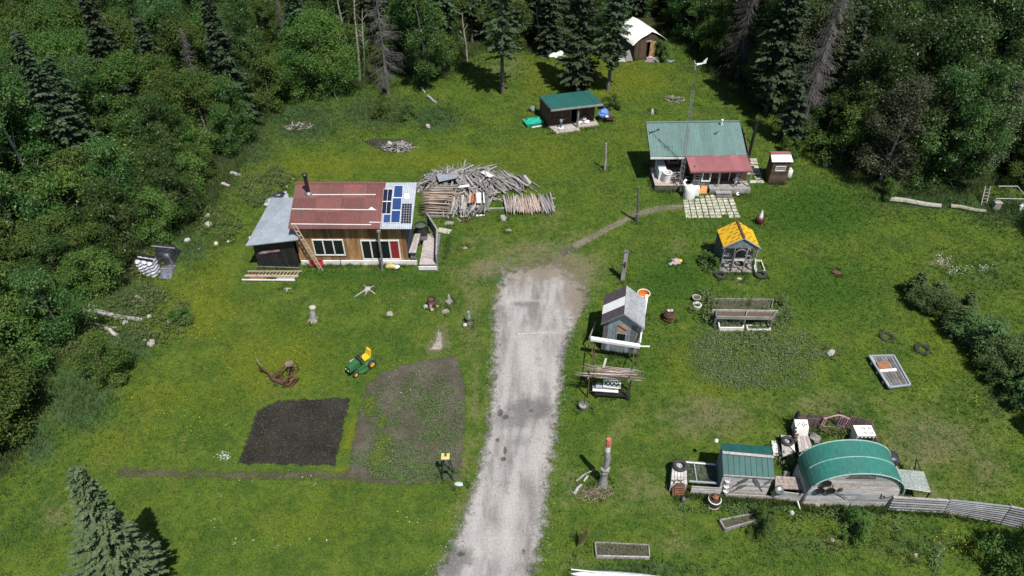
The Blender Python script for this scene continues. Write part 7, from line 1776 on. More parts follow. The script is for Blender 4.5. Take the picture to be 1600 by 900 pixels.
for s, (a, b_, z) in enumerate(fp): piece('post', sf, a + Vector((0, .1, 0)), b_ + Vector((0, .08, .02)), .08, .08, m_darkgreyw, world=True)
# picket yard at the back
def pickets(t, a, b_, n, h0, h1, mat, w=.115):
    for i in range(n):
        p = a.lerp(b_, (i + .5) / n); h = h0 + (h1 - h0) * i / n + R.uniform(-.06, .06); piece('picket', t, p, p + Vector((R.uniform(-.03, .03), .06, h)), w, .025, mat, (0, -1, 0), world=True)
    for k in (.25, .75): piece('rail', t, a + Vector((0, .05, h0 * k)), b_ + Vector((0, .05, h1 * k)), .05, .04, m_darkgreyw, world=True)
t = thing('picket_fence', 'brown picket fence at the back left of the little flower yard', 'fence', G(1258, 672)); pickets(t, G(1236, 667), G(1280, 671), 13, 1.05, 1.05, m_fence); pickets(t, G(1237, 668), G(1240, 700), 7, .85, .7, m_fence); piece('corner_post', t, G(1238, 668), G(1238, 668) + Vector((0, 0, 1.35)), .09, .09, m_blackw, world=True)
t = thing('picket_fence', 'brown picket fence at the back right of the flower yard beside the white stove', 'fence', G(1340, 677)); pickets(t, G(1320, 672), G(1356, 678), 11, 1.05, 1.05, m_fence); pickets(t, G(1356, 678), G(1366, 704), 8, .85, .7, m_fence)
t = thing('headboard', 'pink arched bed headboard with purple slats in the back fence of the flower yard', 'headboard', G(1298, 675)); a, b_ = G(1279, 672), G(1319, 673); y = a.y
mb = MB(); pr = [Vector((a.x + (b_.x - a.x) * i / 14, y, .95 + .28 * math.sin(math.pi * i / 14) ** 1.5)) for i in range(15)]; mb.tube(pr, .045, 8); part('arch', mb, m_pink, t, None, True)
for k, x in enumerate((a.x, a.x + .12, b_.x - .5, b_.x - .36, b_.x - .22, b_.x - .08)): piece('slat', t, (x, y, .0), (x + .02, y, .97), .07, .03, m_magenta if 1 < k < 5 else m_pink, (0, -1, 0), world=True)
piece('rail', t, (a.x, y, .3), (b_.x, y, .3), .04, .04, m_pink, world=True)
t = thing('painted_box', 'white box with black scrawls on a blue base in the flower yard corner', 'box', G(1247, 680)); mb = MB(); mb.box(-.32, .32, -.25, .3, 0, .28); part('base', mb, m_bluepl, t); mb = MB(); mb.hexa([(-.34, -.27, .28), (.34, -.27, .28), (.34, .32, .28), (-.34, .32, .28)], [(-.34, -.1, .72), (.34, -.1, .72), (.34, .32, .9), (-.34, .32, .9)]); part('top', mb, m_whitepaint, t); mb = MB()
for pts3 in ([(-.25, -.02, .775), (-.1, .15, .835), (.0, .0, .78), (.12, .2, .855)], [(.05, -.05, .77), (.2, .1, .82), (.28, .05, .80)]): mb.tube(pts3, .018, 5)
part('black_cord', mb, m_black, t)
t = thing('white_stove', 'white kitchen stove with four burners standing outdoors in the flower yard', 'stove', G(1345, 697)); sx0, sx1 = -.45, .45; mb = MB(); mb.box(sx0, sx1, -.02, .6, 0, .88); part('body', mb, m_white, t); mb = MB(); mb.box(sx0 - .02, sx1 + .02, -.03, .62, .88, .92); part('top', mb, m_white, t)
cube('oven_door', t, sx0 + .04, sx1 - .04, -.05, -.021, .15, .72, m_black)
for x in (.0, .3):
    for y in (.15, .42): mb = MB(); mb.torus((x, y, .925), .06, .018, n=12, m=5); part('burner', mb, m_steel, t)
for x in (-.3, -.1, .1, .3): mb = MB(); mb.tube([(x, -.03, .8), (x, -.07, .8)], .03, 8); part('knob', mb, m_black, t)
tv = thing('thin_rod', 'thin rod standing at the back fence of the flower yard', 'rod', G(1322, 672)); piece('rod', tv, G(1322, 672), V(1328, 632, G(1322, 672).y), .012, .012, m_steel, kind='rod', world=True)
tv = thing('thin_rod', 'thin rod standing at the left back corner of the flower yard', 'rod', G(1238, 664)); piece('rod', tv, G(1238, 664), V(1240, 624, G(1238, 664).y), .012, .012, m_steel, kind='rod', world=True)
t = thing('walkway', 'white slatted ramp behind the right end of the coop', 'ramp', G(1216, 705)); q = [G(1209, 712, .12), G(1222, 711, .12), G(1214, 688, .12), G(1205, 688, .12)]
for i in range(6): u, v = i / 6, (i + .9) / 6; mb = MB(); mb.slab([q[0].lerp(q[3], u), q[1].lerp(q[2], u), q[1].lerp(q[2], v), q[0].lerp(q[3], v)], .04); part('slat', mb, m_whitepaint, t, None, True)
t = thing('plywood_board', 'raised grey plywood board carrying a tyre behind the coop', 'board', G(1230, 712)); z = .45; q = [G(1223, 713, z), G(1239, 711, z), G(1236, 681, z), G(1220, 679, z)]; mb = MB(); mb.slab(q, .04); part('board', mb, m_greyw, t, None, True)
for p in q: piece('leg', t, (p.x, p.y, 0), (p.x, p.y, z - .04), .06, .06, m_blackw, world=True)
tyre(None, G(1231, 689, .55), .24, .085, 'old black tyre lying on the raised plywood board behind the coop')
t = thing('white_wedge', 'white pointed board leaning at the left back of the arched hut', 'board', G(1238, 701)); mb = MB(); mb.slab([G(1233, 696, .5), G(1241, 694, .55), G(1242, 706, .5)], .03); part('panel', mb, m_white, t, None, True); piece('prop', t, G(1236, 707), G(1238, 699, .5), .04, .04, m_blackw, world=True)
t = thing('plank_deck', 'raised deck of pale planks behind the arched hut', 'deck', G(1257, 705)); z = .5; q = [G(1249, 707, z), G(1269, 697, z), G(1263, 681, z), G(1245, 681, z)]
for i in range(4): u, v = i / 4 + .01, (i + 1) / 4 - .01; mb = MB(); mb.slab([q[0].lerp(q[1], u), q[0].lerp(q[1], v), q[3].lerp(q[2], v), q[3].lerp(q[2], u)], .04); part('plank', mb, m_pinkw, t, None, True)
for p in q: piece('leg', t, (p.x, p.y, 0), (p.x, p.y, z - .04), .07, .07, m_darkgreyw, world=True)
lump('stump_rock', 'rounded grey driftwood lump beside the pale plank deck', 'wood', G(1271, 688), (.32, .3, .3), m_greyw, 6); lump('rust_heap', 'small rusty heap of scrap between tyre board and flower yard', 'scrap', G(1242, 684), (.12, .2, .3), m_rust, 4)
# planters and others at the bottom
def planter(label, c4, z, mat, seed):
    t = thing('planter_box', label, 'planter', (G(*c4[0]) + G(*c4[2])) / 2); q = [G(*c, z) for c in c4]
    for a, b_ in ((0, 1), (1, 2), (2, 3), (3, 0)): piece('board', t, q[a] - Vector((0, 0, z / 2)), q[b_] - Vector((0, 0, z / 2)), .06, z, mat, world=True)
    mb = MB(); mb.slab([v - Vector((0, 0, .08)) for v in q], .03); part('soil', mb, m_soilbox, t, None, True)
    return t
planter('tilted weathered planter box with sprouting weeds below the coop', [(1133, 826), (1196, 808), (1187, 800), (1125, 812)], .25, m_greyw, 1)
planter('long planter box of seedlings at the bottom right of the driveway', [(932, 868), (1015, 870), (1014, 851), (930, 847)], .2, m_greyw, 2)
weeds('planter_weeds', [(1160, 812, 26, 6, 1)], 340, .06, .3, 'weeds sprouting in the tilted planter box', None, 40); weeds('planter_seedlings', [(972, 859, 36, 7, 1)], 260, .06, .3, 'seedlings in the long planter box', None, 30)
t = thing('white_boat', 'long white upturned canoe hull cut by the bottom picture edge', 'canoe', G(960, 905)); 
sec = []
pa, pb = G(892, 893, .2), G(1110, 917, .2)
for i in range(13):
    u = i / 12; w = .3 * math.sin(math.pi * min(1, u * 1.0)) ** .55 + .01; sec.append((pa.lerp(pb, u), w))
vs = []; fs = []; d = (pb - pa).normalized(); sdv = Vector((-d.y, d.x, 0))
for p, w in sec:
    for k in range(9): a = math.pi * k / 8; vs.append(Vector((p.x, p.y, 0)) + sdv * (w * math.cos(a)) + Vector((0, 0, .02 + .35 * w / .3 * math.sin(a))))
for i in range(12):
    for k in range(8): fs.append((i * 9 + k, (i + 1) * 9 + k, (i + 1) * 9 + k + 1, i * 9 + k + 1))
mb = MB(); mb.add(vs, fs); part('hull', mb, M('white_gelcoat', (0.66, 0.70, 0.72), (0.55, 0.58, 0.60), .4, 2, rand=0), t, None, True, True)
mb = MB(); mb.tube([p + Vector((0, 0, .2)) for p, w in sec], .03, 6); part('keel', mb, m_white, t, None, True)
t = thing('saw_blade', 'rusty saw blade stuck upright in the grass at the bottom right of the driveway', 'blade', G(904, 852)); b0 = G(900, 856); p = V(919, 826, b0.y + .1); mb = MB(); mb.slab([b0, b0.lerp(p, .3) + Vector((.13, 0, -.02)), b0.lerp(p, .75) + Vector((.1, 0, -.03)), p, b0.lerp(p, .6) - Vector((.07, 0, -.05))], .03); part('blade', mb, m_rust, t, None, True); mb = MB(); mb.tube([b0.lerp(p, .95), p + (p - b0) * .12], .02, 6); part('tang', mb, m_rustor, t, None, True)
# carved stump with red top
t = thing('carved_stump', 'tall grey carved tree stump with a weathered red top right of the driveway', 'stump', G(942, 757)); b0 = G(942, 757); tp = V(951.5, 686, b0.y + .1); dd = tp - b0
mb = MB(); mb.tube([dd * 0, dd * .12, dd * .22, dd * .3], [.27, .19, .16, .2], 10); mb.tube([Vector((-.1, -.1, 0)), Vector((-.35, -.25, 0))], [.1, .03], 6); mb.tube([Vector((.1, -.1, 0)), Vector((.38, -.2, 0))], [.1, .03], 6); part('root', mb, m_greyw, t)
mb = MB(); mb.blob(dd * .36, (.25, .2, .18), 3, .25); part('burl', mb, m_stumpw, t)
mb = MB(); mb.tube([dd * .38, dd * .6 + Vector((.07, 0, 0)), dd * .76], [.14, .16, .13], 10); part('trunk', mb, m_stumpw, t)
mb = MB(); mb.tube([dd * .76, dd * .86], [.135, .125], 10); part('white_band', mb, m_whitepaint, t)
mb = MB(); mb.tube([dd * .86, dd * .93, dd * 1.0], [.13, .14, .11], 10); part('red_top', mb, m_redend, t)
t = thing('driftwood', 'broken pale root wood lying left of the carved stump', 'driftwood', G(910, 755))
for pts3, r in (([(900, 752), (912, 742), (926, 735)], .06), ([(918, 744), (912, 752)], .08), ([(897, 772), (903, 762), (909, 757)], .09), ([(897, 772), (893, 768)], .04), ([(926, 735), (930, 731)], .03)): mb = MB(); mb.tube([G(x, y, .1) for x, y in pts3], [r] + [r * .8] * (len(pts3) - 2) + [r * .5], 7); part('branch', mb, m_stumpw, t, None, True)
t = thing('dead_brush', 'brown dead brush heaped at the foot of the carved stump', 'brush', G(938, 770)); t['kind'] = 'stuff'
mb = MB()
for i in range(90): a = R.uniform(0, 6.28); c_ = Vector((R.gauss(-.3, .5), R.gauss(-.1, .22), R.uniform(.02, .16))); d = Vector((math.cos(a), math.sin(a), R.uniform(-.2, .3))) * R.uniform(.12, .3); mb.tube([c_ - d, c_ + d], .008, 3, False)
o_ = part('twigs', mb, m_brownlog, t); o_['kind'] = 'stuff'; del t['kind']
piece('board', thing('white_plank', 'thin pale plank lying across the driveway', 'plank', G(838, 521)), G(809, 522.5, .04), G(866, 520, .04), .09, .05, m_pinkw, world=True)

# ------------------------------------------------------------------ left lawn
# riding mower
mo = thing('riding_mower', 'green riding mower with a yellow seat parked on the left lawn', 'mower', (G(549, 588) + G(579, 573)) / 2 + Vector((-.05, .25, 0)))
d = G(545, 584) - G(577, 565); mo.rotation_euler.z = math.atan2(d.y, d.x) + .05     # local +x is the nose
mb = MB(); mb.hexa([(.1, -.24, .42), (.82, -.2, .40), (.82, .2, .40), (.1, .24, .42)], [(.12, -.22, .80), (.76, -.15, .66), (.76, .15, .66), (.12, .22, .80)]); part('hood', mb, m_tgreen, mo)
mb = MB(); mb.box(.82, .86, -.19, .19, .3, .58); part('grille', mb, m_black, mo)
for s in (-1, 1): mb = MB(); mb.lathe([(.05, 0), (.05, .02)], 8); h_ = part('headlight', mb, m_white, mo); h_.location = (.865, .11 * s, .52); h_.rotation_euler = (0, math.pi / 2, 0)
mb = MB(); mb.box(-.72, .82, -.16, .16, .26, .40); part('chassis', mb, m_black, mo)
mb = MB(); mb.hexa([(-.78, -.42, .36), (-.08, -.40, .36), (-.08, .40, .36), (-.78, .42, .36)], [(-.74, -.36, .58), (-.2, -.3, .5), (-.2, .3, .5), (-.74, .36, .58)]); part('fender', mb, m_tgreen, mo)
for s in (-1, 1): cube('footrest', mo, -.1, .36, .22 * s - .12, .22 * s + .12, .30, .34, m_tgreen)
mb = MB(); mb.hexa([(-.62, -.23, .60), (-.2, -.21, .58), (-.2, .21, .58), (-.62, .23, .60)], [(-.6, -.2, .70), (-.2, -.18, .67), (-.2, .18, .67), (-.6, .2, .70)]); mb.hexa([(-.66, -.22, .66), (-.56, -.22, .66), (-.56, .22, .66), (-.66, .22, .66)], [(-.76, -.17, 1.08), (-.68, -.17, 1.06), (-.68, .17, 1.06), (-.76, .17, 1.08)]); part('seat', mb, m_yelplastic, mo)
mb = MB(); mb.tube([(.12, 0, .78), (-.02, 0, .95)], .035, 8); mb.torus((-.03, 0, .96), .17, .02, (-.5, 0, .87), 18, 6); mb.bar((-.03, -.16, .96), (-.03, .16, .96), .03, .02); part('steering_wheel', mb, m_black, mo)
mb = MB(); mb.box(.02, .14, -.21, .21, .42, .80); part('dashboard', mb, m_black, mo)
mb = MB(); mb.lathe([(.55, .14), (.56, .16), (.5, .24), (.2, .27)], 16, (0.02, 0, 0)); part('mower_deck', mb, m_tgreen, mo)
cube('discharge_chute', mo, -.05, .25, -.72, -.5, .16, .24, m_pinkw)
for x, r, w, yy in ((.58, .2, .16, .36), (-.5, .28, .22, .42)):
    for s in (-1, 1):
        mb = MB(); mb.torus((0, 0, 0), r * .72, r * .30, (0, 1, 0), 18, 8, w / (r * .62)); wh = part('wheel', mb, m_rubber, mo, None, False, True); wh.location = (x, yy * s, r)
        mb = MB(); mb.tube([(0, -w * .38 , 0), (0, w * .38, 0)], r * .52, 14); part('rim', mb, m_yelplastic, wh)
# plough
pw = thing('plough', 'rusty old horse drawn implement with a long dark beam on the left lawn', 'plough', G(440, 592))
def pr(name, pts3, r, mt, n=6): mb = MB(); mb.tube([G(x, y, z) for x, y, z in pts3], r, n); part(name, mb, mt, pw, None, True)
pr('beam', [(408, 574, .55), (418, 580, .5), (426, 592, .3), (445, 597, .25)], [.05, .06, .07, .06], m_rust); pr('handle', [(399, 558, .95), (402, 563, .85), (409, 573, .6)], [.02, .03, .04], m_darkgreyw); pr('hook', [(406, 571, .6), (404, 575, .55), (409, 577, .5)], .04, m_black)
pr('frame', [(425, 593, .3), (437, 583, .45), (446, 570, .75)], .045, m_rust); pr('frame', [(426, 594, .2), (450, 602, .2), (463, 588, .4)], .045, m_rust); pr('frame', [(440, 598, .2), (458, 584, .4)], .04, m_rust); pr('share', [(450, 604, .05), (454, 596, .25), (461, 588, .35)], [.03, .07, .05], M('dull_red_share', (0.22, 0.04, 0.03), (0.13, 0.05, 0.035), .8, 6, rand=0)); pr('share', [(442, 603, .05), (452, 594, .3)], [.03, .06], m_rust); pr('share', [(455, 605, .05), (466, 589, .35)], [.03, .06], m_rust)
p = G(452, 570, .8); mb = MB(); mb.lathe([(.04, -.02), (.2, .0), (.24, .1), (.22, .11), (.05, .03)], 14, tuple(p)); part('seat', mb, M('pinkish_rust', (0.22, 0.15, 0.13), (0.15, 0.10, 0.085), .8, 4, rand=0), pw, None, True); pr('seat_spring', [(449, 593, .2), (452, 575, .75)], .03, m_rust)
for c_, r in ((G(434, 588, .32), .30), (G(458, 576, .38), .32), (G(448, 600, .26), .24)):
    mb = MB(); mb.torus(c_, r, .03, (.5, -.75, .2), 20, 6); 
    for k in range(6): a = k * math.pi / 3; ax_ = Vector((.5, -.75, .2)).normalized(); u = ax_.cross(Vector((0, 0, 1))).normalized(); w = ax_.cross(u); mb.bar(c_, c_ + (u * math.cos(a) + w * math.sin(a)) * r, .025, .02)
    part('wheel', mb, m_rust, pw, None, True)
# stump, roots, small ornaments
t = thing('tree_stump', 'silvery tall stump with spreading root feet on the left lawn', 'stump', G(489, 501)); dd = V(488, 480, G(489, 501).y) - G(489, 501)
mb = MB(); mb.tube([dd * 0, dd * .25, dd * .8, dd], [.27, .2, .17, .2], 12); part('trunk', mb, m_stumpw, t); mb = MB(); mb.lathe([(.17, 0), (.05, .02)], 12, tuple(dd)); part('cut_face', mb, m_palew, t)
for a in (-2.6, -1.6, -.5, .8, 2.2): mb = MB(); mb.tube([(.12 * math.cos(a), .12 * math.sin(a), .2), (.34 * math.cos(a), .34 * math.sin(a), .02)], [.08, .03], 6); part('root', mb, m_pinkw, t)
t = thing('root_star', 'star shaped bleached root lying on the left lawn', 'root', G(575, 453)); mb = MB(); mb.blob((0, 0, .1), (.2, .17, .14), 2, .3); part('heart', mb, m_pinkw, t)
for x, y in ((553, 465), (585, 447), (587, 460), (568, 446), (570, 463)): mb = MB(); g = G(x, y) - t.location; mb.tube([(0, 0, .1), (g.x * .5, g.y * .5, .07), (g.x, g.y, .02)], [.07, .05, .02], 6); part('root', mb, m_pinkw, t)
t = thing('white_root', 'small bleached forked wood piece on the upper left lawn', 'root', G(449, 453)); mb = MB(); mb.tube([(-.22, .1, .04), (0, 0, .08), (.25, .12, .03)], [.03, .08, .03], 6); mb.tube([(0, 0, .08), (.02, -.25, .03)], [.06, .02], 6); part('wood', mb, m_stumpw, t)
t = thing('wishing_pot', 'dark iron pot with white stones and a pink ribbon on the left lawn', 'pot', G(675, 478)); mb = MB(); mb.lathe([(.18, 0), (.29, .2), (.3, .42), (.24, .55), (.2, .5)], 14); part('pot', mb, m_rust, t, None, False, True); mb = MB(); mb.torus((0, 0, .56), .24, .035, n=16, m=6); part('rim', mb, m_black, t); mb = MB(); mb.slab([(-.12, -.33, .05), (.04, -.33, .05), (.06, -.29, .4), (-.1, -.29, .4)], .02); part('ribbon', mb, m_pink, t)
for k, (x, y, r) in enumerate(((-.38, -.15, .15), (.05, -.42, .11), (.36, -.1, .09))): mb = MB(); mb.blob((x, y, r * .6), (r, r, r * .8), k, .3); part('stone', mb, m_paver, t)
t = thing('stone_gnome', 'small grey garden gnome statue on the left lawn', 'statue', G(702, 474)); mb = MB(); mb.lathe([(.18, 0), (.2, .1), (.17, .3), (.1, .4), (.11, .48), (.09, .56), (.05, .68), (.01, .78)], 12); part('body', mb, m_stumpw, t, None, False, True); mb = MB(); mb.tube([(-.1, -.05, .36), (-.2, -.12, .2)], .05, 6); mb.tube([(.1, -.05, .36), (.2, -.12, .2)], .05, 6); part('arms', mb, m_patgrn, t)
lump('flat_stone', 'flat greenish stone below the little grey statue', 'stone', G(696, 487), (.25, .22, .04), m_mossy, 4)
t = thing('fountain_post', 'slim green and grey garden statue by the driveway edge', 'statue', G(733, 508)); mb = MB(); mb.lathe([(.15, 0), (.16, .15), (.1, .3), (.09, .45)], 12); part('base', mb, m_darkgreyw, t); mb = MB(); mb.lathe([(.09, .45), (.12, .6), (.1, .85), (.06, .95), (.1, 1.05), (.08, 1.15), (.02, 1.2)], 12); part('figure', mb, m_patgrn, t, None, False, True); mb = MB(); mb.blob((-.22, -.05, .08), (.14, .12, .1), 2, .3); part('stone', mb, m_paver, t)
lump('ash_spot', 'small brown grey tuft of dead weeds in the left lawn', 'weeds', G(609, 491), (.25, .2, .08), m_greylog, 5)
bf_ = thing('bird_feeder', 'yellow topped feeder on dark green splayed legs by the weedy garden plot', 'feeder', G(700, 746)); b0 = G(700, 746); zt = V(696, 712, b0.y).z; o2 = V(696, 714, b0.y) - b0; zt = o2.z
for x, y in ((-.25, -.2), (.28, -.22), (-.2, .25), (.3, .2)): piece('leg', bf_, (x, y, 0), (o2.x + x * .45, y * .45, zt), .05, .05, M('dark_green_legs', (0.02, 0.045, 0.03), (0.03, 0.05, 0.035), .7, 4, rand=0) if 'dark_green_legs' not in bpy.data.materials else bpy.data.materials['dark_green_legs'])
mb = MB(); mb.box(o2.x - .2, o2.x - .06, -.17, .17, zt, zt + .06); mb.box(o2.x + .06, o2.x + .2, -.17, .17, zt, zt + .06); mb.box(o2.x - .06, o2.x + .06, -.17, -.02, zt, zt + .06); part('tray', mb, M('cream_yellow_top', (0.62, 0.50, 0.18), (0.55, 0.45, 0.2), .6, 4, rand=0), bf_)
cube('shelf', bf_, o2.x - .16, o2.x + .16, -.14, .14, zt * .45, zt * .45 + .03, bpy.data.materials['dark_green_legs'])
lump('white_basin', 'whitish plastic scrap on the grass below the yellow topped feeder', 'scrap', G(717, 757), (.2, .13, .06), M('pale_teal_plastic', (0.45, 0.55, 0.52), (0.38, 0.46, 0.44), .6, 4, rand=0), 3)
# rocks and logs on the left edge
for x, y, r, lab in ((237, 538, .34, 'big pale boulder at the left edge of the lawn'), (227, 532, .12, 'small stone just left of the big pale boulder'), (265, 502, .2, 'pale round stone beside the small dark shrub on the left lawn edge'), (234, 496, .24, 'pale stone right of the long fallen log'), (196, 505, .26, 'pale stone near the short stick below the long fallen log'), (184, 512, .13, 'small stone at the end of the thin fallen branch'),
                 (338, 382, .26, 'white stone on the grass edge nearest to the lean-to roof'), (357, 378, .14, 'little white stone right of the white stone at the lean-to'), (311, 390, .14, 'pale flat stone in the grass above the covered stacks'), (293, 377, .3, 'pinkish grey stone at the bush edge above the covered stacks'), (325, 338, .28, 'upper of two white boulders at the left bushes'), (326, 353, .4, 'lower of two white boulders at the left bushes'),
                 (391, 372, .16, 'white stone at the left eave of the pale lean-to roof'), (448, 293, .2, 'pale block in the weeds behind the plank house'), (458, 280, .12, 'tiny pale stone behind the plank house chimney'), (1300, 845, .15, 'bleached stump rubble in the weeds below the arched hut'), (1430, 868, .14, 'whitish lump in the weeds below the slatted fence')):
    lump('boulder' if r > .3 else 'stone', lab, 'stone', G(x, y), (r * .75, r * .6, r * .55), m_stone if 'white' not in lab else m_paver, int(x))
def log(label, a, b_, r, mat=m_mossy, z=None, name='log'):
    t = thing(name, label, 'log', (G(*a) + G(*b_)) / 2); p, q = G(*a, r * .8), G(*b_, r * .8); d = q - p
    mb = MB(); mb.tube([p, p.lerp(q, .3) + Vector((0, .05, .02)), p.lerp(q, .7) - Vector((0, .05, .01)), q], [r, r * .95, r * .9, r * .8], 8); part('trunk', mb, mat, t, None, True)
    return t
log('long grey fallen log in the weeds at the left edge', (113, 481), (223, 500), .16, m_stumpw); log('thin grey fallen branch below the long fallen log', (133, 506), (184, 512), .09, m_mossy); log('short pale cut log beside the thin fallen branch', (166, 513), (184, 524), .13, m_pinkw)
log('short bit of pale log in the bushes left of the yellow flowers', (212, 464), (226, 470), .12, m_pinkw); log('white log lying on the left back lawn', (668, 150), (681, 160), .14, m_stumpw); log('thin white log end beyond the white log on the left back lawn', (658, 137), (664, 144), .1, m_pinkw); log('pale log at the bushes left of the weedy corner', (361, 270), (376, 274), .15, m_stumpw); log('smaller pale log below the one at the left bushes', (347, 287), (359, 290), .13, m_pinkw)
log('mossy pale log border along the foot of the right woods, left length', (1389, 311), (1470, 322), .22, M('bleached_log', (0.38, 0.36, 0.30), (0.24, 0.25, 0.18), .95, 3, rand=0, bump=.5)); log('mossy log border along the foot of the right woods, right length', (1485, 322), (1540, 330), .17, m_mossy)
log('old grey stump base standing in the lawn behind the cottage', (1019, 178), (1019.5, 171), .14, m_stumpw); log('dead wood snag in the long grass of the left back lawn', (522, 148), (528, 156), .08, m_stumpw); log('short stump in the long grass above the ash heap', (667, 197), (672, 199), .2, m_pinkw)
# brush heaps
def brush(label, c_, rx, ry, n, mats, name='brush_heap', h=.35, L=.5):
    t = thing(name, label, 'brush heap', G(*c_))
    for i in range(n):
        a = R.uniform(0, 6.28); rr = math.sqrt(R.random()); x, y = rx * rr * math.cos(a), ry * rr * math.sin(a); b_ = R.uniform(0, 3.14); d = Vector((math.cos(b_), math.sin(b_), R.uniform(-.15, .3))) * L * R.uniform(.4, 1)
        c3 = Vector((x, y, .05 + h * (1 - rr) * R.uniform(.5, 1))); piece('stick', t, c3 - d * .5, c3 + d * .5, R.uniform(.02, .05), R.uniform(.02, .05), R.choice(mats), kind='log')
    return t
brush('heap of dry brown brushwood in the long grass at the left', (465, 199), 1.3, .75, 60, [m_brownlog, m_greylog, m_pinkw, m_darkgreyw])
brush('ash heap of charred and bleached wood on the burnt patch', (622, 231), 1.4, .8, 110, [m_ash, m_greyw, m_ash, m_pinkw], 'ash_heap')
brush('grey brush heap on the lawn in front of the white roofed cabin', (1053, 156), 1.0, .6, 44, [m_brownlog, m_greylog, m_mossy])
lump('white_stone', 'white stone in the middle of the ash heap', 'stone', G(609, 226), (.22, .18, .2), m_paver, 2)
# covered stacks at the left
t = thing('wrapped_stack', 'stack of white wrapped bags under black plastic at the left bushes', 'stack', G(235, 430)); c4 = [G(219, 431), G(246, 436), G(253, 421), G(226, 417)]
for j in range(5):
    for i in range(3):
        z = .0 + .24 * j; a, b_ = i / 3 + .01, (i + 1) / 3 - .01; mb = MB(); c_ = c4[0].lerp(c4[1], (a + b_) / 2); e_ = c4[3].lerp(c4[2], (a + b_) / 2); m_ = c_.lerp(e_, .5); r_ = (c4[1] - c4[0]).length / 6 * 1.1; mb.blob((m_.x, m_.y, z + .12), (r_, (e_ - c_).length / 2, .15), i + 3 * j, .18, 2); part('bag', mb, m_whitebag, t, None, True)
for k in (.35, .72):
    mb = MB(); a, b_ = c4[0].lerp(c4[3], k - .1), c4[1].lerp(c4[2], k - .1); c_, d = c4[1].lerp(c4[2], k + .1), c4[0].lerp(c4[3], k + .1); mb.slab([v + Vector((0, 0, 1.27)) for v in (a, b_, c_, d)], .03); part('black_strap', mb, m_black, t, None, True)
def cover(label, c4, h, mat, seed, name):
    t = thing(name, label, 'tarpaulin', (c4[0] + c4[2]) / 2); n = 10; vs = []; fs = []; q = random.Random(seed)
    for j in range(n + 1):
        for i in range(n + 1):
            u, v = i / n, j / n; p = c4[0].lerp(c4[1], u).lerp(c4[3].lerp(c4[2], u), v); e_ = min(u, v, 1 - u, 1 - v); z = h * min(1, e_ * 5) + (.05 if 0 < e_ else 0) + q.uniform(-.04, .05) + .05 * math.sin(u * 11 + v * 6 + seed)
            vs.append((p.x, p.y, max(.02, z)))
    for j in range(n):
        for i in range(n): a = j * (n + 1) + i; fs.append((a, a + 1, a + n + 2, a + n + 1))
    mb = MB(); mb.add(vs, fs); part('cover', mb, mat, t, None, True, True); piece('batten', t, c4[0].lerp(c4[3], .6) + Vector((0, 0, h + .12)), c4[1].lerp(c4[2], .55) + Vector((0, 0, h + .12)), .06, .04, m_greyw, world=True)
cover('black tarpaulin draped over a low stack behind the white wrapped bags', [G(238, 414), G(272, 414), G(284, 392), G(246, 388)], .65, m_darktarp, 1, 'black_tarpaulin')
cover('flat blue grey tarpaulin on the ground right of the white wrapped bags', [G(248, 436), G(267, 437), G(276, 414), G(252, 416)], .12, M('blue_grey_tarp', (0.16, 0.17, 0.215), (0.11, 0.12, 0.155), .4, 3, rand=0, bump=.5), 2, 'grey_tarpaulin')
# metal frame in the right meadow
t = thing('bed_frame', 'pale metal pipe frame standing in the long grass at the right edge', 'frame', G(1575, 325))
for a, b_ in (((1556, 310, .9), (1600, 311, .9)), ((1560, 291, 1.1), (1590, 291, 1.1)), ((1590, 291, 1.1), (1602, 306, .9)), ((1556, 310, .9), (1556, 325, 0)), ((1600, 311, .9), (1602, 328, 0)), ((1590, 291, 1.1), (1576, 304, .3))): piece('pipe', t, G(*a), G(*b_), .035, .035, m_lightgal, kind='rod', world=True)
t = thing('old_ladder', 'short grey ladder leaning in the long grass beside the pipe frame', 'ladder', G(1538, 312))
for dx in (0, 8): piece('rail', t, G(1533 + dx, 320), G(1540 + dx, 291, .9), .06, .06, m_greyw, world=True)
for k in range(5): piece('rung', t, G(1533, 320).lerp(G(1540, 291, .9), .15 + k * .17), G(1541, 320).lerp(G(1548, 291, .9), .15 + k * .17), .04, .04, m_greyw, world=True)
t = thing('rusty_tank', 'pinkish grey metal box in the grass at the foot of the pipe frame', 'box', G(1554, 326)); mb = MB(); mb.box(-.25, .25, -.2, .2, 0, .55); part('body', mb, m_greyw, t); mb = MB(); mb.box(-.27, .27, -.22, .22, .55, .62); part('lid', mb, m_pinkw, t)
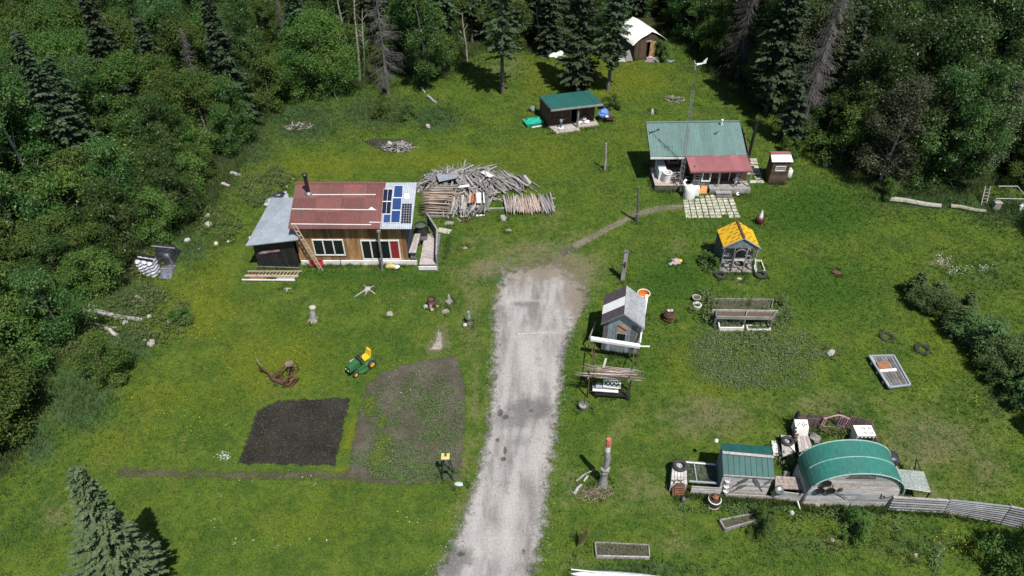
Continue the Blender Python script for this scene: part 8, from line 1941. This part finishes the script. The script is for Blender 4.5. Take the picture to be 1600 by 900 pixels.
t = thing('white_can', 'white can at the right end of the pipe frame', 'can', G(1593, 327)); mb = MB(); mb.lathe([(.12, 0), (.13, .35), (.06, .42), (.06, .48)], 10); part('can', mb, m_white, t); mb = MB(); mb.box(.15, .5, -.1, .2, 0, .4); part('grey_block', mb, m_greyw, t)

# ------------------------------------------------------------------ uncut grass round the feet of everything that stands on the lawn
xs = []; ys = []
for o in list(COL.objects):
    if o.parent is None and o.get('category') and o.get('kind') is None and o['category'] not in ('tree', 'bush', 'shrub', 'house', 'cabin', 'wood pile', 'patio', 'path', 'grass', 'plants'):
        if o.location.z > 0.4 or inside(DRIVE, np.array([o.location.x]), np.array([o.location.y]))[0]: continue
        for _ in range(16):
            a = R.uniform(0, 6.28); r = R.uniform(.28, .6); xs.append(o.location.x + r * math.cos(a)); ys.append(o.location.y + r * math.sin(a))
def edge_tufts(p, q, n):
    for _ in range(n):
        k = R.random(); xs.append(p[0] + (q[0] - p[0]) * k + R.gauss(0, .1)); ys.append(p[1] + (q[1] - p[1]) * k + R.gauss(0, .1))
for p, q, n in (((-17, 36.5), (-14.3, 36.4), 60), ((-14.2, 36.7), (-7, 36.7), 130), ((-6.9, 36.85), (-4.6, 36.85), 40), ((-4.5, 37), (-4.5, 40), 60), ((10.9, 45.8), (13.4, 45.8), 60), ((10.85, 46), (10.85, 50), 60), ((15, 45.3), (18.4, 45.3), 40), ((13.7, 36.0), (16.2, 36.0), 50), ((5.2, 28.7), (7.4, 28.4), 50),
    ((10, 18.95), (13.8, 18.7), 160), ((13.8, 18.45), (18.2, 18.3), 200), ((18.2, 18.4), (27, 17.2), 260), ((8.3, 19.2), (10.1, 19.1), 60), ((20, 46.9), (21.5, 46.9), 40), ((3.1, 54.8), (7.5, 55.9), 60), ((12.5, 70.3), (15.6, 71.4), 60), ((13, 21.6), (18.2, 22.2), 80)):
    edge_tufts(p, q, n)
X = np.array(xs); Y = np.array(ys); n = len(X)
tag(link('tall_grass', blade_mesh('edge_grass', X, Y, 0.0, 0.14 + 0.2 * NR.uniform(0, 1, n), np.full(n, 0.045), 7, m_tall, 0.7, 0.13, {'tint': NR.uniform(0, 1, n)})), 'uncut grass tufts round posts, walls and things on the lawn', 'grass', None, 'stuff')
